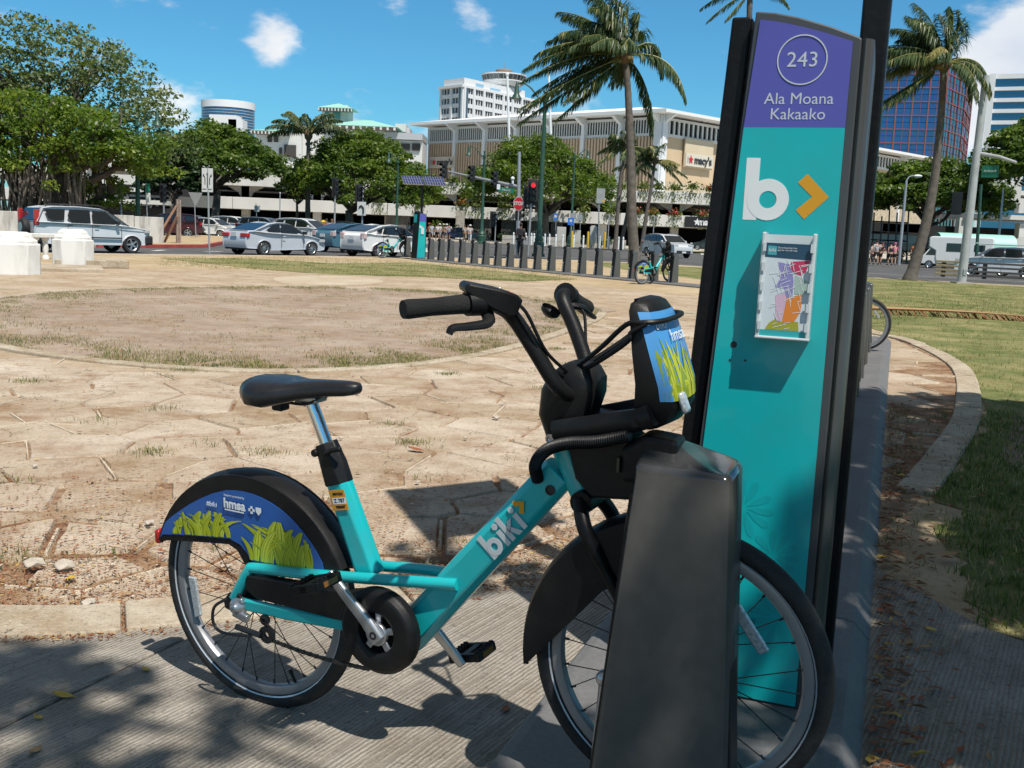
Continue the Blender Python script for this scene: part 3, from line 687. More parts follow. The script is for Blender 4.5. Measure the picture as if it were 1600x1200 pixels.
def make_bike(label, group):
    root = thing('bicycle', label, 'bicycle', (0, 0, 0), 0, group)
    # main frame (teal): down tube, seat tube, head tube in one welded piece
    fr = MB()
    oct_tube(fr, [(.487, 0, .315), (.66, 0, .523), (.893, 0, .800)], [.030, .030, .026], [.047, .045, .040], ch=.26)
    oct_tube(fr, [(.372, 0, .452), (.262, 0, .722)], [.026, .024], [.040, .035], ch=.32)
    fr.tube([(.896, 0, .862), (.952, 0, .742)], [.030, .027], 18)
    frame = fr.build('frame', TEAL, root, smooth=28, bevel=.004, seg=2)
    hole = MB(); hole.rev([(.012, .0), (.012, .003), (.009, .003), (.008, .001), (.0001, .001)], (.880, -.0262, .760), (0, -1, 0), 18); hole.build('lock_hole', STEELD, frame)
    round_word(frame, 'lettering', V((.655, -.0305, .470)) + V((.656, 0, .755)) * .135, (.656, 0, .755), (-.755, 0, .656), .064, GREYP, YELLOW)
    for y in (-.052, .052):
        e = .03 if y < 0 else -.03
        st = MB(); st.tube(spline([(-.024, y * 1.28, .330), (.004, y * 1.25, .378), (.026, y * 1.2, .414), (.045, y * 1.16, .424), (.20, y * 1.05, .438), (.36, y * .9, .457), (.52, y * .8, .478), (.645, y * .60, .492)], 5), .0145, 12); st.build('upper_stay', TEAL, root)
        lo = MB(); oct_tube(lo, [(-.020, y * 1.28, .319), (.15, y * 1.2, .322), (.36, y * .95, .330), (.46, y * .6, .335)], .009, .0165, ch=.3); lo.build('lower_stay', TEAL, root, smooth=30)
        dp = MB(); dp.prism([(-.055, .318), (-.035, .345), (.0, .352), (.012, .33), (.008, .305), (-.02, .292), (-.05, .298)], (0, y * 1.4, 0), (1, 0, 0), (0, 0, 1), -.004, .004); dp.build('dropout', STEELD, root, smooth=0, bevel=.002)
    # seat post, clamp, saddle
    p = MB(); p.tube([(.197, 0, .872), (.258, 0, .735)], .0165, 20); p.build('seat_post', CHROME, root)
    hd = MB(); hd.tube([(.150, 0, .878), (.205, 0, .872)], [.012, .017], 12); hd.box((.20, 0, .885), (.06, .045, .016)); hd.build('seat_clamp', SILVER, root, bevel=.004)
    cl = MB(); oct_tube(cl, [(.240, 0, .775), (.263, 0, .722), (.279, 0, .676)], [.027, .0285, .0285], [.031, .038, .040], ch=.35); cl.tube([(.262, -.030, .757), (.285, -.034, .770), (.312, -.034, .776)], .007, 8); cl.tube([(.225, -.032, .752), (.225, .032, .752)], .010, 10)
    cl.build('clamp', BLACK, root, bevel=.003)
    stck = MB(); stck.prism([(0, 0), (.052, 0), (.052, .052), (0, .052)], (.2815, -.0285, .612), (.92, 0, .20), (-.28, 0, .96), 0, .0009); so = stck.build('permit_sticker', mat('sticker_orange', (.60, .27, .02), .5), root, smooth=0)
    wl = MB(); wl.prism([(.006, .016), (.050, .016), (.050, .032), (.006, .032)], (.2815, -.0285, .612), (.92, 0, .20), (-.28, 0, .96), .0009, .0013); wl.build('label_strip', WHITEP, so, smooth=0)
    for tx, h_, yy in (('Z 787', .014, .0242), ('PERMIT', .009, .0085), ('BICYCLE', .008, .042)):
        letters('lettering', tx, h_, BLACK, so, V((.2815, -.0300, .612)) + V((.92, 0, .20)).normalized() * .027 + V((-.28, 0, .96)) * yy, (.92, 0, .20), (-.28, 0, .96), .0002, .0003)
    sd = MB(); secs = []
    for (s, w, zt, zb, e) in [(.012, .020, .910, .890, 1), (.024, .070, .925, .874, .9), (.06, .096, .931, .864, .8), (.105, .098, .930, .864, .8), (.15, .075, .929, .876, .85), (.20, .045, .932, .888, .9), (.26, .031, .937, .898, 1), (.31, .027, .940, .904, 1), (.338, .021, .939, .910, 1), (.349, .008, .934, .920, 1)]:
        c = []
        for j in range(20):
            q = 2 * pi * j / 20; x = cos(q); z = sin(q); up_ = z > 0
            hz = (zt - zb)
            zz = zb + hz * .38 + (abs(z) ** .8) * (hz * .62 if up_ else -hz * .38 - .008 * abs(x) * 0) * (1)
            if up_ and .03 < s < .2: zz -= .006 * (1 - abs(x)) * (1 if w > .05 else 0)
            c.append(V((s, w * (abs(x) ** .75) * (1 if x > 0 else -1), zz - (.010 if not up_ else 0) * abs(x) * (w / .1))))
        secs.append(c)
    loft(sd, secs); sd.build('saddle', mat('saddle_vinyl', (.012, .012, .013), .36, 0, .2, 60, bump=.12, bscale=260, coat=.1), root, smooth=60)
    rl = MB()
    for y in (-.022, .022): rl.tube(spline([(.08, y * 1.6, .880), (.12, y, .872), (.20, y, .874), (.26, y * .6, .91)], 4), .004, 8)
    rl.build('saddle_rail', STEELD, root)
    bk = MB(); bk.box((.105, -.01, .862), (.035, .035, .035)); bk.build('rear_bracket', BLACK, root, bevel=.006)
    # wheels
    make_wheel(root, 0, .325)
    make_wheel(root, 1.1828, .4055, R(6.95), True)
    # rear mudguard with printed skirt
    fd = MB(); secs = []
    for k in range(25):
        a = R(163 - k * (163 - 24) / 24); cc = V((0, 0, .325)); d = V((cos(a), 0, sin(a)))
        c = []
        w = .040
        for (rr_, y) in [(.326, -w), (.335, -w * .97), (.341, -w * .7), (.345, 0), (.341, w * .7), (.335, w * .97), (.326, w), (.326, w - .004), (.333, w * .9), (.338, w * .6), (.341, 0), (.338, -w * .6), (.333, -w * .9), (.326, -w + .004)]:
            c.append(cc + d * rr_ + V((0, y, 0)))
        secs.append(c)
    loft(fd, secs); guard = fd.build('rear_mudguard', BLACK, root, smooth=40)
    arc = lambda r, a: (r * cos(R(a)), .325 + r * sin(R(a)))
    lower = [(-.328, .425), (-.19, .440), (-.075, .452), (-.035, .432), (-.018, .418), (.312, .462)]
    for y, sgn in ((-.041, -1), (.041, 1)):
        out = [arc(.337, a) for a in range(162, 22, -6)]
        poly = out + [(.308, .440), (.17, .424), (.004, .416), (-.012, .432), (-.030, .454), (-.060, .465), (-.19, .448), (-.325, .430)]
        sk = MB(); sk.prism(poly, (0, y, 0), (1, 0, 0), (0, 0, 1), -.003, .003); sk.build('guard_skirt', BLACK, root, smooth=0)
        art = [arc(.331, a) for a in (160, 156, 151)] + [arc(.320, 145), arc(.308, 138), arc(.300, 130), arc(.295, 122), arc(.294, 112)] + [arc(.296, a) for a in range(102, 28, -6)] + [(.262, .446), (.17, .441), (.022, .434), (.006, .452), (-.016, .472), (-.052, .482), (-.19, .466), (-.300, .450)]
        pn = MB(); pn.prism(art, (0, y + sgn * .004, 0), (1, 0, 0), (0, 0, 1), -.0008 if sgn < 0 else -.0008, .0008)
        po = pn.build('advert_panel', AD_BLUE, root, smooth=0)
        A_, B_ = ((1, 0, 0), (0, 0, 1)) if sgn < 0 else ((-1, 0, 0), (0, 0, 1))
        def roots(u, art=art):
            if u < .5: t = u * 2; return (-.280 + t * .24, .458 + t * .030)
            t = (u - .5) * 2; return (.015 + t * .26, .438 + t * .012)
        if sgn < 0:
            leaf_art(po, (0, y - .004, 0), A_, B_, art, 120, 5, .06, .15, roots)
            letters('lettering', '#biki', .019, WHITEP, po, (-.108, y - .0090, .570), A_, B_, .0003, .0)
            letters('lettering', 'hmsa', .036, WHITEP, po, (-.028, y - .0090, .581), A_, B_, .0003, .0012)
            letters('lettering', 'Support provided by', .0085, GREYP, po, (-.028, y - .0090, .604), A_, B_, .0003)
            ic = MB()
            for (ax_, az_, w_, h_) in ((.031, .577, .020, .007), (.031, .577, .007, .020)): ic.box((ax_, y - .0088, az_), (w_, .0008, h_))
            ic.prism([(.046, .587), (.064, .587), (.064, .576), (.055, .566), (.046, .576)], (0, y - .0088, 0), (1, 0, 0), (0, 0, 1), 0, .0008)
            ic.box((-.029, y - .0088, .564), (.066, .0008, .003)); ic.build('emblem', WHITEP, po, smooth=0)
    # rear light
    tl = MB(); tl.box((-.352, 0, .425), (.018, .045, .04)); tl.build('rear_light', mat('red_lens', (.35, .01, .01), .25, coat=.4), root, bevel=.006)
    # hub gear, guard loop and chain
    hg = MB(); hg.rev([(.001, 0), (.022, 0), (.025, .006), (.025, .020), (.016, .026), (.010, .036), (.001, .036)], (-.004, -.062, .312), (0, -1, 0), 18); hg.box((.010, -.080, .292), (.050, .016, .022), ry=R(12)); hg.box((.002, -.078, .328), (.035, .014, .016), ry=R(-20)); hg.build('gear_unit', SILVER, root, bevel=.003)
    gl = MB(); gl.tube(spline([(-.028, -.095, .335), (-.066, -.10, .305), (-.070, -.10, .258), (-.035, -.10, .240), (.05, -.09, .246)], 5), .0042, 8); gl.tube([(.0, -.09, .262), (.075, -.08, .250)], .008, 8); gl.rev([(.010, -.006), (.024, -.005), (.024, .005), (.010, .006)], (.088, -.07, .252), (0, 1, 0), 14, closed=True); gl.rev([(.006, -.006), (.015, -.004), (.015, .004), (.006, .006)], (.082, -.07, .292), (0, 1, 0), 12, closed=True); gl.build('chain_tensioner', STEELD, root)
    ch = MB(); 
    for i in range(30):
        t = (i + .5) / 30; x = .095 + .32 * t; z = .240 - .004 * t - .008 * sin(pi * t); ch.box((x, -.070, z), (.0095, .006 if i % 2 else .009, .008))
    ch.build('chain', mat('chain_steel', (.09, .085, .08), .45, .8), root, smooth=0)
    # chain case and cranks
    cc = MB(); cc.rev([(.050, -.010), (.052, -.024), (.068, -.030), (.098, -.026), (.110, -.012), (.110, .010), (.098, .022), (.050, .022)], (.447, -.064, .345), (0, 1, 0), 40, closed=True)
    cc.prism([(.02, .405), (.34, .425), (.44, .452), (.44, .35), (.30, .345), (.06, .345), (.02, .365)], (0, -.062, 0), (1, 0, 0), (0, 0, 1), -.016, .012)
    cc.build('chain_case', BLACK, root, smooth=35, bevel=.004)
    bd = MB(); bd.rev([(.052, 0), (.001, 0)], (.447, -.052, .345), (0, -1, 0), 24); bd.build('case_back', BLACK, root, fix=False)
    cw = MB(); cw.rev([(.030, .0), (.030, .012), (.001, .012)], (.452, -.082, .346), (0, -1, 0), 20)
    for k in range(5):
        a = 2 * pi * k / 5 + .3; cw.box((.452 + .033 * cos(a), -.080, .346 + .033 * sin(a)), (.036, .008, .018), ry=-a)
    cw.build('chainring', SILVER, root, bevel=.002)
    for sg, pd in ((-1, 0), (1, 1)):
        d = V((-.655, 0, .756)) if sg < 0 else V((.655, 0, -.756))
        b0 = V((.452, sg * .095, .347)); b1 = b0 + d * .175 + V((0, sg * .018, 0))
        cr = MB(); oct_tube(cr, [b0 - d * .018, b0 + d * .04, b0 + d * .12 + V((0, sg * .012, 0)), b1 + d * .012], [.010, .010, .008, .008], [.021, .018, .0145, .013], ch=.3)
        cr.rev([(.016, 0), (.016, .007), (.001, .007)], b0, (0, sg, 0), 16)
        arm = cr.build('crank', SILVER, root, smooth=45, bevel=.003)
        bl_ = MB(); bl_.rev([(.0105, .0), (.0105, .003), (.005, .003), (.004, .001), (.0001, .001)], b0 + V((0, sg * .0075, 0)), (0, sg, 0), 12); bl_.build('bolt', STEELD, arm)
        pc = b1 + V((0, sg * .062, .002 if sg < 0 else 0))
        pdl = MB(); tilt = R(-18) if sg < 0 else R(-16)
        Mt = Matrix.Translation(pc) @ Matrix.Rotation(tilt, 4, 'Y')
        for x in (-.040, .040): pdl.box((x, 0, 0), (.016, .088, .024), M=Mt)
        for y in (-.038, .038): pdl.box((0, y, 0), (.075, .014, .022), M=Mt)
        pdl.box((0, 0, 0), (.022, .09, .020), M=Mt)
        for i in range(6):
            for x in (-.040, .040): pdl.box((x, -.036 + i * .0145, .0135), (.015, .006, .006), M=Mt)
        po_ = pdl.build('pedal', BLACK, root, smooth=0, bevel=.002, seg=1)
        am = MB(); am.box((.0485, 0, 0), (.003, .05, .013), M=Mt); am.box((-.0485, 0, 0), (.003, .05, .013), M=Mt); am.build('pedal_reflector', AMBER, po_, smooth=0)
    # ---- front end: mudguard, fork, docking block
    Mf = Matrix.Translation((1.1828, 0, .4055)) @ Matrix.Rotation(R(6.95), 4, 'Z')
    ff = MB(); secs = []
    for k in range(21):
        a = R(187 - k * (187 - 92) / 20); d = V((cos(a), 0, sin(a))); w = .042
        ri = [(.345, 1)]
        c = [d * r_ + V((0, y, 0)) for (r_, y) in [(.332, -w), (.342, -w * .95), (.349, -w * .6), (.352, 0), (.349, w * .6), (.342, w * .95), (.332, w), (.332, w - .004), (.339, w * .85), (.345, w * .5), (.348, 0), (.345, -w * .5), (.339, -w * .85), (.332, -w + .004)]]
        secs.append([Mf @ p for p in c])
    loft(ff, secs); fg = ff.build('front_mudguard', BLACK, root, smooth=40)
    for y in (-.043, .043):
        poly = [(.342 * cos(R(a)), .342 * sin(R(a))) for a in range(187, 100, -6)] + [(.02, .24), (-.16, .165), (-.24, .07), (-.325, -.03)]
        sk = MB(); sk.prism(poly, Mf @ V((0, y, 0)), Mf.to_3x3() @ V((1, 0, 0)), (0, 0, 1), -.002, .002); sk.build('guard_skirt', BLACK, root, smooth=0)
    fk = MB()
    for y in (-.066, .066):
        fk.tube(spline([(.955, y * .55, .752), (.985, y * 1.05, .70), (1.03, y, .62), (1.10, y * .95, .51), (1.168, y * .9, .412)], 6), [.017] * 12 + [.014] * 13, 12)
    fk.tube([(.962, -.045, .748), (.962, .045, .748)], .026, 14)
    fk.build('fork', BLACKG, root)
    bc = MB(); bc.tube(spline([(.958, -.05, .752), (.966, -.055, .715), (.985, -.058, .68), (1.0, -.05, .655)], 4), .006, 8); bc.tube(spline([(.968, -.04, .75), (.974, -.048, .70), (.99, -.05, .66)], 4), .005, 8); bc.build('brake_hose', BLACKG, root)
    db = MB(); db.prism([(.925, .872), (.965, .905), (1.06, .905), (1.10, .88), (1.10, .775), (.985, .762), (.945, .80)], (0, 0, 0), (1, 0, 0), (0, 0, 1), -.052, .045)
    db.build('docking_block', BLACK, root, smooth=0, bevel=.008)
    # ---- stem cover
    sc = MB(); secs = []
    for (z, s0, s1, w) in [(.858, .878, .935, .034), (.875, .868, .950, .045), (.93, .846, .968, .052), (.985, .852, .985, .056), (1.015, .868, .985, .056), (1.04, .895, .970, .046), (1.048, .91, .955, .03)]:
        c = []
        for j in range(20):
            q = 2 * pi * j / 20; x = cos(q); y = sin(q)
            c.append(V(((s0 + s1) / 2 + (s1 - s0) / 2 * (abs(x) ** .6) * (1 if x > 0 else -1), w * (abs(y) ** .6) * (1 if y > 0 else -1), z)))
        secs.append(c)
    loft(sc, secs); scv = sc.build('stem_cover', BLACK, root, smooth=50)
    bt = MB(); bt.rev([(.0115, 0), (.0115, .004), (.0065, .004), (.006, .001), (.0001, .001)], (.888, -.047, .882), (0, -1, 0), 16); bt.build('bolt', CHROME, scv)
    # ---- handlebar: two risers joined at the stem
    side = {-1: [(.938, -.010, .985), (.930, -.050, .985), (.915, -.085, 1.012), (.875, -.108, 1.085), (.838, -.124, 1.145), (.820, -.150, 1.172), (.800, -.205, 1.186), (.718, -.345, 1.182)],
            1: [(.938, .010, .985), (.930, .050, .985), (.912, .082, 1.022), (.872, .100, 1.10), (.836, .112, 1.158), (.824, .138, 1.172), (.818, .175, 1.165), (.812, .288, 1.128)]}
    hb = MB()
    for sg in (-1, 1): hb.tube(spline(side[sg], 6), .0165, 12)
    hb.build('handlebar', BLACK, root)
    for sg in (-1, 1):
        g0, g1 = (V((.783, -.234, 1.186)), V((.714, -.352, 1.182))) if sg < 0 else (V((.817, .185, 1.162)), V((.811, .300, 1.124))); d = g1 - g0
        gp_ = MB(); gp_.tube([g0, g0 + d * .08, g0 + d * .55, g0 + d * .92, g1], [.0205, .0195, .0175, .0195, .018], 18); gp_.build('grip', mat('grip_rubber', (.010, .010, .010), .8, bump=.5, bscale=500), root)
        br = MB(); br.tube([g0 - d * .28, g0 - d * .02], [.027, .025], 18); br.build('shifter', BLACK, root)
        lv = MB(); P = [(.812, -.196, 1.165), (.828, -.222, 1.150), (.808, -.262, 1.146), (.790, -.292, 1.145), (.786, -.300, 1.134)] if sg < 0 else [(.822, .150, 1.150), (.850, .180, 1.140), (.848, .23, 1.120), (.842, .27, 1.108)]
        P = spline(P, 5); lv.tube(P, [.014 - .006 * i / len(P) for i in range(len(P))], 8, flat=.7); lv.build('brake_lever', BLACK, root)
    ho = MB(); Mh = Matrix.Translation((.812, -.178, 1.196)) @ Matrix.Rotation(R(42), 4, 'Z') @ Matrix.Rotation(R(22), 4, 'Y'); secs = []
    for (x, w, h) in [(-.066, .034, .004), (-.060, .038, .010), (.0, .037, .021), (.040, .034, .024), (.058, .022, .018)]: secs.append([Mh @ V((x, w * (1 if k in (0, 3) else -1), (h if k < 2 else -h))) for k in range(4)])
    loft(ho, secs); hs = ho.build('control_housing', BLACK, root, smooth=30, bevel=.006)
    for x, y, mm in ((.005, -.012, SILVER), (.030, -.010, mat('button_red', (.3, .02, .03), .4))):
        ib = MB(); ib.rev([(.005, 0), (.0045, .001), (.0001, .001)], Mh @ V((x, y, .0235)), Mh.to_3x3() @ V((0, 0, 1)), 12); ib.build('button', mm, hs)
    bell = MB(); bell.rev([(.024, 0), (.023, .01), (.014, .018), (.001, .02)], (.800, .125, 1.140), (-.5, 0, -.86), 16); bell.build('bell', BLACK, root)
    # cables
    for k, pts in enumerate([[(.838, -.15, 1.19), (.868, -.135, 1.165), (.900, -.10, 1.08), (.930, -.03, 1.02)], [(.848, -.14, 1.165), (.872, -.128, 1.12), (.902, -.09, 1.05), (.925, -.03, 1.01)], [(.835, .15, 1.15), (.86, .17, 1.13), (.89, .12, 1.07), (.93, .05, 1.02)]]):
        cb = MB(); cb.tube(spline(pts, 7), .0038, 7); cb.build('brake_cable', BLACKG, root)
    cnd = MB(); P = spline([(1.09, -.10, .928), (1.02, -.098, .905), (.955, -.092, .892), (.905, -.082, .872), (.872, -.066, .845), (.852, -.048, .815), (.850, -.030, .780)], 7)
    rad = [.0125 + (.0018 if i % 2 else 0) for i in range(len(P))]
    P2 = [P[0]]; r2_ = [.0125]
    for i in range(len(P) - 1):
        for t in (.25, .5, .75, 1): P2.append(P[i].lerp(P[i + 1], t)); r2_.append(.0145 if t in (.5, 1) else .0118)
    cnd.tube(P2, r2_, 10); cnd.build('cable_conduit', BLACK, root, smooth=60)
    # ---- front carrier: two arms, tray and upright panel
    for y in (-.062, .062):
        ar = MB(); oct_tube(ar, spline([(.905, y, .905), (.98, y * 1.2, .925), (1.05, y * 1.3, .945), (1.10, y * 1.35, .958), (1.13, y * 1.3, .972)], 4), .018, .023, ch=.3); ar.build('carrier_arm', BLACK, root, smooth=45)
    tr_ = MB(); tr_.prism([(.95, -.060), (1.10, -.075), (1.10, .075), (.95, .060)], (0, 0, .935), (1, 0, 0), (0, 1, 0), -.004, .004); tr_.build('carrier_tray', BLACK, root, smooth=0)
    up_ = MB(); secs = []
    for (z, x0, x1, w) in [(.930, 1.095, 1.120, .050), (.950, 1.085, 1.155, .070), (.985, 1.090, 1.175, .082), (1.03, 1.092, 1.170, .087), (1.09, 1.083, 1.150, .087), (1.145, 1.075, 1.130, .082), (1.175, 1.068, 1.116, .075), (1.190, 1.068, 1.106, .066), (1.197, 1.074, 1.097, .045)]:
        c = []
        for (x, y) in [(x0, -w), (x1 - .03, -w), (x1 - .008, -w * .85), (x1, -w * .45), (x1 + .002, 0), (x1, w * .45), (x1 - .008, w * .85), (x1 - .03, w), (x0, w), (x0 - .004, 0)]:
            c.append(V((x, y, z)))
        secs.append(c)
    loft(up_, secs); car = up_.build('carrier_panel', BLACK, root, smooth=45, bevel=.004)
    # printed panel wrapped on the front face
    fp = MB(); zs = [1.000, 1.03, 1.09, 1.145, 1.175]; xr = [(.083, 1.174), (.087, 1.170), (.087, 1.150), (.082, 1.130), (.075, 1.116)]
    rows = []
    for z, (w, x1) in zip(zs, xr): rows.append([(x1 - .030 + .001, -w * 1.005, z), (x1 - .008 + .0012, -w * .86, z), (x1 + .0015, -w * .45, z), (x1 + .0035, 0, z), (x1 + .0015, w * .45, z), (x1 - .008 + .0012, w * .86, z)])
    vs = [p for r_ in rows for p in r_]; fs = [(i * 6 + j, i * 6 + j + 1, (i + 1) * 6 + j + 1, (i + 1) * 6 + j) for i in range(4) for j in range(5)]
    fp.add(vs, fs); fo = fp.build('advert_panel', AD_SKY, car, fix=False)
    # leaves on it, following the face
    lf = MB(); rr = random.Random(8)
    def face(u, v):                    # u across -1..1, v up 0..1
        v = max(0, min(.999, v)); z = 1.000 + v * .175
        for i in range(4):
            if zs[i] <= z <= zs[i + 1]: t = (z - zs[i]) / (zs[i + 1] - zs[i]); w = xr[i][0] + (xr[i + 1][0] - xr[i][0]) * t; x1 = xr[i][1] + (xr[i + 1][1] - xr[i][1]) * t; break
        a = abs(u); xx = x1 + .0045 - (.0025 * min(a, .45) / .45) - (max(0, min(a - .45, .4)) / .4) * .0075 - (max(0, a - .85) / .15) * .022
        return V((xx, u * w, z))
    for k in range(26):
        u0 = rr.uniform(-.95, .7); h = rr.uniform(.35, .75); ln = rr.uniform(-.35, .35); w = rr.uniform(.06, .12); e = V((.0004 + k * .00002, 0, 0))
        for i in range(6):
            t, t2 = i / 6, (i + 1) / 6; f = lambda t: w * (1 - t) ** .6
            ua, ub = u0 + ln * t * t, u0 + ln * t2 * t2
            if max(abs(ua) + f(t), abs(ub) + f(t2)) > .98: continue
            lf.quad(face(ua - f(t), h * t) + e, face(ua + f(t), h * t) + e, face(ub + f(t2), h * t2) + e, face(ub - f(t2), h * t2) + e, mi=k % 3 == 0)
    lf.build('leaf_print', [AD_LEAF, AD_LEAF2], car, smooth=0, fix=False)
    letters('lettering', 'biki', .030, WHITEP, car, face(-.62, .86) + V((.002, 0, 0)), (.18, .98, 0), (-.34, .06, .94), .0003)
    letters('lettering', 'hmsa', .036, WHITEP, car, face(0.05, .72) + V((.003, 0, 0)), (0, 1, 0), (-.36, 0, .93), .0003)
    hl = MB(); hl.box((1.180, -.040, .995), (.014, .028, .044), ry=R(-22)); hlo = hl.build('front_light', CLEAR, car, bevel=.006)
    # bungee cords over the carrier
    for k, pts in enumerate([[(.925, -.02, 1.035), (1.0, -.06, 1.09), (1.066, -.083, 1.148), (1.10, -.089, 1.156), (1.126, -.074, 1.158), (1.140, -.03, 1.160), (1.138, .045, 1.163), (1.10, .085, 1.16)],
                             [(.93, -.01, 1.025), (1.0, -.055, 1.065), (1.072, -.089, 1.115), (1.082, -.091, 1.135), (1.112, -.089, 1.155)], [(.93, .02, 1.035), (1.0, .06, 1.09), (1.07, .085, 1.15), (1.10, .085, 1.16)]]):
        cb = MB(); cb.tube(spline(pts, 6), .0055, 8); cb.build('bungee_cord', BLACK, root)
    return root

BY, BL = R(-27.81), R(-3.307)
ax_ = V((cos(BY), sin(BY), 0)); n0_ = V((-sin(BY), cos(BY), 0)); up__ = V((0, 0, 1)) * cos(BL) + n0_ * sin(BL); nn_ = up__.cross(ax_)
bike = make_bike('teal hire bicycle with black saddle parked in the foreground, beside the tall kiosk', 'teal hire bicycles locked in docks')
BROT = Matrix((ax_, nn_, up__)).transposed().to_euler()
bike.location = (-0.65129, 2.68754, .030); bike.rotation_euler = BROT
bike.location.z = .016

# ------------------------------------------------------------------ docks and kiosk, near row
RU = V((cos(R(70)), sin(R(70)), 0)); RV = V((sin(R(70)), -cos(R(70)), 0))
def UV(u, v, z=0): p = RU * u + RV * v; return V((p.x, p.y, z))
def make_dock(label, group):
    """local x = the way a bicycle points, y = along the row (away), z up from the plate"""
    t = thing('bike_dock', label, 'bike dock', (0, 0, 0), 0, group)
    b = MB(); secs = []
    # (z, x0, x1, y0, y1)
    for (z, x0, x1, y0, y1) in [(0, -.158, .142, -.082, .082), (.20, -.140, .132, -.081, .081), (.55, -.110, .114, -.079, .079), (.735, -.094, .105, -.077, .077), (.785, -.090, .102, -.074, .076)]:
        c = []; r_ = .016
        for (cx, cy, a0) in ((x1 - r_, y0 + r_, -90), (x1 - r_, y1 - r_, 0), (x0 + r_, y1 - r_, 90), (x0 + r_, y0 + r_, 180)):
            for a in (0, 45, 90): c.append(V((cx + r_ * cos(R(a0 + a)), cy + r_ * sin(R(a0 + a)), z)))
        secs.append(c)
    # sloping glossy cap, highest at the back near the bicycle, falling to the free end
    for ins, dz in ((0, .012), (.003, .018), (.008, .021), (.016, .022), (.03, .023), (.05, .024), (.07, .0245), (.088, .025)):
        c = []
        for p in secs[4]:
            k = 1 - ins / .09; x = .006 + (p.x - .006) * k; y = p.y * k; f = (y + .08) / .16
            c.append(V((x, y, .785 + dz + f * (.055 - .26 * (x + .09)))))
        secs.append(c)
    loft(b, secs[:6]); body = b.build('dock_body', DOCKG, t, smooth=32); cp = MB(); loft(cp, secs[5:]); cp.build('dock_cap', DOCKC, t, smooth=60)
    bm_ = MB(); 
    # black lock channel on the end that takes the bicycle
    bm_.prism([(-.164, 0), (-.147, .2), (-.117, .55), (-.100, .75), (-.06, .75), (-.11, 0)], (0, 0, 0), (1, 0, 0), (0, 0, 1), -.070, .060)
    bm_.build('lock_channel', BLACK, t, smooth=0, bevel=.006)
    h = MB(); h.prism([(-.135, .755), (-.135, .825), (-.09, .858), (-.02, .852), (-.02, .755)], (0, 0, 0), (1, 0, 0), (0, 0, 1), -.078, .012); h.build('lock_head', BLACKG, t, smooth=0, bevel=.010)
    s = MB(); s.tube([(-.166, .03, .0), (-.152, .03, .30)], .012, 10); s.ball((-.152, .03, .31), .020, 10, 6); s.build('guide_post', SILVER, t)
    d = MB(); d.box((-.138, .0, .79), (.006, .03, .03)); d.build('status_light', mat('dock_lamp', (.012, .02, .014), .3), t)
    e = MB(); e.prism([(.30, 0), (.60, 0), (.60, .045), (.30, .045)], (.1325, -.045, 0), (-.085, 0, 1), (0, 1, 0), -.002, .002); 
    e2 = MB(); e2.box((.118, 0, .40), (.008, .09, .55), ry=R(-4.5)); e2.build('end_slot', STEELD, t, smooth=0, bevel=.003)
    return t
DV = -.357; PZ = .080
plate = thing('dock_platform', 'dark grey steel platform carrying the kiosk and the near row of docks', 'platform', (0, 0, 0))
us = [1.25, 3.55, 6.3, 9.05, 11.8, 14.5, 15.35]
for i in range(len(us) - 1):
    a, b = us[i] + .004, us[i + 1] - .004
    pb = MB(); prof = [(-.83, 0), (-.83, .028), (-.80, .072), (-.77, PZ), (-.06, PZ), (-.025, .072), (.035, .010), (.035, 0)]
    pb.prism(prof, UV(b, 0), RV, (0, 0, 1), 0, b - a)
    pb.build('platform_section', PLATE, plate, smooth=0, bevel=.006, seg=2)
DR = R(-20)
NEARG = 'grey docks of the near row'
nd = make_dock('large grey dock in front of the kiosk, holding the front wheel of the near bicycle', NEARG)
p0 = UV(2.143 - .118, DV, PZ); nd.location = p0; nd.rotation_euler = (0, 0, R(-20.9))
def on_plate(z): return z
near_us = [5.2, 6.5, 7.8, 9.1, 10.4, 11.7, 13.0]
nl = ['first grey dock behind the kiosk', 'second grey dock behind the kiosk', 'third grey dock behind the kiosk', 'fourth grey dock behind the kiosk', 'fifth grey dock behind the kiosk', 'sixth grey dock behind the kiosk', 'farthest grey dock of the near row, a bicycle wheel showing past it']
for u, l in zip(near_us, nl): dup(nd, UV(u, -.335, PZ), DR, l + (' seen past its edge' if 'wheel' not in l else ''))
wb = dup(bike, (0, 0, 0), None, 'hire bicycle at the far end of the near row, only its front wheel showing', None, (0, 0, R(-20)))
q = UV(13.0 + .12, -.33 - 1.1828 + .02); wb.location = q

# kiosk
FACE = 2.77
kio = thing('station_kiosk', 'tall teal and purple bicycle station kiosk with map holder beside the foreground bicycle', 'kiosk', UV(FACE, 0, 0), R(-20))
# local: x = RV, y = RU (depth), z up
kbody = MB()
outl = [(-.500, PZ), (-.391, 1.911), (-.34, 1.906), (-.28, 1.893), (-.20, 1.868), (-.133, 1.842), (-.128, 1.838), (-.128, PZ)]
kbody.prism(outl, (0, 0, 0), (1, 0, 0), (0, 0, 1), -.20, 0)
kb_ = kbody.build('kiosk_body', mat('kiosk_frame_grey', (.07, .075, .08), .45, .3, .1, 5), kio, smooth=0, bevel=.004)
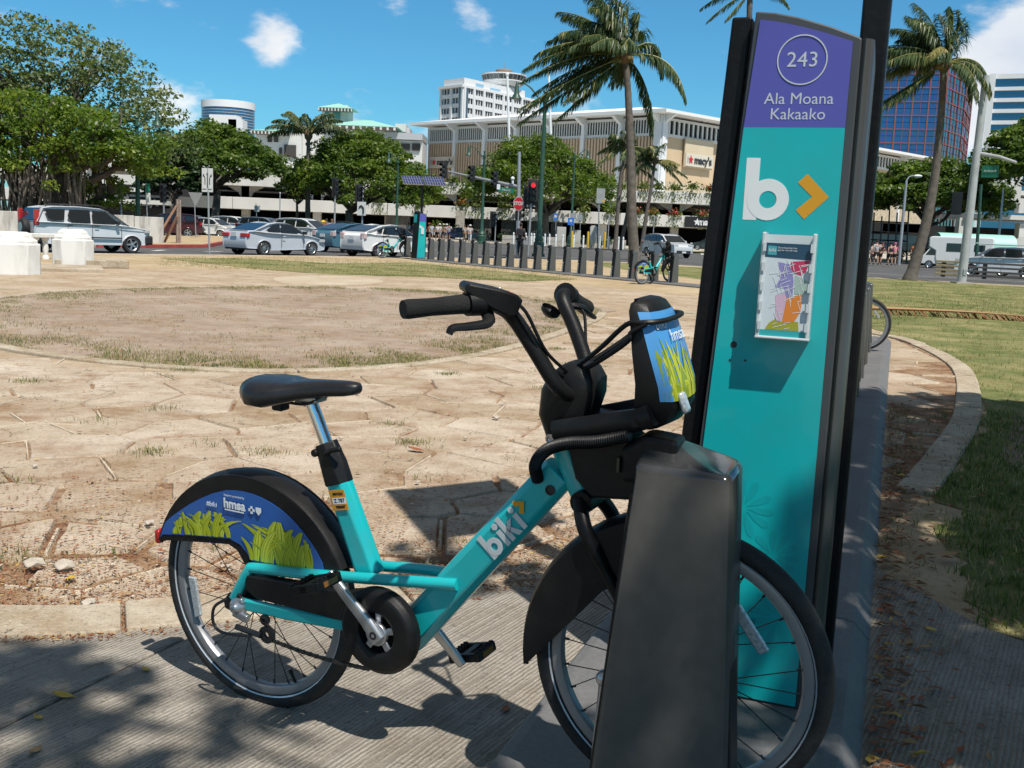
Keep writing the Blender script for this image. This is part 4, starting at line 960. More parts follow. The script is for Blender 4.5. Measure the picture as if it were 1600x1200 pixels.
# rounded metal edge on the right
ed = MB(); secs = []
for z, cut in ((PZ, 0), (1.838, 0)):
    secs.append([V((-.129, .004, z)), V((-.118, -.004, z)), V((-.106, .004, z)), V((-.098, .02, z)), V((-.096, .05, z - (.03 if z > 1 else 0))), V((-.096, .17, z - (.05 if z > 1 else 0))), V((-.129, .17, z))])
loft(ed, secs); ed.build('metal_edge', mat('kiosk_metal_edge', (.085, .083, .076), .42, .5, .15, 3, bump=.02, bscale=8), kio, smooth=60)
def kx(z): return -.487 + (z - .08) * (.487 - .385) / (1.89 - .08)       # left edge of the printed face
def topz(x): return 1.893 - .06 * ((x + .385) / .24) ** 1.4 if x > -.385 else 1.893
zs = .088
tp = [(kx(zs), zs), (-.150, zs), (-.150, 1.6225), (kx(1.6225), 1.6225)]
fc = MB(); fc.prism(tp, (0, -.001, 0), (1, 0, 0), (0, 0, 1), 0, .004); teal = fc.build('advert_panel', TEALP, kio, smooth=0)
pp = [(kx(1.6225), 1.6225), (-.150, 1.6225), (-.149, topz(-.149) - .003)] + [(x, topz(x) - .003) for x in (-.18, -.22, -.26, -.30, -.34, -.378)]
fc = MB(); fc.prism(pp, (0, -.001, 0), (1, 0, 0), (0, 0, 1), 0, .004); purp = fc.build('number_panel', PURPLE, kio, smooth=0)
yf = -.0055
cn = MB(); cn.rev([(.0585, 0), (.0615, 0), (.0615, .0012), (.0585, .0012)], (-.267, yf, 1.789), (0, -1, 0), 48, closed=True); cn.build('number_ring', GREYP, purp)
KW = mat('kiosk_lettering', (.50, .54, .62), .5)
letters('lettering', '243', .052, KW, purp, (-.266, yf, 1.788), (1, 0, 0), (0, 0, 1), .0004, .0, sx=1.02)
letters('lettering', 'Ala Moana', .040, KW, purp, (-.268, yf, 1.693), (1, 0, 0), (0, 0, 1), .0004, .0)
letters('lettering', 'Kakaako', .040, KW, purp, (-.268, yf, 1.655), (1, 0, 0), (0, 0, 1), .0004, .0)
round_word(teal, 'lettering', (-.386, yf + .0005, 1.388), (1, 0, 0), (0, 0, 1), .158, WHITEP, YELLOW, True, 'b')
# printed flower shadows low on the panel: tone on tone petals
rr = random.Random(4)
for (cx, cz, r_) in [(-.33, .62, .085), (-.24, .50, .07), (-.40, .45, .06), (-.22, .33, .08), (-.33, .28, .07)]:
    fl = MB()
    for k in range(11):
        a = 2 * pi * k / 11 + rr.uniform(-.1, .1); d = (cos(a), sin(a)); n_ = (-d[1], d[0]); pts = [(cx + d[0] * r_ * t + n_[0] * w, cz + d[1] * r_ * t + n_[1] * w) for t, w in ((.15, .0), (.5, r_ * .10), (.85, r_ * .12), (1, 0), (.85, -r_ * .12), (.5, -r_ * .10))]
        if all(x < -.155 and x > kx(z) + .005 for x, z in pts): fl.poly([(x, -.0056, z) for x, z in pts])
    fl.build('flower_print', mat('teal_print_tone', (.005, .345, .37), .38, coat=.25), teal, smooth=0, fix=False)
# map holder
mh = thing('map_holder', 'clear plastic leaflet holder with a street map fixed to the kiosk', 'leaflet holder', (0, 0, 0)); mh.location = UV(FACE - .006, 0); mh.rotation_euler = (0, 0, R(-20))
hx0, hx1, hz0, hz1 = -.327, -.190, 1.086, 1.358
bx = MB()
bx.box(((hx0 + hx1) / 2, -.006, (hz0 + hz1) / 2), (hx1 - hx0 - .012, .004, hz1 - hz0 - .01)); back = bx.build('holder_back', mat('holder_acrylic', (.55, .60, .62), .2, coat=.6), mh, smooth=0)
for x in (hx0 + .006, hx1 - .006):
    sb = MB(); sb.box((x, -.027, (hz0 + hz1) / 2), (.010, .052, hz1 - hz0)); sb.build('holder_side', MATS['holder_acrylic'], mh, smooth=0, bevel=.003)
    for k in range(5):
        cl_ = MB(); cl_.box((x + (.004 if x < -.25 else -.004), -.055, hz0 + .035 + k * .050), (.008, .004, .022)); cl_.build('holder_clip', MATS['holder_acrylic'], mh, smooth=0)
bb = MB(); bb.box(((hx0 + hx1) / 2, -.027, hz0 + .004), (hx1 - hx0, .054, .008)); bb.build('holder_base', MATS['holder_acrylic'], mh, smooth=0, bevel=.003)
mp_ = MB(); mp_.box(((hx0 + hx1) / 2 - .0, -.044, (hz0 + hz1) / 2 - .012), (.116, .004, .240)); lfl = mp_.build('leaflet', mat('leaflet_paper', (.60, .66, .70), .5), mh, smooth=0)
def flat(pts, col, e, nm):
    mb = MB(); mb.poly([((hx0 + hx1) / 2 - .058 + a * .116, -.0462 - e * .0002, hz0 + .010 + b * .240 - .002) for a, b in pts]); mb.build('map_print', mat(nm, col, .5, coat=.2), lfl, smooth=0, fix=False)
flat([(0, .84), (1, .82), (1, .985), (0, .99)], (.012, .06, .11), 1, 'map_navy'); flat([(.06, .865), (.25, .862), (.25, .955), (.06, .96)], (.05, .35, .40), 2, 'map_teal')
flat([(0, .0), (1, 0), (1, .065), (0, .065)], (.02, .36, .38), 1, 'map_teal2')
flat([(.30, .79), (.58, .77), (.66, .60), (.66, .42), (.55, .40), (.46, .52), (.26, .52), (.38, .62)], (.26, .24, .50), 1, 'map_violet'); flat([(.58, .80), (.98, .82), (.90, .70), (.80, .66), (.66, .68), (.55, .74)], (.50, .03, .10), 2, 'map_red')
flat([(.68, .66), (.98, .60), (.96, .46), (.70, .46)], (.36, .48, .42), 2, 'map_green'); flat([(.30, .44), (.50, .46), (.56, .36), (.46, .16), (.34, .18)], (.62, .42, .55), 2, 'map_pink')
flat([(.54, .42), (.86, .46), (.86, .28), (.74, .17), (.48, .15)], (.70, .22, .03), 3, 'map_orange'); flat([(.12, .07), (.85, .07), (.82, .17), (.40, .16), (.34, .19), (.20, .14)], (.35, .34, .03), 2, 'map_olive')
stt = MB(); rr = random.Random(2)
for k in range(46):
    a0, b0 = rr.uniform(.25, .9), rr.uniform(.08, .8)
    an = rr.choice((.35, .35 + pi / 2)) + rr.uniform(-.2, .2); l = rr.uniform(.05, .16); w = .006
    P = lambda a, b: ((hx0 + hx1) / 2 - .058 + max(0, min(1, a)) * .116, -.0472, hz0 + .010 + max(.07, min(.82, b)) * .240)
    d = (cos(an) * l, sin(an) * l * .5); n_ = (-sin(an) * w, cos(an) * w * .5)
    stt.quad(P(a0 - d[0] - n_[0], b0 - d[1] - n_[1]), P(a0 + d[0] - n_[0], b0 + d[1] - n_[1]), P(a0 + d[0] + n_[0], b0 + d[1] + n_[1]), P(a0 - d[0] + n_[0], b0 - d[1] + n_[1]))
stt.build('street_print', WHITEP, lfl, smooth=0, fix=False)
letters('lettering', 'biki', .013, WHITEP, lfl, ((hx0 + hx1) / 2 - .040, -.0472, hz0 + .010 + .905 * .24), (1, 0, 0), (0, 0, 1), .0001)
letters('lettering', 'Download the free\napp for the full map', .0062, WHITEP, lfl, ((hx0 + hx1) / 2 - .003, -.0472, hz0 + .010 + .92 * .24), (1, 0, 0), (0, 0, 1), .0001)
# black screen slab on the left flank, screw holes
sl = MB(); sl.prism([(-.553, PZ), (-.455, 1.905), (-.403, 1.905), (-.503, PZ)], (0, .03, 0), (1, 0, 0), (0, 0, 1), -.14, .0); sl.build('screen_slab', BLACKG, kio, smooth=0, bevel=.006)
for (x, z, r_) in ((-.385, 1.06, .009), (-.392, 1.018, .003), (-.352, 1.02, .003)):
    s_ = MB(); s_.rev([(r_, 0), (r_ * .8, .0015), (.0001, .0015)], (x, -.005, z), (0, -1, 0), 14); s_.build('fixing', STEELD, kio)
# solar mast behind the kiosk
ms = MB(); ms.box((-.108, .245, 1.86), (.072, .10, 3.60)); ms.build('mast', BLACKG, kio, smooth=0, bevel=.008)
# solar panel on the mast (above the frame; its shadow falls on the flagstones)
def solar(parent, Cn, E1, E2, cells=(6, 4)):
    Cn = V(Cn); E1 = V(E1); E2 = V(E2); O = Cn - E1 / 2 - E2 / 2; a = E1.normalized(); b = E2.normalized(); n = a.cross(b)
    if n.z < 0: O = O + E2; E2 = -E2; b = -b; n = -n
    p = MB(); p.prism([(0, 0), (E1.length, 0), (E1.length, E2.length), (0, E2.length)], O, a, b, -.03, 0); po = p.build('solar_panel', GALV, parent, smooth=0)
    c = MB()
    for i in range(cells[0]):
        for j in range(cells[1]):
            g = .012; x0, x1 = E1.length * (i + g * 2) / cells[0] + .008, E1.length * (i + 1 - g * 2) / cells[0] - .004; y0, y1 = E2.length * (j + g) / cells[1] + .008, E2.length * (j + 1 - g) / cells[1] - .004
            c.quad(*[O + a * x + b * y + n * .003 for x, y in ((x0, y0), (x1, y0), (x1, y1), (x0, y1))])
    c.build('solar_cell', mat('solar_cell_blue', (.015, .03, .12), .12, coat=.6), po, smooth=0, fix=False)
solar(kio, (-.16, .322, 3.75), (.447, .556, 0), (.436, -.56, -.25))

# ------------------------------------------------------------------ far row of docks, kiosk and bicycles
FP0, FP1 = V((-3.55, 42.0, 0)), V((4.75, 29.4, 0)); FD = (FP1 - FP0).normalized(); FA = atan2(FD.y, FD.x)   # along the row, towards the camera
FV = V((-FD.y, FD.x, 0))                     # the way the bicycles point (right and away)
FVA = atan2(FV.y, FV.x); DVA = FVA + R(10); DV_ = V((cos(DVA), sin(DVA), 0)); DN_ = V((-sin(DVA), cos(DVA), 0))
FARG = 'grey docks of the far row'
fplat = thing('dock_platform', 'long grey steel platform carrying the far row of docks by the road', 'platform')
for k in range(9):
    a = -2.9 + k * 2.15
    pb = MB(); prof = [(-.45, 0), (-.45, .03), (-.40, .06), (.30, .06), (.38, .02), (.38, 0)]
    pb.prism(prof, FP0 + FD * (a + 2.14), FV, (0, 0, 1), 0, 2.14); pb.build('platform_section', PLATE, fplat, smooth=0)
lab = ['first', 'second', 'third', 'fourth', 'fifth', 'sixth', 'seventh', 'eighth', 'ninth', 'tenth', 'eleventh', 'twelfth', 'thirteenth', 'fourteenth', 'fifteenth', 'sixteenth', 'seventeenth', 'eighteenth']
xs = [669, 685, 700, 718, 737, 755, 774, 793, 814, 836, 858, 882, 906, 932, 959, 986, 1019, 1050]
for i, px in enumerate(xs):
    # intersect pixel column ray with the row line
    d = ray(px + 4, 405); a = V((d.x, d.y, 0)); t = None
    den = a.x * FD.y - a.y * FD.x; tt = (FP0.x * FD.y - FP0.y * FD.x) / den; P = a * tt; P.z = .06
    if i == 17: l = 'last grey dock of the far row, holding a teal bicycle near the palm trunk'
    elif i == 16: l = 'grey dock of the far row just behind the right teal bicycle'
    else: l = lab[i] + ' empty grey dock right of the far kiosk'
    dk = dup(nd, P, DVA, l, FARG)
fdock0 = dup(nd, FP0 - FD * 1.95 + V((0, 0, .06)), DVA, 'dark grey dock left of the far kiosk holding a teal bicycle', FARG)
fb = dup(bike, (0, 0, 0), None, 'teal hire bicycle docked beside the far kiosk in front of the white hatchback', None, (0, 0, DVA))
fb.location = FP0 - FD * 1.95 - DV_ * 1.20 + DN_ * .118
fb2 = dup(bike, (0, 0, 0), None, 'teal hire bicycle at the right end of the far row of docks', None, (0, 0, DVA))
d = ray(1050, 430); a = V((d.x, d.y, 0)); den = a.x * FD.y - a.y * FD.x; P = a * ((FP0.x * FD.y - FP0.y * FD.x) / den)
fb2.location = P - DV_ * 1.20 + DN_ * .118
# far kiosk: teal face towards us, black screen face to the left
fk = thing('station_kiosk', 'slim teal bicycle station kiosk with black screen side, far off by the road', 'kiosk', FP0 - FD * .75, R(0)); 
fk.rotation_euler = (0, 0, FVA)
kb2 = MB(); kb2.prism([(-.26, .06), (-.15, 1.92), (.12, 1.86), (.17, 1.84), (.17, .06)], (0, .10, 0), (1, 0, 0), (0, 0, 1), 0, .20); kb2.build('kiosk_body', MATS['kiosk_frame_grey'], fk, smooth=0)
k2 = MB(); k2.prism([(-.235, .09), (-.155, 1.55), (.13, 1.55), (.13, .09)], (0, -.102, 0), (1, 0, 0), (0, 0, 1), 0, .004); t2 = k2.build('advert_panel', TEALP, fk, smooth=0)
k2 = MB(); k2.prism([(-.155, 1.555), (-.14, 1.88), (.13, 1.83), (.13, 1.555)], (0, -.102, 0), (1, 0, 0), (0, 0, 1), 0, .004); k2.build('number_panel', PURPLE, fk, smooth=0)
k2 = MB(); k2.box((-.02, -.125, 1.18), (.13, .03, .26)); k2.build('map_holder', MATS['holder_acrylic'], fk, smooth=0)
round_word(t2, 'lettering', (-.14, -.107, 1.30), (1, 0, 0), (0, 0, 1), .12, WHITEP, YELLOW, True, 'b')
sb = MB(); sb.prism([(-.16, 0), (.28, 0), (.28, 1.9), (-.16, 1.9)], (-.262, 0, .06), (0, 1, 0), (.057, 0, 1), -.05, 0); sb.build('screen_slab', BLACKG, fk, smooth=0, bevel=.02)
sb = MB(); sb.prism([(-.02, 1.45), (.24, 1.45), (.24, 1.78), (-.02, 1.78)], (-.318, 0, .06), (0, 1, 0), (.057, 0, 1), -.006, 0); sb.build('screen', TEALP, fk, smooth=0)
m2 = MB(); m2.box((.09, .20, 1.62), (.075, .075, 3.16)); m2.build('mast', BLACKG, fk, smooth=0)
Minv = Matrix.Rotation(-FVA, 3, 'Z')
for cx in (-.40, .48):
    solar(fk, V((.09, .20, 3.22)) + Minv @ V((cx, 0, 0)), Minv @ V((.82, 0, 0)), Minv @ V((.20, -.62, -.36)), (8, 3))

# ------------------------------------------------------------------ vehicles
def paint(name, col, metal=.3): return mat(name, col, .28, metal, .03, 2, coat=.8)
GLASSC = glassmat('car_glass', (.010, .013, .014), .06, 1, .5); GLASSB = glassmat('car_glass_blue', (.012, .022, .030), .06, 1, .5)
HEADL = mat('headlamp', (.55, .57, .58), .08, .3, coat=.8); TAILL = mat('tail_lamp', (.42, .015, .015), .15, coat=.8); TAILC = mat('tail_lamp_clear', (.55, .40, .40), .15, coat=.8)
ORNG = mat('indicator_lamp', (.65, .22, .01), .15, coat=.8); PLATEW = mat('number_plate', (.6, .62, .62), .5)
TRIMB = mat('car_trim_black', (.018, .018, .019), .55)
WHEELS = {}
def car_wheel(parent, x, y, r, style='ten'):
    key = (round(r, 3), style)
    sgn = 1 if y > 0 else -1
    if key not in WHEELS:
        t = MB(); t.rev([(r * .66, -.10), (r * .92, -.105), (r * .985, -.085), (r, -.04), (r, .04), (r * .985, .085), (r * .92, .105), (r * .66, .10)], (0, 0, 0), (0, 1, 0), 28, closed=True)
        m = MB(); m.rev([(r * .68, .095), (r * .66, .102), (r * .60, .085), (r * .60, .05), (.001, .05)], (0, 0, 0), (0, 1, 0), 28)
        k = {'ten': 10, 'five': 5, 'seven': 7}[style]
        for i in range(k):
            a = 2 * pi * i / k; w = .016 if k == 10 else .034
            m.add([(cos(a) * q + -sin(a) * w_, yy, sin(a) * q + cos(a) * w_) for q, w_, yy in ((r * .12, w, .09), (r * .12, -w, .09), (r * .62, -w * .7, .098), (r * .62, w * .7, .098), (r * .12, w, .06), (r * .12, -w, .06), (r * .62, -w * .7, .06), (r * .62, w * .7, .06))],
                  [(0, 1, 2, 3), (0, 4, 5, 1), (1, 5, 6, 2), (2, 6, 7, 3), (3, 7, 4, 0)])
        m.rev([(r * .16, .08), (r * .14, .10), (.001, .103)], (0, 0, 0), (0, 1, 0), 14)
        b = MB(); b.rev([(r * .60, .051), (.001, .051)], (0, 0, 0), (0, 1, 0), 20)
        WHEELS[key] = (t.mesh('tyre', [RUBBER]), m.mesh('rim', [SILVER]), b.mesh('brake', [DARKIN]))
    a = WHEELS[key]
    w = link('wheel', a[0], parent); w.location = (x, y, r); w.rotation_euler = (0, 0, 0 if sgn > 0 else pi)
    link('rim', a[1], w); link('brake', a[2], w)
def make_car(label, color, spec, loc, heading, group='cars in the traffic beyond the docks', cat='car', name='car'):
    """spec: L,W,H, wb (wheelbase), r, fo (front overhang), prof lower body side outline, cab = greenhouse outline, windows"""
    t = thing(name, label, cat, loc, heading, group)
    L_, Wd, H = spec['L'], spec['W'], spec['H']; hw = Wd / 2; r = spec['r']; xf = L_ / 2 - spec['fo']; xr = xf - spec['wb']
    def arch(xc):
        R_ = r * 1.13; return [(xc + R_ * cos(R(a)), max(spec['sill'], r * .98 + R_ * sin(R(a)))) for a in range(-25, 206, 21)]
    # lower body outline, clockwise from front bottom
    top = spec['top']                      # list of (x,z) from front nose up over bonnet to tail
    out = [(L_ / 2 - .06, spec['sill'] + .05)] + top + [(-L_ / 2 + .06, spec['sill'] + .08)] + [p for p in reversed(arch(xr))] + [p for p in reversed(arch(xf))]
    def plan(x, z, s):                      # plan taper and tumblehome
        e = max(0, abs(x) - L_ * .33) / (L_ * .17); y = hw * (1 - .16 * e * e); y *= 1 - .05 * max(0, (z - .62)) - .06 * max(0, .5 - z)
        return s * y
    # rounded section: outline repeated at several half-widths with a soft shoulder
    mb = MB(); n = len(out); cz = sum(z for x, z in out) / n
    levels = [(-1.0, 0), (1.0, 0)]
    rows = []
    for s, ins in ((-.93, .0), (-1.0, .035), (1.0, .035), (.93, .0)):
        row = []
        for x, z in out:
            zz = z; xx = x
            if ins:
                zz = z - ins * (1 if z > .55 else 0); xx = x * (1 - ins * .35) if abs(x) > L_ * .40 else x
            row.append(V((xx, plan(x, zz, s), zz)))
        rows.append(row)
    vs = [p for row in rows for p in row]; fs = []
    for k in range(3):
        for i in range(n): fs.append((k * n + i, k * n + (i + 1) % n, (k + 1) * n + (i + 1) % n, (k + 1) * n + i))
    fs += [tuple(range(n - 1, -1, -1)), tuple(range(3 * n, 4 * n))]
    mb.add(vs, fs); body = mb.build('body', color, t, smooth=38)
    # floor / dark inner
    fl_ = MB(); fl_.box((0, 0, spec['sill'] + .12), (L_ * .94, Wd * .80, .22)); fl_.build('underbody', DARKIN, t, smooth=0)
    # cabin
    cab = spec['cab']; rows = []; n = len(cab); zb = min(z for x, z in cab)
    def cy(z, s): f = (z - zb) / (H - zb); return s * (hw * .955 - f * spec.get('tumble', .17))
    mc = MB(); rr_ = []
    for s, ins in ((-.86, 0), (-1, .03), (1, .03), (.86, 0)):
        rr_.append([V((x * (1 - ins * .3), cy(z - (ins if z > H - .25 else 0), s), z - (ins if z > H - .25 else 0))) for x, z in cab])
    vs = [p for row in rr_ for p in row]; fs = []
    for k in range(3):
        for i in range(n): fs.append((k * n + i, k * n + (i + 1) % n, (k + 1) * n + (i + 1) % n, (k + 1) * n + i))
    fs += [tuple(range(n - 1, -1, -1)), tuple(range(3 * n, 4 * n))]
    mc.add(vs, fs); mc.build('cabin', color, t, smooth=38)
    for s in (-1, 1):
        for w_ in spec['win']:
            wb_ = MB(); pts = [V((x, cy(z, s) + s * .012, z)) for x, z in w_]
            cen = sum(pts, V()) / len(pts); wb_.poly(pts if s < 0 else pts[::-1]); wb_.v += [tuple(p - V((0, s * .03, 0))) for p in (pts if s < 0 else pts[::-1])]
            wo = wb_.build('side_window', spec.get('glass', GLASSC), t, smooth=0, fix=False)
            # rubber surround
    for nm in ('windscreen', 'rear_window'):
        (xa, za), (xb, zb2), ins = spec[nm]
        d = V((xb - xa, 0, zb2 - za)).normalized(); nrm = V((-d.z, 0, d.x)) * (1 if nm == 'rear_window' else -1)
        if nrm.z < 0: nrm = -nrm
        q = [V((xa, cy(za, -1) * .90, za)), V((xa, cy(za, 1) * .90, za)), V((xb, cy(zb2, 1) * .88, zb2)), V((xb, cy(zb2, -1) * .88, zb2))]
        g_ = MB(); g_.poly([p + nrm * .015 for p in q]); g_.build(nm, GLASSB if nm == 'rear_window' else spec.get('glass', GLASSC), t, smooth=0, fix=False)
    # details
    for s in (-1, 1):
        for nm, key, m_ in (('headlight', 'head', HEADL), ('tail_light', 'tail', spec.get('tailmat', TAILL))):
            x0, x1, z0, z1 = spec[key]
            d_ = MB(); y1 = plan((x0 + x1) / 2, (z0 + z1) / 2, s); y0 = y1 - s * spec.get('lampw', .32)
            d_.box(((x0 + x1) / 2, (y0 + y1) / 2 + s * .006, (z0 + z1) / 2), (abs(x1 - x0), abs(y1 - y0), z1 - z0)); d_.build(nm, m_, t, smooth=0, bevel=.03, seg=2)
        mr = MB(); mr.box((spec['mirror'], s * (hw + .07), spec['mz']), (.12, .17, .13)); mr.build('wing_mirror', spec.get('mirmat', color), t, smooth=0, bevel=.03)
        for hx in spec['handles']:
            h = MB(); h.box((hx, s * (plan(hx, spec['hz'], 1) + .012), spec['hz']), (.17, .03, .035)); h.build('door_handle', spec.get('handmat', color), t, smooth=0, bevel=.01)
        for sx in spec['seams']:
            h = MB(); h.box((sx, s * (plan(sx, .7, 1) - .002), (spec['sill'] + .12 + spec['belt']) / 2), (.012, .012, spec['belt'] - spec['sill'] - .14)); h.build('door_seam', TRIMB, t, smooth=0)
        if spec.get('strip'):
            h = MB(); h.box(((xf + xr) / 2, s * (hw - .005), .56), (spec['wb'] - 2.4 * r, .04, .05)); h.build('side_strip', TRIMB, t, smooth=0)
    if spec.get('cladding'):
        for bx_, ln in ((L_ / 2 - .10, .30), (-L_ / 2 + .12, .30)):
            h = MB(); h.box((bx_, 0, spec['sill'] + .20), (ln, Wd * .93, .34)); h.build('bumper', TRIMB, t, smooth=0, bevel=.06)
    else:
        h = MB(); h.box((L_ / 2 - .04, 0, spec['sill'] + .16), (.10, Wd * .62, .14)); h.build('grille', TRIMB, t, smooth=0, bevel=.02)
    h = MB(); h.box((-L_ / 2 + .01, 0, spec.get('pz', .72)), (.03, .34, .16)); h.build('number_plate', PLATEW, t, smooth=0)
    h = MB(); h.box((L_ / 2 - .0, 0, .42), (.03, .34, .12)); h.build('number_plate', PLATEW, t, smooth=0)
    for x in (xf, xr):
        for s in (-1, 1): car_wheel(t, x, s * (hw - .115), r, spec.get('wheel', 'ten'))
    if spec.get('spare'):
        sp = MB(); sp.rev([(.001, .14), (.20, .14), (.26, .12), (.30, .10), (.33, .0), (.30, -.10), (.18, -.10)], (-L_ / 2 - .10, -.12, .86), (-1, 0, 0), 26); so = sp.build('spare_wheel', RUBBER, t)
        sp = MB(); sp.rev([(.001, .15), (.17, .15), (.19, .13)], (-L_ / 2 - .10, -.12, .86), (-1, 0, 0), 20); sp.build('spare_rim', SILVER, so)
    if spec.get('rails'):
        for s in (-1, 1):
            h = MB(); h.tube(spline([(-1.25, s * .58, H - .02), (-1.0, s * .58, H + .05), (0.1, s * .58, H + .06), (.45, s * .58, H - .02)], 4), .02, 8); h.build('roof_rail', TRIMB, t)
    return t

COUPE = dict(L=4.44, W=1.75, H=1.39, wb=2.65, fo=.92, r=.318, sill=.22, belt=.92, top=[(2.20, .42), (2.17, .60), (2.05, .70), (1.60, .80), (1.05, .90), (0, .93), (-1.2, .97), (-1.85, 1.02), (-2.10, 1.00), (-2.19, .80), (-2.22, .50)],
    cab=[(1.10, .88), (.30, 1.31), (-.05, 1.38), (-.50, 1.385), (-.95, 1.32), (-1.85, 1.00), (-1.5, .92)], win=[[(.80, .95), (.22, 1.27), (-.35, 1.31), (-.38, .96)], [(-.44, .97), (-.42, 1.31), (-.75, 1.28), (-1.22, 1.04), (-1.1, .99)]],
    windscreen=((1.02, .93), (.34, 1.30), 0), rear_window=((-1.78, 1.02), (-.98, 1.315), 0), head=(1.78, 2.12, .58, .72), tail=(-2.20, -2.02, .74, .90), mirror=.78, mz=.98, handles=(-.28,), hz=.80, seams=(.82, -.42), mirmat=TRIMB, lampw=.42, pz=.84)
SUVC = dict(L=4.36, W=1.78, H=1.66, wb=2.62, fo=.82, r=.335, sill=.30, belt=1.02, top=[(2.16, .55), (2.12, .80), (1.98, .92), (1.20, 1.03), (.9, 1.05), (-1.9, 1.10), (-2.12, 1.10), (-2.17, .80), (-2.18, .55)],
    cab=[(1.28, 1.02), (.55, 1.52), (.25, 1.62), (-.6, 1.66), (-1.5, 1.64), (-1.86, 1.58), (-2.12, 1.08), (-1.9, 1.02)], win=[[(.92, 1.07), (.40, 1.50), (-.10, 1.53), (-.12, 1.08)], [(-.20, 1.08), (-.18, 1.54), (-.92, 1.54), (-1.02, 1.30), (-.90, 1.10)], [(-1.16, 1.14), (-1.08, 1.54), (-1.80, 1.52), (-1.72, 1.22), (-1.60, 1.14)]],
    windscreen=((1.22, 1.06), (.58, 1.52), 0), rear_window=((-2.09, 1.12), (-1.90, 1.55), 0), head=(1.90, 2.12, .76, .90), tail=(-2.16, -2.0, .95, 1.50), mirror=.78, mz=1.12, handles=(.02, -.95), hz=.98, seams=(.95, -.15, -1.05), cladding=True, spare=True, rails=True, strip=True, wheel='five', handmat=TRIMB, mirmat=TRIMB, lampw=.14)
SUVM = dict(L=4.65, W=1.86, H=1.70, wb=2.75, fo=.92, r=.35, sill=.30, belt=1.05, top=[(2.30, .55), (2.28, .82), (2.10, .98), (1.35, 1.08), (.95, 1.10), (-1.9, 1.14), (-2.26, 1.12), (-2.31, .85), (-2.32, .55)],
    cab=[(1.35, 1.06), (.55, 1.56), (.15, 1.67), (-.7, 1.70), (-1.6, 1.64), (-1.92, 1.56), (-2.26, 1.12), (-1.9, 1.04)], win=[[(.98, 1.12), (.40, 1.54), (-.14, 1.58), (-.16, 1.13)], [(-.24, 1.13), (-.22, 1.58), (-1.0, 1.56), (-1.10, 1.14)], [(-1.20, 1.15), (-1.10, 1.55), (-1.62, 1.50), (-1.90, 1.24), (-1.8, 1.18)]],
    windscreen=((1.28, 1.11), (.60, 1.55), 0), rear_window=((-2.20, 1.16), (-1.95, 1.54), 0), head=(2.02, 2.24, .80, .97), tail=(-2.30, -2.12, .92, 1.14), mirror=.86, mz=1.16, handles=(.02, -.98), hz=.98, seams=(1.0, -.19, -1.12), lampw=.40, wheel='five')
HATCH = dict(L=4.46, W=1.745, H=1.49, wb=2.70, fo=.92, r=.312, sill=.24, belt=.96, top=[(2.22, .42), (2.18, .62), (2.0, .74), (1.45, .90), (.9, .97), (-1.6, 1.04), (-2.05, 1.10), (-2.20, .98), (-2.23, .50)],
    cab=[(1.45, .88), (.55, 1.36), (.10, 1.47), (-.35, 1.49), (-1.0, 1.42), (-2.03, 1.13), (-2.05, 1.04), (-1.6, .98)], win=[[(1.12, .98), (.45, 1.34), (-.05, 1.40), (-.08, 1.0)], [(-.15, 1.0), (-.12, 1.40), (-.85, 1.35), (-1.05, 1.06)], [(-1.12, 1.08), (-.93, 1.34), (-1.35, 1.22), (-1.40, 1.12)]],
    windscreen=((1.35, .95), (.60, 1.35), 0), rear_window=((-2.02, 1.15), (-1.05, 1.415), 0), head=(1.80, 2.14, .62, .78), tail=(-2.20, -2.0, .80, 1.06), mirror=.95, mz=1.02, handles=(.05, -.85), hz=.88, seams=(1.0, -.11, -1.05), tailmat=TAILC, lampw=.26, pz=.84, wheel='seven')
SEDAN = dict(L=4.6, W=1.78, H=1.46, wb=2.70, fo=.95, r=.32, sill=.24, belt=.96, top=[(2.28, .42), (2.25, .62), (2.1, .76), (1.4, .92), (.9, .97), (-1.4, 1.02), (-2.15, 1.02), (-2.28, .85), (-2.30, .50)],
    cab=[(1.30, .92), (.50, 1.38), (.10, 1.45), (-.6, 1.46), (-1.05, 1.38), (-1.75, 1.03), (-1.5, .95)], win=[[(.98, 1.0), (.40, 1.36), (-.10, 1.40), (-.12, 1.02)], [(-.20, 1.02), (-.18, 1.40), (-.80, 1.37), (-1.28, 1.06)]],
    windscreen=((1.22, .98), (.55, 1.37), 0), rear_window=((-1.68, 1.07), (-1.08, 1.375), 0), head=(1.95, 2.22, .64, .80), tail=(-2.28, -2.1, .78, .95), mirror=.85, mz=1.04, handles=(.0, -.95), hz=.88, seams=(.95, -.16, -1.15), lampw=.36, wheel='seven')
SMALL = dict(HATCH, L=4.05, wb=2.45, fo=.82, H=1.47, top=[(2.02, .42), (1.98, .64), (1.85, .76), (1.25, .92), (.85, .97), (-1.5, 1.02), (-1.92, 1.05), (-2.02, .85), (-2.03, .5)],
    cab=[(1.25, .90), (.50, 1.36), (.10, 1.46), (-.5, 1.47), (-1.2, 1.40), (-1.90, 1.07), (-1.5, .96)], win=[[(.95, .99), (.40, 1.34), (-.2, 1.39), (-.24, 1.0)], [(-.32, 1.0), (-.28, 1.39), (-.95, 1.34), (-1.30, 1.08)]],
    windscreen=((1.18, .96), (.55, 1.36), 0), rear_window=((-1.85, 1.10), (-1.25, 1.39), 0), head=(1.72, 1.98, .66, .82), tail=(-2.02, -1.85, .80, 1.0), handles=(-.2,), seams=(.95, -.28), tailmat=TAILL)
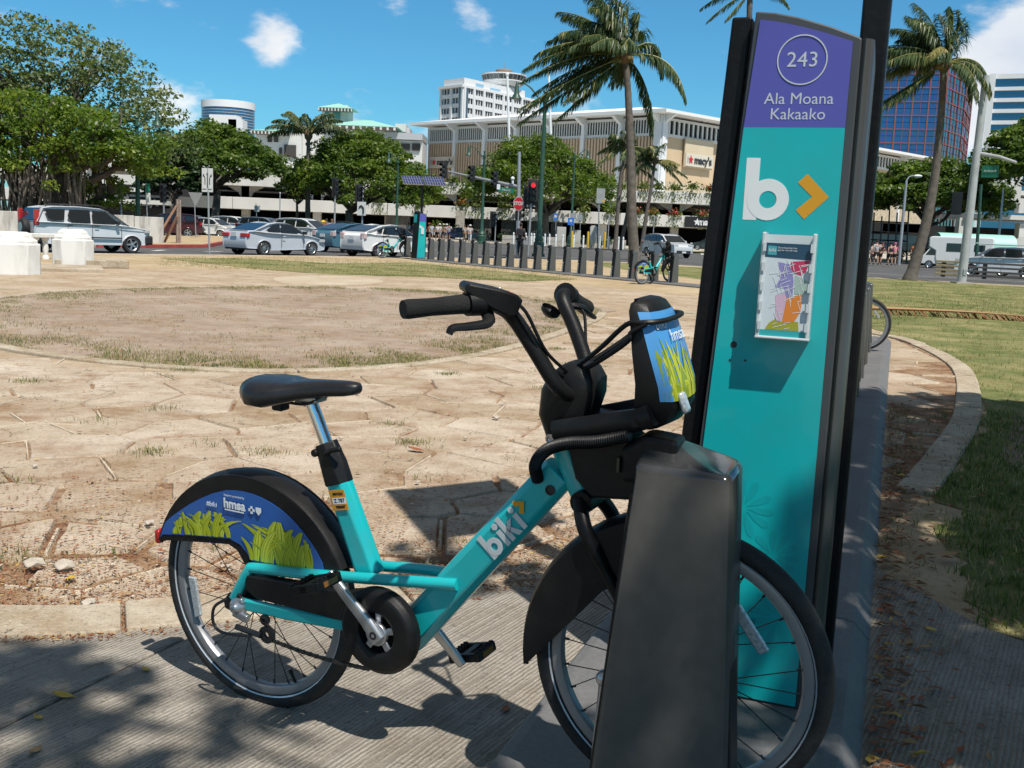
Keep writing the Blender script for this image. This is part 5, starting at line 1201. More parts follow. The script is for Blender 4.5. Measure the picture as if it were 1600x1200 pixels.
SLV = paint('silver_paint', (.58, .60, .62), .08); SLV2 = paint('silver_blue_paint', (.52, .55, .60), .08); WHT = paint('white_car_paint', (.72, .72, .71), 0); TBL = paint('teal_blue_paint', (.06, .16, .22), .15)
NVY = paint('navy_paint', (.018, .032, .075), .3); DRD = paint('dark_red_paint', (.08, .012, .015), .3); DGR = paint('dark_grey_paint', (.05, .055, .06), .4); BLK = paint('black_car_paint', (.012, .012, .014), .2); GRB = paint('grey_blue_paint', (.2, .24, .28), .15)
def carbase(px, Y, z=ROADZ): return base(px, Y, z)
make_car('silver compact sport utility with spare wheel on its back, behind the white pillars', SLV, SUVC, carbase(135, 38.6), R(47), name='parked_car')
make_car('silver two-door coupe driving right, in front of the queue of traffic', SLV2, COUPE, carbase(430, 44.2), R(55))
make_car('white hatchback seen from behind, beside the docked teal bicycle', WHT, HATCH, carbase(602, 48.3), R(54))
make_car('teal blue hatchback seen from behind, left of the white hatchback', TBL, HATCH, carbase(553, 53.5), R(54))
make_car('white sport utility facing right, behind the silver coupe', WHT, SUVM, carbase(476, 70), R(-20))
make_car('small white three-door car behind the three-arrow sign', WHT, SMALL, carbase(331, 80), R(-14))
make_car('white sedan behind the small white three-door car', WHT, SEDAN, carbase(318, 90), R(-14))
make_car('large white sport utility behind the small white three-door car', WHT, SUVM, carbase(366, 92), R(-14))
make_car('dark red car beside the end of the concrete wall', DRD, SUVM, carbase(262, 74), R(-160))
make_car('black sedan by the leaning timber props', BLK, SEDAN, carbase(283, 80), R(-22))
make_car('grey blue sport utility roof just behind the silver coupe', GRB, SUVM, carbase(415, 84), R(-16))
make_car('navy sport utility far back behind the white sport utility on the left', NVY, SUVM, carbase(398, 100), R(-14))
make_car('navy wagon behind the white sedan at the far left', NVY, SUVM, carbase(306, 104), R(-14))
make_car('dark blue car behind the concrete wall, far left of the queue', NVY, SEDAN, carbase(246, 92), R(-14))
make_car('grey blue taxi with a yellow roof sign behind the white sport utility', GRB, SEDAN, carbase(505, 84), R(-18))
t_ = bpy.context.scene.objects[-1]
make_car('light grey sedan between the taxi and the teal hatchback', SLV, SEDAN, carbase(530, 76), R(-30))
make_car('dark grey van roof behind the taxi, under the trees', DGR, SUVM, carbase(545, 100), R(-16))
make_car('dark sport utility right of the navy one under the trees', DGR, SUVM, carbase(440, 106), R(-16))
make_car('silver crossover driving towards us beside the leaning palm', SLV, SUVM, carbase(1041, 76.5), R(-66))
make_car('dark navy convertible sedan parked behind the group of pedestrians', NVY, SEDAN, carbase(716, 124, .03), R(178))
make_car('silver car painted dark grey as if shaded, by the parking deck, seen past the kiosk', DGR, SEDAN, carbase(1108, 122, .03), R(170))  # silver car given dark grey paint: its shade is put into the colour
make_car('small dark hatchback beside the right palm trunk', DGR, SMALL, carbase(1449, 88), R(-100))
edge = make_car('silver sport utility with surfboards on its roof, behind the timber barrier', SLV, SUVM, carbase(1562, 57), R(150))
make_car('dark car at the right edge behind the silver sport utility', NVY, SEDAN, carbase(1606, 60), R(150))
# yellow roof sign as a part of the taxi
taxi = [o for o in bpy.data.objects if o.get('label', '').startswith('grey blue taxi')][0]
m = MB(); m.ball((0, 0, 1.52), .30, 12, 7, sc=(.6, 1, .5)); m.build('roof_sign', mat('taxi_yellow', (.65, .42, .02), .4), taxi)
for k, (y, col) in enumerate(((-.25, WHITEW), (.2, mat('surf_board', (.35, .45, .45), .3)))):
    sb = thing('surfboard', ('pale surfboard strapped on the near side of the silver sport utility\'s roof' if k == 0 else 'grey green surfboard strapped on the far side of the silver sport utility\'s roof'), 'surfboard', edge.location + V((0, 0, 1.74)), R(150))
    mb = MB(); secs = []
    for x, w in ((-1.4, .02), (-1.2, .16), (-.6, .27), (.2, .28), (.9, .2), (1.35, .02)): secs.append([V((x, y + w * cos(2 * pi * j / 10), .04 + .035 * sin(2 * pi * j / 10) + .05 * (x / 1.4) ** 4)) for j in range(10)])
    loft(mb, secs); mb.build('board', col, sb, smooth=50); fm = MB(); fm.prism([(-1.3, .06), (-1.1, .06), (-1.25, .22)], (0, y, 0), (1, 0, 0), (0, 0, 1), -.006, .006); fm.build('fin', TRIMB, sb, smooth=0)
# motor home
mh2 = thing('motor_home', 'white camper van with dark side window behind the white steel pole', 'camper van', carbase(1492, 76), R(155)); mh2.scale = (.8, .8, .8)
mb = MB(); mb.prism([(-3.0, .45), (1.6, .45), (1.75, 1.0), (1.75, 1.6), (2.35, 1.95), (2.35, 2.75), (2.1, 2.9), (-2.9, 2.95), (-3.05, 2.8)], (0, 1.05, 0), (1, 0, 0), (0, 0, 1), 0, 2.1); mb.build('body', WHT, mh2, smooth=30, bevel=.10, seg=3)
mb = MB(); mb.prism([(1.3, .4), (2.95, .4), (3.0, .95), (2.75, 1.15), (2.2, 1.9), (1.3, 1.9)], (0, .98, 0), (1, 0, 0), (0, 0, 1), 0, 1.96); mb.build('cab', WHT, mh2, smooth=30, bevel=.06)
for s in (-1, 1):
    mb = MB(); mb.box((.1, s * 1.056, 1.95), (1.5, .02, .75)); mb.build('window', GLASSB, mh2, smooth=0); mb = MB(); mb.box((-1.9, s * 1.056, 1.95), (.9, .02, .6)); mb.build('window', GLASSB, mh2, smooth=0)
    mb = MB(); mb.poly([(1.5, s * .99, 1.2), (2.55, s * .99, 1.2), (2.15, s * .99, 1.8), (1.5, s * .99, 1.8)]); mb.build('window', GLASSB, mh2, smooth=0, fix=False)
    for x in (-1.6, 2.2): car_wheel(mh2, x, s * .92, .36, 'seven')
# ------------------------------------------------------------------ street furniture
def zat(px, py, Y): return at(px, py, Y).z
def lean_pole(mb, px0, Y, z0, px1, py1, r0, r1, n=12):
    b = base(px0, Y, z0); t = at(px1, py1, Y); mb.tube([b, b.lerp(t, .5), t], [r0, (r0 + r1) / 2, r1], n); return b, t
SIGNB = mat('sign_back_alu', (.36, .37, .38), .5, .4, .1, 5); SIGNW = mat('sign_face_white', (.55, .56, .55), .5); SIGNK = mat('sign_black', (.015, .015, .015), .5)
SGREEN = mat('sign_green', (.010, .15, .09), .45); SRED = mat('sign_red', (.42, .012, .02), .4); SBLUE = mat('sign_blue', (.03, .16, .52), .45)
SHOUS = mat('signal_housing', (.018, .019, .02), .55); LENSK = mat('dead_lens', (.02, .02, .02), .2, coat=.5)
CAMD = V((0, -1, 0))
def lamp_post(label, px, Y, top_py, arms, z0=0.0, flare=.42, pr=.11, lean_px=0, banner=False):
    p = base(px, Y, z0); H = zat(px, top_py, Y) - z0
    t = thing('street_lamp', label, 'street lamp', p, 0, 'green street lamps')
    m = MB(); m.rev([(.001, 0), (flare, 0), (flare, .12), (flare * .78, .2), (flare * .8, .75), (flare * .62, .85), (flare * .68, .95), (flare * .45, 1.15), (flare * .40, 1.3), (pr * 1.15, 1.5), (pr, 1.6), (pr * .72, H - .3), (pr * 1.4, H - .28), (pr * 1.4, H - .18), (pr * .7, H - .15), (pr * .5, H + .15), (pr * .8, H + .22), (.001, H + .42)], (0, 0, 0), (0, 0, 1), 16)
    m.build('pole', GREENP, t, smooth=35)
    for (dx, dz) in arms:                    # arm reaching dx sideways, lamp hung at its end
        a = MB(); s = 1 if dx > 0 else -1
        a.tube(spline([(0, 0, H - .35), (dx * .22, 0, H - .12), (dx * .5, 0, H + .38), (dx * .75, 0, H + .62), (dx * .95, 0, H + .60), (dx, 0, H + .5)], 5), pr * .33, 8)
        ao = a.build('arm', GREENP, t)
        l = MB(); z = H + .55; l.rev([(.001, z + .18), (.05, z + .12), (.07, z), (.11, z - .10), (.13, z - .45), (.22, z - .62), (.30, z - .74), (.27, z - .75), (.001, z - .70)], (dx, 0, 0), (0, 0, 1), 14); l.build('lamp_head', GREENP, ao)
        l = MB(); l.rev([(.001, z - .72), (.17, z - .73), (.13, z - .86), (.001, z - .9)], (dx, 0, 0), (0, 0, 1), 12); l.build('bulb_cover', mat('lamp_glass', (.55, .56, .55), .2, coat=.5), ao)
    return t
lamp_post('tall green double-armed street lamp right of the stop sign', 841, 57, 150, [(-1.55, 0), (1.6, 0)], flare=.36, pr=.135)
lamp_post('green street lamp with one arm between the solar panels and the mast arm signals', 752, 100, 240, [(-1.5, 0)], flare=.52, pr=.15)
lamp_post('green street lamp in front of the large round tree left of the far kiosk', 619, 100, 250, [(-.9, 0)], flare=.4, pr=.12)
lamp_post('green street lamp before the round tree, right of the tall double-armed lamp', 891, 112, 243, [(1.4, 0)], flare=.5, pr=.14)
lamp_post('green lamp pole half hidden by the banyan foliage', 216, 62, 190, [(1.2, 0)], flare=.3, pr=.14)
def signal(parent, C_, ang, n=3, lit=None, back=True, s=1.0):
    """traffic signal head, centre C_, facing ang"""
    Mx = Matrix.Translation(C_) @ Matrix.Rotation(ang, 4, 'Z') @ Matrix.Scale(s, 4)
    h = MB(); h.box((0, .1, 0), (.34, .20, .36 * n), M=Mx)
    if back: h.box((0, .18, 0), (.60, .02, .36 * n + .25), M=Mx)
    ho = h.build('signal_head', SHOUS, parent, smooth=0, bevel=.02)
    for k in range(n):
        z = (n - 1) * .18 - k * .36
        l = MB(); l.rev([(.001, 0), (.14, 0), (.14, .012), (.001, .02)], Mx @ V((0, 0, z)), Mx.to_3x3() @ V((0, -1, 0)), 14)
        l.build('lens', mat('lit_red_lens', (.5, .01, .02), .3, emit=((1, .03, .05), .9)) if lit == k else LENSK, ho)
        v = MB(); P = []
        for j in range(9):
            a = R(-20 + j * 27.5); P.append((.155 * cos(a), .155 * sin(a)))
        vs = [Mx @ V((x, -.01, z + zz)) for x, zz in P] + [Mx @ V((x, -.26, z + zz * .9 + .0)) for x, zz in P]
        v.add(vs, [(i, i + 1, 9 + i + 1, 9 + i) for i in range(8)]); v.build('visor', SHOUS, ho, smooth=60, fix=False)
# mast arm with three signals
Ym = 82
pb = base(809, Ym, 0); pt = at(811.5, 237, Ym)
ma = thing('signal_mast', 'grey steel mast arm with three traffic signals and a green street sign', 'traffic signal', pb)
H = pt.z
m = MB(); m.tube([(0, 0, 0), (pt.x - pb.x, 0, H)], [.20, .12], 14); m.build('pole', GALV, ma)
a0 = at(810, 292, Ym) - pb; a1 = at(700, 268, Ym + 3) - pb
m = MB(); m.tube([a0, a0.lerp(a1, .5), a1], [.15, .11, .07], 12); arm = m.build('arm', GALV, ma)
for px, py in ((693, 266), (737, 271), (773, 280)):
    f_ = (810 - px) / 110; c = at(px, py, Ym + 3 * f_ - .3) - pb; signal(ma, c, R(-40), back=False, s=1.15)
m = MB(); c = at(800, 297, Ym - .2) - pb; c1 = at(779, 296, Ym - .2) - pb
m = MB(); m.box(at(791, 297, Ym - .3) - pb, (1.25, .04, .34), ry=R(3)); sn = m.build('street_sign', SGREEN, ma, smooth=0)
letters('lettering', 'Piikoi St', .20, SIGNW, sn, at(791, 297, Ym - .33) - pb, (1, 0, -.05), (0.05, 0, 1), .004, .002)
m = MB(); m.box(at(779, 292, Ym - .2) - pb, (.25, .3, .4)); m.tube([at(801, 287, Ym) - pb, at(801, 278, Ym) - pb], .09, 10); m.ball(at(801, 279, Ym) - pb, .16, 10, 6); m.build('camera_box', WHITEP, ma, smooth=30)
# stop sign + pole
Ys = 58.5
sp = base(807, Ys, 0); tz = zat(807, 306, Ys)
st = thing('stop_sign', 'red octagonal stop sign on a steel post by the far docks', 'stop sign', sp)
m = MB(); m.tube([(0, .03, 0), (.02, .03, tz)], .035, 8); m.build('post', GALV, st)
cz = zat(807, 318, Ys); r_ = 8.6 * Ys / FPX
for rr_, y, mt, nm in ((r_, 0, SIGNW, 'sign_border'), (r_ * .93, -.006, SRED, 'sign_face')):
    m = MB(); m.prism([(rr_ * cos(pi / 8 + i * pi / 4), rr_ * 1.3 * sin(pi / 8 + i * pi / 4)) for i in range(8)], (0, y, cz), (1, 0, 0), (0, 0, 1), 0, .006); so = m.build(nm, mt, st, smooth=0)
letters('lettering', 'STOP', .28, SIGNW, so, (0, -.016, cz), (1, 0, 0), (0, 0, 1), .002, .008, sx=.85)
# red signal on its own pole
Yr = 60
b = base(825, Yr, 0); rs = thing('traffic_signal', 'traffic signal showing red on a pole beside the stop sign', 'traffic signal', b)
m = MB(); m.tube([(0, 0, 0), (.05, 0, zat(827, 318, Yr))], .06, 10); m.box((.05, 0, zat(826, 322, Yr)), (.5, .08, .06)); m.box((-.25, -.1, .7), (.35, .3, .6)); m.build('pole', SIGNB, rs, smooth=30)
signal(rs, at(833, 300, Yr) - b + V((0, -.1, 0)), R(5), lit=0, s=1.05); signal(rs, at(824.5, 306, Yr + .5) - b, R(80), s=1.05)
signal(rs, at(813, 333, Yr) - b, R(60), n=2, s=.9)
def pole_signal(label, px, Y, py_mid, ang, pole_px=None, s=1.0, extra=None):
    b = base(pole_px or px, Y, 0); t = thing('traffic_signal', label, 'traffic signal', b, 0, 'dark traffic signals on poles')
    m = MB(); m.tube([(0, 0, 0), (.03, 0, zat(px, py_mid - 12, Y))], .06, 10); m.build('pole', SIGNB, t)
    signal(t, at(px, py_mid, Y) - b + V((0, -.05, 0)), ang, s=s); 
    if extra:
        m = MB(); m.box(at(extra[0], extra[1], Y - .2) - b, (extra[2], .03, extra[3])); e = m.build('sign_plate', SIGNW, t, smooth=0)
        m = MB(); c = at(extra[0], extra[1], Y - .25) - b; w = extra[2]; m.tube([c + V((w * .2, 0, -w * .5)), c + V((w * .2, 0, .05)), c + V((-.02, 0, w * .35)), c + V((-w * .28, 0, w * .15))], w * .09, 6); m.build('arrow', SIGNK, e)
    return t
pole_signal('dark traffic signal on a pole left of centre, above the two women', 527, 70, 293, R(55), 522)
pole_signal('dark traffic signal with a white turn sign below it, above the teal hatchback', 563, 74, 303, R(40), 565, extra=(565, 326, .62, .95))
pole_signal('dark traffic signal behind the timber props on the left', 258, 74, 302, R(60), 256)
pole_signal('dark traffic signal beside the parking deck at the end of the concrete wall', 192, 80, 298, R(70), 190)
pole_signal('small pedestrian signal on a grey post left of the wide planters', 772, 104, 343, R(30), 773, s=1.2)
pole_signal('dark traffic signal partly behind the right palm trunk, seen from its back', 1496, 66, 318, R(140), 1502, s=1.05)
# signs
def sign_post(label, cat, name, px, Y, base_z, top_py, r=.035, mt=GALV):
    b = base(px, Y, base_z); t = thing(name, label, cat, b); m = MB(); tp = at(px - 2 + (px - 420) * .006, top_py, Y) - b; m.tube([(0, .02, 0), (tp.x, .02, tp.z)], r, 8); m.build('post', mt, t); return t, b
Y = 38.4
t, b = sign_post('white lane control sign with three black arrows on a steel post', 'road sign', 'road_sign', 327, Y, 0, 262)
m = MB(); c = at(324, 281.5, Y) - b; w, h = 17.2 * Y / FPX, 36 * Y / FPX; m.box(c, (w, .012, h)); f = m.build('sign_plate', SIGNW, t, smooth=0, bevel=.01)
m = MB(); c2 = c + V((0, -.012, 0))
for dx, cur in ((-.115, -1), (0, 0), (.115, 1)):
    P = [(dx, -.16), (dx, .05), (dx + cur * .02, .13), (dx + cur * .045, .17)] if cur else [(0, -.27), (0, .12), (0, .24)]
    P = [(x - cur * .03, z) for x, z in P]
    m.tube([c2 + V((x, 0, z)) for x, z in P], .014, 6, flat=.3, updir=(0, 1, 0)); x, z = P[-1]
    hh = .30 if not cur else .24
    m.prism([(x - .035, hh - .11), (x + .035, hh - .11), (x + cur * .02, hh)], c2 + V((0, .002, 0)), (1, 0, 0), (0, 0, 1), 0, .004)
m.build('arrow', SIGNK, f, smooth=0)
for dx in (-.10, .10): letters('lettering', 'ONLY', .058, SIGNK, f, c2 + V((dx, 0, -.33)), (1, 0, 0), (0, 0, 1), .001, .002)
t, b = sign_post('triangular yield sign seen from behind, left of the three-arrow sign', 'road sign', 'road_sign', 306, 68, 0, 302)
c = at(305.5, 311, 68) - b; s_ = 68 / FPX; m = MB(); m.prism([(-11 * s_, 10 * s_), (11 * s_, 10 * s_), (1 * s_, -10 * s_), (-1 * s_, -10 * s_)], c, (1, 0, 0), (0, 0, 1), 0, .012); m.build('sign_plate', SIGNB, t, smooth=0)
t, b = sign_post('green and white sign on a thin post above the concrete wall', 'road sign', 'road_sign', 231, 60, 0, 286)
m = MB(); m.box(at(231, 294, 60) - b + V((0, -.04, 0)), (.27, .02, .52)); m.build('sign_plate', SGREEN, t, smooth=0); m = MB(); m.box(at(232, 309, 60) - b + V((0, -.04, 0)), (.28, .02, .55)); m.build('lower_plate', SIGNW, t, smooth=0)
t, b = sign_post('white rectangular sign seen from behind on a post near the palm trunk', 'road sign', 'road_sign', 935, 57, 0, 295)
m = MB(); m.box(at(938.5, 306, 57) - b + V((0, -.04, 0)), (.46, .015, .80)); m.build('sign_plate', SIGNB, t, smooth=0); m = MB(); m.box(at(943, 314.5, 57) - b + V((0, -.052, 0)), (.13, .01, .12)); m.build('sticker', mat('sign_sticker', (.6, .35, .05), .5), t, smooth=0)
for k, (px, py, l) in enumerate(((868, 339, 'tall narrow blue sign on a post before the parking deck'), (892, 346, 'wide blue sign on a post beside the utility cabinets'))):
    t, b = sign_post(l, 'road sign', 'road_sign', px, 100, 0, py - 8); m = MB(); m.box(at(px, py, 100) - b + V((0, -.06, 0)), (.34 + k * .26, .02, .68)); f = m.build('sign_plate', SBLUE, t, smooth=0)
    m = MB(); m.rev([(.001, 0), (.13, 0)], at(px, py - 1, 100) - b + V((0, -.075, 0)), (0, -1, 0), 12); m.build('symbol', SIGNW, f, smooth=0, fix=False)
for k, (px, py, l) in enumerate(((906, 340, 'small grey sign back behind the wide blue sign'), (896, 338, 'grey sign back above the wide blue sign'), (402, 326, 'small white notice board under the trees behind the cars'))):
    t, b = sign_post(l, 'road sign', 'road_sign', px, 104, 0, py - 8); m = MB(); m.box(at(px, py, 104) - b + V((0, -.06, 0)), (.55, .02, .60)); m.build('sign_plate', SIGNB if k < 2 else SIGNW, t, smooth=0)
for k, (px, l, Y) in enumerate(((949, 'thin dark post right of the white sign back', 98), (437, 'thin grey post before the white wall under the left trees', 100), (1019, 'thin grey post left of the silver crossover', 100))):
    b = base(px, Y, 0); t = thing('metal_post', l, 'post', b); m = MB(); m.tube([(0, 0, 0), (0, 0, zat(px, 338 if k != 1 else 302, Y))], .05, 8); m.rev([(.05, 0), (.09, 0), (.001, .12)], (0, 0, zat(px, 338 if k != 1 else 302, Y)), (0, 0, 1), 8); m.build('post_shaft', SIGNB, t)
# timber prop by the wall
tb = thing('timber_prop', 'weathered timber signpost with two leaning brown braces by the concrete wall', 'timber prop', base(277, 52, 0)); b = tb.location
WOOD = mat('raw_timber', (.27, .145, .09), .85, 0, .2, 6); WOOD2 = mat('grey_timber', (.30, .23, .19), .85, 0, .2, 6)
for (p0, p1, w, mt) in (((277, 52), (277, 311), .10, WOOD2), ((281, 52), (281, 312), .09, WOOD2)):
    m = MB(); m.tube([base(p0[0], 52, 0) - b, at(p1[0], p1[1], 52) - b], w * .7, 4); m.build('upright', mt, tb, smooth=0)
for p0, p1 in (((241, 0), (276, 322)), ((256, 1), (277, 338))):
    m = MB(); m.tube([base(p0[0], 51 + p0[1], 0) - b, at(p1[0], p1[1], 51.8) - b], .075, 4); m.build('brace', WOOD, tb, smooth=0)
# pale poles on the right
t = thing('signal_mast', 'tall white steel pole with a mast arm and green street sign on the right lawn', 'street pole', base(1502, 41.3, .005)); b = t.location
tp = at(1541, 118, 41.3) - b
m = MB(); m.tube([(0, 0, 0), tp], [.175, .135], 16); m.build('pole', mat('white_pole_paint', (.42, .43, .43), .5, .1, .1, 3, dirt=(.2, .2, .2), dscale=2), t)
m = MB(); m.box((0, 0, .03), (.62, .62, .06)); m.build('foundation', CONC, t, smooth=0)
m = MB(); m.box((.02, -.18, .45), (.12, .04, .22)); m.build('hand_hole', SIGNB, t, smooth=0)
a0 = at(1530, 240, 41.3) - b; a1 = at(1588, 254, 40.2) - b
m = MB(); m.tube([a0, a0.lerp(a1, .55) + V((0, 0, .05)), a1], [.085, .075, .055], 10); m.build('arm', MATS['white_pole_paint'], t)
m = MB(); A_ = at(1547, 268, 40.9) - b; m.box(A_, (.62, .03, .46), rz=R(-40)); sg = m.build('street_sign', SGREEN, t, smooth=0)
letters('lettering', 'Ala Moana Bl', .115, SIGNW, sg, A_ + V((-.02, -.03, .02)), (.766, -.64, 0), (0, 0, 1), .003, .001, sx=.75)
t = thing('street_light', 'slim grey street light with a cobra head left of the right palm', 'street light', base(1404, 76, .03)); b = t.location; tp = at(1416.5, 282, 76) - b
m = MB(); m.tube([(0, 0, 0), tp], [.13, .08], 12); m.build('pole', GALV, t)
m = MB(); m.tube(spline([tp, tp + V((.2, 0, .28)), tp + V((.55, -.1, .36))], 5), .05, 8); ar = m.build('arm', GALV, t); m = MB(); m.ball(tp + V((.75, -.12, .34)), .22, 10, 6, sc=(1.4, .7, .5)); m.build('lamp_head', WHITEP, ar)
b = base(1524, 68, 0); t = thing('metal_post', 'thin green lamp post behind the white steel pole', 'post', b); m = MB(); tp = at(1533, 288, 68) - b; m.tube([(0, 0, 0), tp], [.11, .09], 10); m.build('post_shaft', GREENP, t)
b = base(1556, 84, 0); t = thing('street_light', 'slim grey light pole before the white parking deck on the right', 'street light', b); m = MB(); tp = at(1568, 294, 84) - b; m.tube([(0, 0, 0), tp], [.12, .07], 10); m.build('pole', GALV, t)
# timber barrier on the right verge: stacked planks
t = thing('timber_barrier', 'long low barrier of stacked timber planks with a pale end, at the right roadside', 'barrier', (0, 0, 0))
A0 = at(1464, 424, 50.5); A1 = at(1650, 436, 47.0); A0.z = 0; A1.z = 0; d = (A1 - A0).normalized(); zz = [zat(1480, y, 50.3) for y in (430, 423, 416.5, 410)]
for k in range(4):
    m = MB(); L0 = V((A0.x, A0.y, .14 + k * .20)); c = (L0 + L0 + d * 6.0) / 2; m.box(c, (6.0, .30, .09), rz=atan2(d.y, d.x)); m.build('plank', mat('dark_timber', (.12, .11, .10), .8, 0, .2, 3), t, smooth=0, bevel=.01, seg=1)
    m = MB(); m.box(L0 + d * .55 + V((0, 0, .0)), (1.15, .33, .10), rz=atan2(d.y, d.x)); m.build('end_plank', mat('pale_timber', (.42, .33, .18), .8, 0, .15, 3), t, smooth=0, bevel=.01, seg=1)
for q in (.3, 2.2, 4.2, 5.8):
    m = MB(); m.box(V((A0.x, A0.y, .38)) + d * q, (.14, .22, .76), rz=atan2(d.y, d.x)); m.build('bearer', MATS['dark_timber'], t, smooth=0)
# white balustrade pillars
def pillar(label, px0, px1, Yc, top_py, base_py):
    c = G((px0 + px1) / 2, base_py); Y = c.y; w = (px1 - px0) * Y / FPX; H = zat((px0 + px1) / 2, top_py, Y)
    t = thing('gate_pillar', label, 'pillar', c + V((0, w * .45, 0)), R(24))
    m = MB(); s = w * .40; q = s * .45
    oct_ = [(-s, -s + q), (-s + q, -s), (s - q, -s), (s, -s + q), (s, s - q), (s - q, s), (-s + q, s), (-s, s - q)]
    def ring(k, z): return [V((x * k, y * k, z)) for x, y in oct_]
    loft(m, [ring(1, 0), ring(1, H * .72), ring(.90, H * .725), ring(.90, H * .80), ring(.74, H * .86), ring(.70, H * .94), ring(.5, H)]); m.build('pillar_block', WHITEW, t, smooth=25, bevel=.015); return t, c, H
pillar('squat white pillar with a stepped cap, nearest at the left edge', -46, 50, 21, 362, 430)
pillar('squat white pillar with a stepped cap in front of the silver sport utility', 62, 138, 26, 358, 418)
t = thing('balustrade', 'low white balustrade wall between the two white pillars', 'low wall', at(56, 400, 29)); t.location.z = 0
m = MB(); m.box((0, 0, .66), (2.6, .3, .12), rz=R(65)); m.build('coping', WHITEW, t, smooth=0, bevel=.02)
for k in range(7):
    m = MB(); m.rev([(.10, 0), (.10, .06), (.06, .12), (.085, .30), (.055, .50), (.10, .56), (.10, .60)], (cos(R(65)) * (k - 3) * .33, sin(R(65)) * (k - 3) * .33, 0), (0, 0, 1), 10); m.build('baluster', WHITEW, t)
t = thing('stone_step', 'weathered low concrete step beside the white pillars', 'step', G(92, 424)); t['category'] = 'step'
for k in range(2):
    m = MB(); m.box((-.2 - .25 * k, .7 + 2.2 * k, .04 + .06 * k), (1.7, 1.9, .09 + .10 * k), rz=R(24)); m.build('step_slab', M_KERB, t, smooth=0, bevel=.02)
# concrete wall behind the cars on the left
t = thing('concrete_wall', 'long stained concrete wall behind the silver sport utility', 'wall', (0, 0, 0))
Pw = [at(-60, 350, 47), at(130, 350, 49), at(255, 350, 51)]; top = zat(190, 337, 50)
for i, (a, b) in enumerate(((Pw[0], Pw[1]), (Pw[1], Pw[1].lerp(Pw[2], .62)), (Pw[1].lerp(Pw[2], .62), Pw[2]))):
    a = V((a.x, a.y, 0)); b = V((b.x, b.y, 0)); d = (b - a); m = MB(); m.box((a + b) / 2 + V((0, 0, top / 2 - .05)), (d.length - .02, .3, top + .1 + (.06 if i == 1 else 0)), rz=atan2(d.y, d.x))
    m.build('wall_panel', mat('stained_wall', (.55, .53, .49), .85, 0, .08, 2, dirt=(.13, .12, .11), dscale=1.3, damt=.8, streak=(2.2, 2.2, .35)), t, smooth=0, bevel=.02)
# bollards, planters, cabinets before the deck
Yb = 103
lab_b = [(802, 'leftmost'), (815, 'second'), (821, 'third'), (830, 'fourth'), (834, 'fifth'), (851, 'sixth'), (858, 'seventh'), (868, 'eighth'), (879, 'ninth'), (896, 'tenth'), (911, 'eleventh'), (937, 'twelfth'), (951, 'thirteenth'), (966, 'fourteenth'), (973, 'rightmost')]
pr = None
for px, l in lab_b:
    p = base(px, Yb - (4 if px > 845 else 0), .03); lb = l + ' slim white bollard in the line before the parking deck'
    if pr is None:
        pr = thing('bollard', lb, 'bollard', p, 0, 'white bollards'); m = MB(); m.rev([(.001, 1.18), (.06, 1.16), (.08, 1.10), (.08, 0)], (0, 0, 0), (0, 0, 1), 10); m.build('bollard_shaft', WHITEP, pr); m = MB(); m.rev([(.083, .9), (.083, 1.0)], (0, 0, 0), (0, 0, 1), 10); m.build('bollard_band', GREYP, pr, fix=False)
    else: dup(pr, p, 0, lb)
pr = None
for px, l in ((893, 'yellow bollard left of the utility cabinet with a grey front'), (918, 'yellow bollard between the two utility cabinets'), (944, 'yellow bollard right of the rounded cabinet')):
    p = base(px, 98, .03)
    if pr is None:
        pr = thing('bollard', l, 'bollard', p, 0, 'yellow bollards'); m = MB(); m.rev([(.001, 1.55), (.09, 1.52), (.11, 1.45), (.11, 0)], (0, 0, 0), (0, 0, 1), 10); m.build('bollard_shaft', mat('yellow_bollard', (.55, .36, .03), .5, 0, .1, 5), pr)
    else: dup(pr, p, 0, l)
CAB = mat('cabinet_beige', (.45, .44, .40), .6, 0, .05, 3)
for (px, wpx, tpy, l, rd) in ((876, 14, 355, 'tall beige utility cabinet before the dark parking entrance', 0), (901, 10, 360, 'shorter beige utility cabinet beside the yellow bollard', 0), (926, 11, 353, 'beige utility cabinet with a rounded top', 1)):
    Y = 100; p = base(px, Y, .03); w = wpx * Y / FPX; H = zat(px, tpy, Y)
    t = thing('utility_cabinet', l, 'cabinet', p); m = MB(); m.box((0, 0, H * .12), (w * 1.1, .8, H * .24)); m.build('cabinet_base', CONC, t, smooth=0)
    m = MB(); o_ = [(-w / 2, H * .25), (w / 2, H * .25), (w / 2, H * .92), (w * .3, H), (-w * .3, H), (-w / 2, H * .92)] if rd else [(-w / 2, H * .25), (w / 2, H * .25), (w / 2, H), (-w / 2, H)]
    m.prism(o_, (0, .3, 0), (1, 0, 0), (0, 0, 1), 0, .6); bo = m.build('cabinet_body', CAB, t, smooth=0, bevel=.03)
    m = MB(); m.box((0, -.305, H * .6), (w * .8, .02, H * .55)); m.build('cabinet_door', CAB, t, smooth=0, bevel=.006)
k = 0
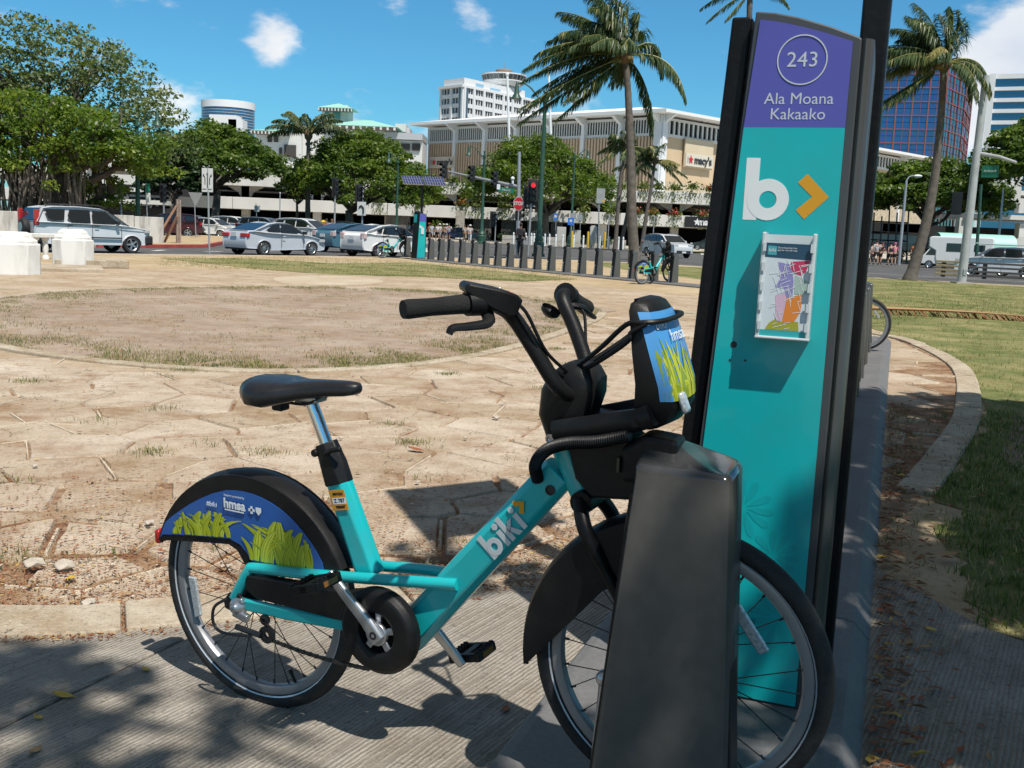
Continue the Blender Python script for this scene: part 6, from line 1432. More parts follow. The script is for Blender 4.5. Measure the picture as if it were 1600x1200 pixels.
for (px, w, l) in ((795, 1.4, 'leftmost low concrete planter'), (831, 1.2, 'second low concrete planter from the left'), (845, 1.0, 'third low concrete planter from the left'), (862, 1.0, 'fourth low concrete planter from the left'), (956, 1.3, 'low concrete planter left of the leaning palms'), (970, .9, 'rightmost low concrete planter by the leaning palms')):
    p = base(px, 106, .03); t = thing('planter', l + ', before the parking deck', 'planter', p, 0, 'concrete planters'); m = MB(); m.box((0, 0, .42), (w, .8, .84)); m.build('planter_box', CONC, t, smooth=0, bevel=.03); m = MB(); m.box((0, 0, .845), (w * .86, .64, .02)); m.build('planter_soil', DARKIN, t, smooth=0); m = MB(); m.box((0, -.405, .45), (w * .98, .02, .06)); m.build('planter_groove', SIGNB, t, smooth=0)
# ------------------------------------------------------------------ buildings
BWHITE = mat('deck_white', (.60, .59, .56), .8, 0, .04, .3, dirt=(.36, .34, .31), dscale=.35, damt=.30, streak=(1, 1, .3)); BTAN = mat('tan_rib', (.60, .45, .31), .85, 0, .06, .3); BTAN2 = mat('tan_panel', (.56, .42, .27), .85, 0, .05, .4)
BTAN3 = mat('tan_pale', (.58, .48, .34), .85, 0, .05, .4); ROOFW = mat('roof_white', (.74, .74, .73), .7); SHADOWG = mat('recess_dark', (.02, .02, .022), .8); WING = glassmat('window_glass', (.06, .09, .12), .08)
MINT = mat('mint_metal_roof', (.33, .62, .53), .55, .1, .05, .5); TOWERW = mat('tower_white', (.72, .73, .74), .75)
# parking podium across the road
YP = 133
pod = thing('parking_deck', 'white two-level parking deck with dark openings across the road', 'parking deck', (0, YP, 0))
def zp(px, py, Y=YP): return at(px, py, Y).z
xL, xR = at(-120, 330, YP).x, at(1330, 380, YP).x
bands = [(zp(700, 340), zp(700, 321.5)), (zp(700, 303.5), zp(700, 285))]
for z0, z1 in bands:
    n = 12
    for i in range(n):
        a = xL + (xR - xL) * i / n + .03; b = xL + (xR - xL) * (i + 1) / n - .03
        m = MB(); m.box(((a + b) / 2, .2, (z0 + z1) / 2), (b - a, .4, z1 - z0)); m.build('parapet_panel', BWHITE, pod, smooth=0, bevel=.03, seg=1)
    m = MB(); m.box(((xL + xR) / 2, 12, z0 + .15), (xR - xL, 23, .3)); m.build('floor_slab', BWHITE, pod, smooth=0)
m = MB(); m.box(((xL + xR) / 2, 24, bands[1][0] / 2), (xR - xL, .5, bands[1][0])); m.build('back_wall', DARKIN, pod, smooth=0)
ncol = 13
for i in range(ncol):
    x = xL + 4 + (xR - xL - 8) * i / (ncol - 1); z1 = bands[1][0]
    m = MB(); m.box((x, 1.6, z1 / 2), (1.0, .8, z1)); m.prism([(-.5, z1 - 1.6), (-.9, z1 - .8), (-2.4, z1), (2.4, z1), (.9, z1 - .8), (.5, z1 - 1.6)], (x, 2.0, 0), (1, 0, 0), (0, 0, 1), 0, .8); m.build('column', BWHITE if i % 2 else CONC, pod, smooth=0)
STONE = mat('lava_stone', (.12, .11, .10), .9, 0, .4, 4)
for px, w in ((760, 3.6), (785, 3.0), (845, 2.4), (620, 3), (860, 3)):
    m = MB(); x = at(px, 380, YP).x; m.box((x, .9, 1.35), (w, .6, 2.7)); m.build('stone_pier', STONE, pod, smooth=0)
x = at(663 + 55, 360, YP - 2).x; m = MB(); m.box((x, -1.2, 2.0), (1.1, .3, 3.2)); m.build('carved_panel', mat('carved_stone', (.36, .33, .29), .9, 0, .3, 3), pod, smooth=0)
# shop sign boards on the lower band
def store_sign(parent, name, cx, z, y, w, h, txt, size, bg, fg, star=None, star_m=None, off=0, extra=None):
    m = MB(); m.box((cx, y, z), (w, .12, h)); b = m.build(name, bg, parent, smooth=0)
    letters('lettering', txt, size, fg, b, (cx + off, y - .09, z), (1, 0, 0), (0, 0, 1), .02, size * .035, sx=1.05)
    if star:
        sx_ = cx + off + star; m = MB(); r_ = size * .42; m.prism([(r_ * (1 if i % 2 == 0 else .42) * sin(i * pi / 5), r_ * (1 if i % 2 == 0 else .42) * cos(i * pi / 5)) for i in range(10)], (sx_, y - .07, z), (1, 0, 0), (0, 0, 1), 0, .03); m.build('star', star_m, b, smooth=0)
    return b
z0, z1 = bands[0]; zc = (z0 + z1) / 2
xc = at(1098, 350, YP).x
store_sign(pod, 'sign_board', xc, zc, -.12, 4.6, 1.35, 'macy\'s', 1.15, mat('sign_board_black', (.012, .012, .013), .5), WHITEP, -2.0 + .35, WHITEP, off=.9)
xc = at(228, 318, YP).x; store_sign(pod, 'sign_board', xc, zp(228, 317), -.12, 4.2, 1.4, 'macy\'s', 1.1, MATS['sign_board_black'], WHITEP, off=.2)
# flower boxes along both parapets
FLW = leafmat('planter_leaf', (.09, .13, .035), (.16, .18, .06)); FLR = mat('flower_red', (.45, .04, .05), .6); FLO = mat('flower_orange', (.50, .14, .03), .6)
def tuft(mb, c, r_, n, sz, rr, droop=0, mi=0):
    for k in range(n):
        d = V((rr.gauss(0, .5), rr.gauss(0, .4), abs(rr.gauss(0, .5)) - droop)); p = V(c) + d * r_; a = V((rr.uniform(-1, 1), rr.uniform(-1, 1), rr.uniform(-.3, 1))).normalized() * sz; b = a.cross(V((rr.uniform(-1, 1), rr.uniform(-1, 1), rr.uniform(-1, 1)))).normalized() * sz * .6
        mb.quad(p - a - b * .4, p - b, p + a, p + b, mi)
rr = random.Random(9)
plant_n = 0
for px, py, red in [(655, 322, 1), (722, 323, 1), (745, 325, 0), (788, 327, 0), (912, 333, 0), (953, 335, 0), (995, 337, 1), (1020, 338, 1), (1055, 340, 1), (1098, 341, 1), (1005, 296, 0), (1030, 297, 0), (1055, 298, 0), (1082, 297, 0), (1110, 300, 1), (708, 286, 0), (870, 291, 1), (970, 296, 0), (590, 318, 0)]:
    c = at(px, py, YP - .1) - pod.location; c.y = .15
    m = MB(); tuft(m, c + V((0, 0, .1)), .75, 110, .22, rr); 
    if red: tuft(m, c + V((0, -.1, .35)), .6, 60, .14, rr, mi=1)
    for k in range(40):                                  # trailing growth over the parapet
        p = c + V((rr.gauss(0, .55), -.28, -rr.random() * 1.3)); m.quad(p, p + V((.10, -.03, .02)), p + V((.12, -.02, -.2)), p + V((.02, 0, -.22)))
    m.build('parapet_plant', [FLW, FLR if red and px not in (1020, 722) else FLO], pod, smooth=0, fix=False)

# department store with ribbed tan walls
CX, CY = at(1027, 300, 141).x, 141.0
ZT = zp(1027, 178, 141); ZS0 = zp(1027, 212, 141) ; ZS1 = zp(1027, 182, 141)
store = thing('department_store', 'tan department store with ribbed walls, slotted white frieze and wide white eaves', 'department store', (CX, CY, 0))
def dirto(px, py, Yd): p = at(px, py, Yd); return V((p.x - CX, p.y - CY, 0))
DL = dirto(667, 300, 171); LL = DL.length; DL.normalize(); DRr = dirto(1455, 300, 200); LR = DRr.length; DRr.normalize()
z_fr0, z_fr1 = ZS0, ZS1; zbase = 5.0; ztan1 = z_fr0
BN = V((-.1, 1, 0))
def facade(d, L_, left):
    out = V((d.y, -d.x, 0)); out = out if out.y < 0 else -out
    nb = 7 if left else 6
    A = d
    # wall slab
    m = MB(); m.prism([(0, zbase), (L_, zbase), (L_, ztan1), (0, ztan1)], (0, 0, 0), A, (0, 0, 1), 0, 0); 
    m = MB(); c = A * L_ / 2 - out * .6; m.box(c + V((0, 0, (zbase + ztan1) / 2)), (L_, 1.2, ztan1 - zbase), rz=atan2(A.y, A.x)); m.build('wall', BTAN if left else BTAN2, store, smooth=0)
    # frieze with dark slots between white uprights
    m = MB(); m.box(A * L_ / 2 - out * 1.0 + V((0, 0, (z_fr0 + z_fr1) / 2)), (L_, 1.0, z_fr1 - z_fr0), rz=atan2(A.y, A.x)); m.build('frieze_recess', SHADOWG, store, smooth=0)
    for i in range(nb):
        x0 = L_ * i / nb; x1 = L_ * (i + 1) / nb; w = x1 - x0; m = MB(); h = z_fr1 - z_fr0; ns = 12
        def bx(a, b, za, zb_): m.box(A * ((a + b) / 2) + out * .1 + V((0, 0, (za + zb_) / 2)), (b - a, .16, zb_ - za), rz=atan2(A.y, A.x))
        bx(x0, x1, z_fr0, z_fr0 + h * .16); bx(x0, x1, z_fr1 - h * .14, z_fr1)
        st = (w - 1.0) / ns
        for k in range(ns + 1):
            xa = x0 + .5 + st * k - st * .17; xb = xa + st * .34
            if k == 0: xa = x0
            if k == ns: xb = x1
            bx(xa, xb, z_fr0 + h * .16, z_fr1 - h * .14)
        m.build('frieze_panel', mat('frieze_white', (.60, .60, .58), .8), store, smooth=0)
        m = MB(); m.box(A * x0 + out * .25 + V((0, 0, (zbase + z_fr1) / 2 + .2)), (.55 if i else 1.5, .7, z_fr1 - zbase + .4), rz=atan2(A.y, A.x)); m.build('pilaster', TOWERW, store, smooth=0)
        m = MB(); m.prism([(0, z_fr1 - 1.3), (.2, z_fr1 - 1.0), (2.3, z_fr1 + .1), (2.3, z_fr1 + .3), (0, z_fr1 + .3)], A * x0, out, (0, 0, 1), -.25, .25); m.build('bracket', TOWERW, store, smooth=0)
        if left:
            m = MB(); k = 11; s = (w - .6) / k
            for j in range(k):
                xx = x0 + .3 + s * (j + .5); m.box(A * xx + out * .12 + V((0, 0, (zbase + ztan1) / 2)), (s * .48, .5, ztan1 - zbase - .1), rz=atan2(A.y, A.x))
            m.build('wall_rib', BTAN, store, smooth=0)
facade(DL, LL, True); facade(DRr, LR, False)
# eaves and roof
outL = V((DL.y, -DL.x, 0)); outL = outL if outL.y < 0 else -outL; outR = V((DRr.y, -DRr.x, 0)); outR = outR if outR.y < 0 else -outR
ov = 2.4
corner = (outL + outR) * (ov / (1 + outL.dot(outR)))
eL = DL * (LL + 2) + outL * ov; eR = DRr * (LR + 2) + outR * ov; back = DL * (LL + 2) + DRr * (LR + 2)
m = MB(); P = [corner, eR, back, eL]
zr = z_fr1 + .3
m.add([(p.x, p.y, z) for z in (zr, zr + .42) for p in P], [(3, 2, 1, 0), (4, 5, 6, 7), (0, 1, 5, 4), (1, 2, 6, 5), (2, 3, 7, 6), (3, 0, 4, 7)]); m.build('eave', ROOFW, store, smooth=0)
m = MB(); q0 = [p * .985 for p in P]; q1 = [DL * 9 + DRr * 9, DRr * (LR - 7) + DL * 9, DL * (LL - 7) + DRr * (LR - 7), DL * (LL - 7) + DRr * 9]
m.add([(p.x, p.y, zr + .43) for p in q0] + [(p.x, p.y, zr + 2.4) for p in q1], [(0, 1, 5, 4), (1, 2, 6, 5), (2, 3, 7, 6), (3, 0, 4, 7), (4, 5, 6, 7)]); m.build('roof', ROOFW, store, smooth=0)
# sign panels on both walls
def wall_sign(d, out, s, zc, w, h, txt, size):
    A = d if d.x > 0 else -d; O = d * s + out * .55
    m = MB(); m.box(O + V((0, 0, zc)), (w, .25, h), rz=atan2(A.y, A.x)); b = m.build('sign_panel', mat('sign_panel_cream', (.60, .55, .46), .8), store, smooth=0)
    letters('lettering', txt, size, mat('sign_letter_dark', (.03, .03, .035), .5), b, O + out * .16 + A * size * .5 + V((0, 0, zc)), A, (0, 0, 1), .04, size * .03, sx=1.05)
    r_ = size * .42; m = MB(); m.prism([(r_ * (1 if i % 2 == 0 else .42) * sin(i * pi / 5), r_ * (1 if i % 2 == 0 else .42) * cos(i * pi / 5)) for i in range(10)], O + out * .14 - A * size * 1.45 + V((0, 0, zc)), A, (0, 0, 1), 0, .06); m.build('star', mat('star_red', (.5, .02, .03), .5), b, smooth=0)
    m = MB()
    for e in (-1, 1): m.box(O + out * .14 + A * e * w * .43 + V((0, 0, zc)), (w * .05, .05, h * .5), rz=atan2(A.y, A.x))
    m.build('ornament', CONC, b, smooth=0)
zsg = zp(685, 254, 169); wall_sign(DL, outL, LL - 4.0, zsg, 5.8, 1.75, 'macy\'s', 1.25)
zsg = zp(1077, 249, 145.5); m = MB(); m.box(DRr * 8.2 + outR * .42 + V((0, 0, zp(1077, 240, 146))), (6.6, .2, 3.9), rz=atan2(DRr.y, DRr.x)); m.build('sign_backing', BTAN3, store, smooth=0)
wall_sign(DRr, outR, 8.2, zsg - .1, 6.4, 1.7, 'macy\'s', 1.45)
m = MB(); m.box(DRr * LR / 2 + outR * .1 + V((0, 0, zbase + 2.2)), (LR, .3, 3.2), rz=atan2(DRr.y, DRr.x)); m.build('stone_base', mat('coral_stone', (.46, .38, .27), .9, 0, .25, 2), store, smooth=0)
m = MB(); m.box(DL * (LL * .55) + outL * .45 + V((0, 0, zbase + 6.2)), (6, .3, 4.6), rz=atan2(DL.y, DL.x)); m.build('blank_panel', BTAN, store, smooth=0)
m = MB(); m.tube([(DRr * 14 + outR * 1.2) + V((0, 0, 7)), (DRr * 14 + outR * 1.2) + V((0, 0, 10.5))], .12, 6); m.box(DRr * 14.8 + outR * 1.2 + V((0, 0, 9.8)), (1.4, .08, .9), rz=atan2(DRr.y, DRr.x)); m.build('banner', mat('banner_olive', (.3, .3, .12), .7), store, smooth=0)

# hotel tower with revolving restaurant
def grid_tower(t, O, d, L_, z0, z1, floors, bays, out, glass, frame, depth=.5, sub=3, topband=1):
    A = V(d); ang = atan2(A.y, A.x)
    m = MB(); m.box(O + A * L_ / 2 - out * (depth + .6) + V((0, 0, (z0 + z1) / 2)), (L_, 1.0, z1 - z0), rz=ang); wo = m.build('window_recess', glass, t, smooth=0)
    fh = (z1 - z0) / floors; bw = L_ / bays
    for f in range(floors + 1):
        m = MB(); h = fh * (.42 if f < floors else .3); m.box(O + A * L_ / 2 - out * depth / 2 + V((0, 0, z0 + fh * f + h / 2 - (fh * .1 if f == 0 else 0))), (L_, depth, h), rz=ang); m.build('floor_band', frame, t, smooth=0)
    m = MB()
    for b in range(bays + 1): m.box(O + A * min(max(bw * b, .4), L_ - .4) + out * .08 + V((0, 0, (z0 + z1) / 2)), (.75, .5, z1 - z0), rz=ang)
    m.build('mullion', frame, t, smooth=0)
    m = MB()
    for b in range(bays):
        for k in range(1, sub): m.box(O + A * (bw * (b + k / sub)) - out * (depth * .6) + V((0, 0, (z0 + z1) / 2)), (.22, .3, z1 - z0), rz=ang)
    m.build('thin_mullion', frame, t, smooth=0)
Yh = 300
Pc = at(722.5, 200, Yh); Pr = at(841, 200, 329); Pl = at(686.5, 200, 308)
hotel = thing('hotel_tower', 'white gridded hotel tower with a round revolving restaurant on its roof', 'tower', (Pc.x, Pc.y, 0)); hb_ = hotel.location.copy()
zt = at(722.5, 136, Yh).z; dR = V((Pr.x - Pc.x, Pr.y - Pc.y, 0)); lR = dR.length; dR.normalize(); dL = V((Pl.x - Pc.x, Pl.y - Pc.y, 0)); lL = dL.length; dL.normalize()
oR = V((dR.y, -dR.x, 0)); oR = oR if oR.y < 0 else -oR; oL = V((dL.y, -dL.x, 0)); oL = oL if oL.y < 0 else -oL
WGR = glassmat('tower_window', (.10, .12, .14), .15)
grid_tower(hotel, V((0, 0, 0)), dR, lR, 3, zt, 14, 8, oR, WGR, TOWERW, .6, 4); grid_tower(hotel, V((0, 0, 0)), dL, lL, 3, zt, 14, 2, oL, glassmat('tower_window_side', (.07, .10, .13), .15), TOWERW, .6, 4)
m = MB(); P = [V((0, 0, 0)), dR * lR, dR * lR + dL * lL, dL * lL]; m.add([(p.x, p.y, z) for z in (2, zt - .5) for p in [q * .99 - (oR + oL) * .9 for q in P]], [(3, 2, 1, 0), (4, 5, 6, 7), (0, 1, 5, 4), (1, 2, 6, 5), (2, 3, 7, 6), (3, 0, 4, 7)]); m.build('core', TOWERW, hotel, smooth=0)
m = MB(); cc_ = (dR * lR + dL * lL) / 2
m.add([(p.x, p.y, z) for z in (zt + .02, zt + .7) for p in [cc_ + (q - cc_) * 1.05 for q in P]], [(3, 2, 1, 0), (4, 5, 6, 7), (0, 1, 5, 4), (1, 2, 6, 5), (2, 3, 7, 6), (3, 0, 4, 7)]); m.build('roof_slab', TOWERW, hotel, smooth=0)
zpent = at(722.5, 120.5, Yh).z
m = MB(); Q = [dR * .4 + dL * .3, dR * lR * .80 + dL * .3, dR * lR * .80 + dL * lL * .9, dR * .4 + dL * lL * .9]; m.add([(p.x, p.y, z) for z in (zt + .7, zpent) for p in Q], [(3, 2, 1, 0), (4, 5, 6, 7), (0, 1, 5, 4), (1, 2, 6, 5), (2, 3, 7, 6), (3, 0, 4, 7)]); m.build('penthouse', TOWERW, hotel, smooth=0)
m = MB(); c = dR * lR * .26 + oR * -.2; 
m.box(dR * lR * .20 + oR * -.22 + V((0, 0, zpent - 1.5)), (3.4, .2, 1.3), rz=atan2(dR.y, dR.x)); m.box(dR * lR * .40 + oR * -.22 + V((0, 0, zpent - 1.9)), (4.6, .2, 1.3), rz=atan2(dR.y, dR.x)); m.build('rooftop_sign', mat('pale_blue_sign', (.30, .50, .66), .5), hotel, smooth=0)
Pd = at(787, 130, 322); dc = V((Pd.x - hb_.x, Pd.y - hb_.y, 0)); rd = 33.5 * 322 / FPX; zz = lambda py: at(787, py, 322).z
m = MB(); m.rev([(rd * .40, zz(145)), (rd * .55, zz(137)), (rd * .80, zz(134.5)), (rd * .93, zz(129)), (rd * .93, zz(127.5))], dc, (0, 0, 1), 40); m.build('restaurant_bowl', TOWERW, hotel)
m = MB(); m.rev([(rd * .90, zz(127.6)), (rd * .98, zz(119.6)), (rd * .3, zz(119.5))], dc, (0, 0, 1), 40); rg = m.build('restaurant_glazing', glassmat('restaurant_glass', (.05, .085, .09), .1), hotel)
m = MB(); m.rev([(rd * .99, zz(119.8)), (rd * 1.02, zz(119.2)), (rd * 1.02, zz(117.6)), (rd * .5, zz(117))], dc, (0, 0, 1), 40); m.build('restaurant_rim', TOWERW, hotel)
m = MB()
for k in range(28):
    a = 2 * pi * k / 28; m.tube([dc + V((cos(a) * rd * .915, sin(a) * rd * .915, zz(127.6))), dc + V((cos(a) * rd * .99, sin(a) * rd * .99, zz(119.6)))], .16, 4)
m.build('glazing_bar', SIGNB, rg, smooth=0)
m = MB(); m.rev([(rd * .40, zz(117.5)), (rd * .38, zz(110.5)), (rd * .33, zz(109)), (.01, zz(108.6))], dc, (0, 0, 1), 28); m.build('rooftop_drum', mat('brown_drum', (.24, .17, .14), .8), hotel)
m = MB(); m.tube([dc + V((0, 0, zz(109))), dc + V((0, 0, zz(98)))], .12, 5); m.build('antenna', SIGNB, hotel)
for k, (px, py, l, Yd) in enumerate(((792.5, 116, 'white flagpole rising in front of the hotel tower', 150), (857, 106, 'white flagpole behind the tall double-armed lamp', 150))):
    b = base(px - 1, Yd, 0); t = thing('flagpole', l, 'flagpole', b); m = MB(); tp = at(px, py, Yd); m.tube([(0, 0, 12), (tp.x - b.x, 0, tp.z)], .16, 8); m.build('shaft', WHITEP, t); m = MB(); m.ball((tp.x - b.x, 0, tp.z), .28, 8, 5); m.build('finial', WHITEP, t)
# glass tower far left
b = base(356.5, 620, 0); gt = thing('glass_tower', 'rounded glass tower far behind the left trees', 'tower', b); r_ = 39 * 620 / FPX; zt = at(356, 160, 620).z
m = MB(); m.rev([(r_, 0), (r_, zt - 4), (.01, zt - 4)], (0, 0, 0), (0, 0, 1), 40); m.build('glazing', mat('far_glass', (.05, .13, .24), .15, .2), gt)
m = MB()
for k in range(30): z = zt - 4 - k * 1.6; m.rev([(r_ * 1.01, z), (r_ * 1.015, z + .28)], (0, 0, 0), (0, 0, 1), 40)
m.build('floor_band', TOWERW, gt, fix=False)
m = MB(); m.rev([(r_ * 1.02, zt - 4), (r_ * 1.02, zt)], (0, 0, 0), (0, 0, 1), 40, a0=R(60), a1=R(330)); m.build('roof_screen', TOWERW, gt, fix=False)
m = MB(); m.box((7, -30, at(376, 190, 620).z - 30), (15, 12, 60)); m.box((14, -31, at(376, 196, 620).z - 30), (8, 10, 60)); m.build('annex', TOWERW, gt, smooth=0)
# mall roofs with mint metal, left of the store
ml = thing('mall_building', 'white shopping mall with mint green hip roofs behind the round trees', 'mall', (0, 155, 0))
def hip(name, px0, px1, py_e, py_r, Yd, ridge=.25, ov=0, dep=14, z_off=0):
    a = at(px0, py_e, Yd); b = at(px1, py_e + (px1 - px0) * .04, Yd); z0 = a.z; zr = at((px0 + px1) / 2, py_r, Yd).z; w = b.x - a.x; cx = (a.x + b.x) / 2; y0 = Yd - 155
    m = MB(); m.add([(a.x, y0, z0), (b.x, y0, z0), (b.x, y0 + dep, z0), (a.x, y0 + dep, z0), (cx - w * ridge * .5, y0 + dep / 2, zr), (cx + w * ridge * .5, y0 + dep / 2, zr)], [(0, 1, 5, 4), (1, 2, 5), (2, 3, 4, 5), (3, 0, 4), (3, 2, 1, 0)]); m.build(name, MINT, ml, smooth=0)
    m = MB(); m.box((cx, y0 + .1, z0 - .35), (w * .96, .25, .5)); m.build('rafter_beam', mat('dark_rafter', (.08, .06, .05), .8), ml, smooth=0)
    m = MB()
    for k in range(11): m.box((a.x + w * (k + .5) / 11, y0 - .02, z0 - .3), (w * .028, .5, .42))
    m.build('rafter_end', BWHITE, ml, smooth=0)
hip('roof', 505, 622, 194, 180, 157, .12); hip('roof', 390, 452, 203, 194, 157, .2); hip('cupola_roof', 496, 552, 167, 158, 162, .02, dep=6)
def wbox(px0, px1, py0, py1, Yd, mt, nm='wall', dep=4):
    a = at(px0, py0, Yd); b = at(px1, py1, Yd); m = MB(); m.box(((a.x + b.x) / 2, Yd - 155 + dep / 2, (a.z + b.z) / 2), (abs(b.x - a.x), dep, abs(a.z - b.z))); return m.build(nm, mt, ml, smooth=0)
wbox(503, 545, 167, 190, 163.5, BWHITE, 'cupola'); wbox(520, 531, 169, 187, 163.3, mat('cupola_glass', (.10, .24, .22), .3), 'cupola_window', .4); wbox(508, 514, 169, 187, 163.3, MATS['cupola_glass'], 'cupola_window', .4)
wbox(400, 470, 204, 330, 158.5, BWHITE, 'wall', 8); wbox(470, 612, 196, 330, 159.5, BWHITE, 'wall', 8); wbox(600, 658, 218, 300, 160, BWHITE, 'wall', 8)
wbox(598, 660, 206, 219, 159, mat('grey_fascia', (.40, .41, .43), .7), 'fascia', 8)
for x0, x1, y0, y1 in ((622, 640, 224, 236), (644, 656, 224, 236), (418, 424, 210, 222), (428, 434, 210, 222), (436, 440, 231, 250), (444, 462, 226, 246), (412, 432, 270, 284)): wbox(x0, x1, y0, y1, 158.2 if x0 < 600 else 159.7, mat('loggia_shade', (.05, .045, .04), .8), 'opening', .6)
wbox(618, 634, 193, 206, 165, BWHITE, 'roof_plant'); wbox(608, 640, 199, 208, 166, mat('roof_plant_grey', (.5, .5, .5), .8), 'roof_plant')
wbox(538, 543, 164, 190, 340, TOWERW, 'wall'); 
# far left parking ramp seen under the banyan
lf = thing('parking_ramp', 'white parking ramp and awning seen under the banyan branches', 'parking ramp', (0, 120, 0))
def lbox(px0, px1, py0, py1, Yd, mt, nm, dep=3):
    a = at(px0, py0, Yd); b = at(px1, py1, Yd); m = MB(); m.box(((a.x + b.x) / 2, Yd - 120 + dep / 2, (a.z + b.z) / 2), (abs(b.x - a.x), dep, abs(a.z - b.z))); m.build(nm, mt, lf, smooth=0)
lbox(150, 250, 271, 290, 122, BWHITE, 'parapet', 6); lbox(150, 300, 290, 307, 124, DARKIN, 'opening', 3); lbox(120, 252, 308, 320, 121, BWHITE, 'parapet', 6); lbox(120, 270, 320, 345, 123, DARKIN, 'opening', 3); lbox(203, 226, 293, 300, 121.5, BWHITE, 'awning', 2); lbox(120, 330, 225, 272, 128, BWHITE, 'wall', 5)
# blue glass tower right
Yg = 330
P0 = at(1300, 200, Yg); P1 = at(1473, 200, Yg - 10); P2 = at(1503, 200, Yg + 6); P3 = at(1514, 200, Yg + 30)
bt_ = thing('glass_tower', 'deep blue mirrored office tower with red mullions behind the right palm', 'tower', (P1.x, P1.y, 0)); zt = at(1440, 100, Yg).z
BLUEG = glassmat('blue_mirror_glass', (.012, .055, .22), .08, 1, 1.0); BLUED = glassmat('blue_dark_glass', (.008, .016, .05), .08, 1, 1.0); REDM = mat('red_mullion', (.28, .09, .08), .6)
def gface(Pa, Pb, ng, nv, mt):
    a = V((Pa.x, Pa.y, 0)) - bt_.location; b = V((Pb.x, Pb.y, 0)) - bt_.location; d = b - a; L_ = d.length; d.normalize(); out = V((d.y, -d.x, 0)); ang = atan2(d.y, d.x)
    m = MB(); fh = zt / nv; rr = random.Random(int(L_ * 7))
    for i in range(ng):
        for j in range(nv):
            x0 = L_ * i / ng + .06; x1 = L_ * (i + 1) / ng - .06; z0 = fh * j + .06; z1 = fh * (j + 1) - .06; t_ = rr.uniform(-.05, .05)
            if z1 < 14: continue
            m.quad(a + d * x0 + out * t_ + V((0, 0, z0)), a + d * x1 - out * t_ + V((0, 0, z0)), a + d * x1 - out * t_ + V((0, 0, z1)), a + d * x0 + out * t_ + V((0, 0, z1)))
    m.build('glazing', mt, bt_, smooth=0, fix=False)
    m = MB()
    for i in range(0, ng + 1, 2): m.box(a + d * (L_ * i / ng) + out * .12 + V((0, 0, zt / 2)), (.36, .3, zt), rz=ang)
    for j in range(0, nv + 1, 2): m.box(a + d * L_ / 2 + out * .10 + V((0, 0, fh * j)), (L_, .24, .3), rz=ang)
    m.build('mullion', REDM, bt_, smooth=0)
    m = MB()
    for i in range(1, ng, 2): m.box(a + d * (L_ * i / ng) + out * .06 + V((0, 0, zt / 2)), (.12, .14, zt), rz=ang)
    m.build('thin_mullion', REDM, bt_, smooth=0)
gface(P0, P1, 14, 28, BLUEG); gface(P1, P2, 6, 28, BLUED); gface(P2, P3, 4, 28, BLUED)
m = MB(); P = [V((p.x, p.y, 0)) - bt_.location for p in (P0, P1, P2, P3)] + [V((P3.x, P3.y + 40, 0)) - bt_.location, V((P0.x, P0.y + 40, 0)) - bt_.location]
cen = sum(P, V()) / 6; m.prism([((p - cen).x * .985 + cen.x, (p - cen).y * .985 + cen.y) for p in P], (0, 0, 0), (1, 0, 0), (0, 1, 0), 0, zt - .2); m.build('core', BLUED, bt_, smooth=0)
# striped office block at the right edge
Ys_ = 300
so_ = thing('office_block', 'pale office block with blue ribbon windows at the right edge', 'office block', at(1546, 200, Ys_)); so_.location.z = 0; so_.rotation_euler = (0, 0, R(-26)); w = 70
zs_ = [at(1560, y, Ys_).z for y in (116, 123.5, 136.5, 142, 154, 160, 171, 177, 189, 195, 207, 213)]
m = MB(); m.box((w / 2, 12, zs_[0] / 2), (w, 23, zs_[0] - .4)); m.build('glazing', glassmat('ribbon_glass', (.02, .12, .24), .1), so_, smooth=0)
for k in range(0, 12, 2):
    m = MB(); z1, z0 = zs_[k], zs_[k + 1]; m.box((w / 2, 12, (z0 + z1) / 2), (w + .8, 24.4, z1 - z0)); m.build('floor_band', TOWERW, so_, smooth=0)
m = MB(); m.box((-.5, 6, zs_[0] / 2), (1.6, 14, zs_[0])); m.build('end_pier', TOWERW, so_, smooth=0)
# parking structure and awning at right
rp = thing('parking_deck', 'white parking deck with a curved ramp at the right edge behind the camper', 'parking deck', (0, 105, 0))
def rbox(px0, px1, py0, py1, Yd, mt, nm, dep=3):
    a = at(px0, py0, Yd); b = at(px1, py1, Yd); m = MB(); m.box(((a.x + b.x) / 2, Yd - 105 + dep / 2, (a.z + b.z) / 2), (abs(b.x - a.x), dep, abs(a.z - b.z))); m.build(nm, mt, rp, smooth=0)
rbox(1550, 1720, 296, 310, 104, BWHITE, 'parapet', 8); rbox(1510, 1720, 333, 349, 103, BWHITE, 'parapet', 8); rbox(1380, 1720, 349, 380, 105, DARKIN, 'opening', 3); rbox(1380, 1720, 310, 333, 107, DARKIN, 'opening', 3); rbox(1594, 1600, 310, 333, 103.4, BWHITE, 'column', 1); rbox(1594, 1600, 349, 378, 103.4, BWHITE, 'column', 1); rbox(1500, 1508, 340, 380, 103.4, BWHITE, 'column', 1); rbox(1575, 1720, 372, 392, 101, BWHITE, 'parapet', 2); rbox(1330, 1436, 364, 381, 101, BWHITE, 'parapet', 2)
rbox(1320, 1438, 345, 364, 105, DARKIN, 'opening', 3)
a = at(1465, 363, 80); b2 = at(1580, 383, 80)
aw = thing('awning', 'long mint green barrel awning behind the camper van', 'awning', (a.x, 80, a.z - 1.0)); m = MB(); L_ = b2.x - a.x; rr_ = 1.0
m.rev([(rr_, 0), (rr_, L_)], (0, 0, 0), (1, 0, 0), 20); vs = m.v; m.build('canopy', MINT, aw, fix=False); 
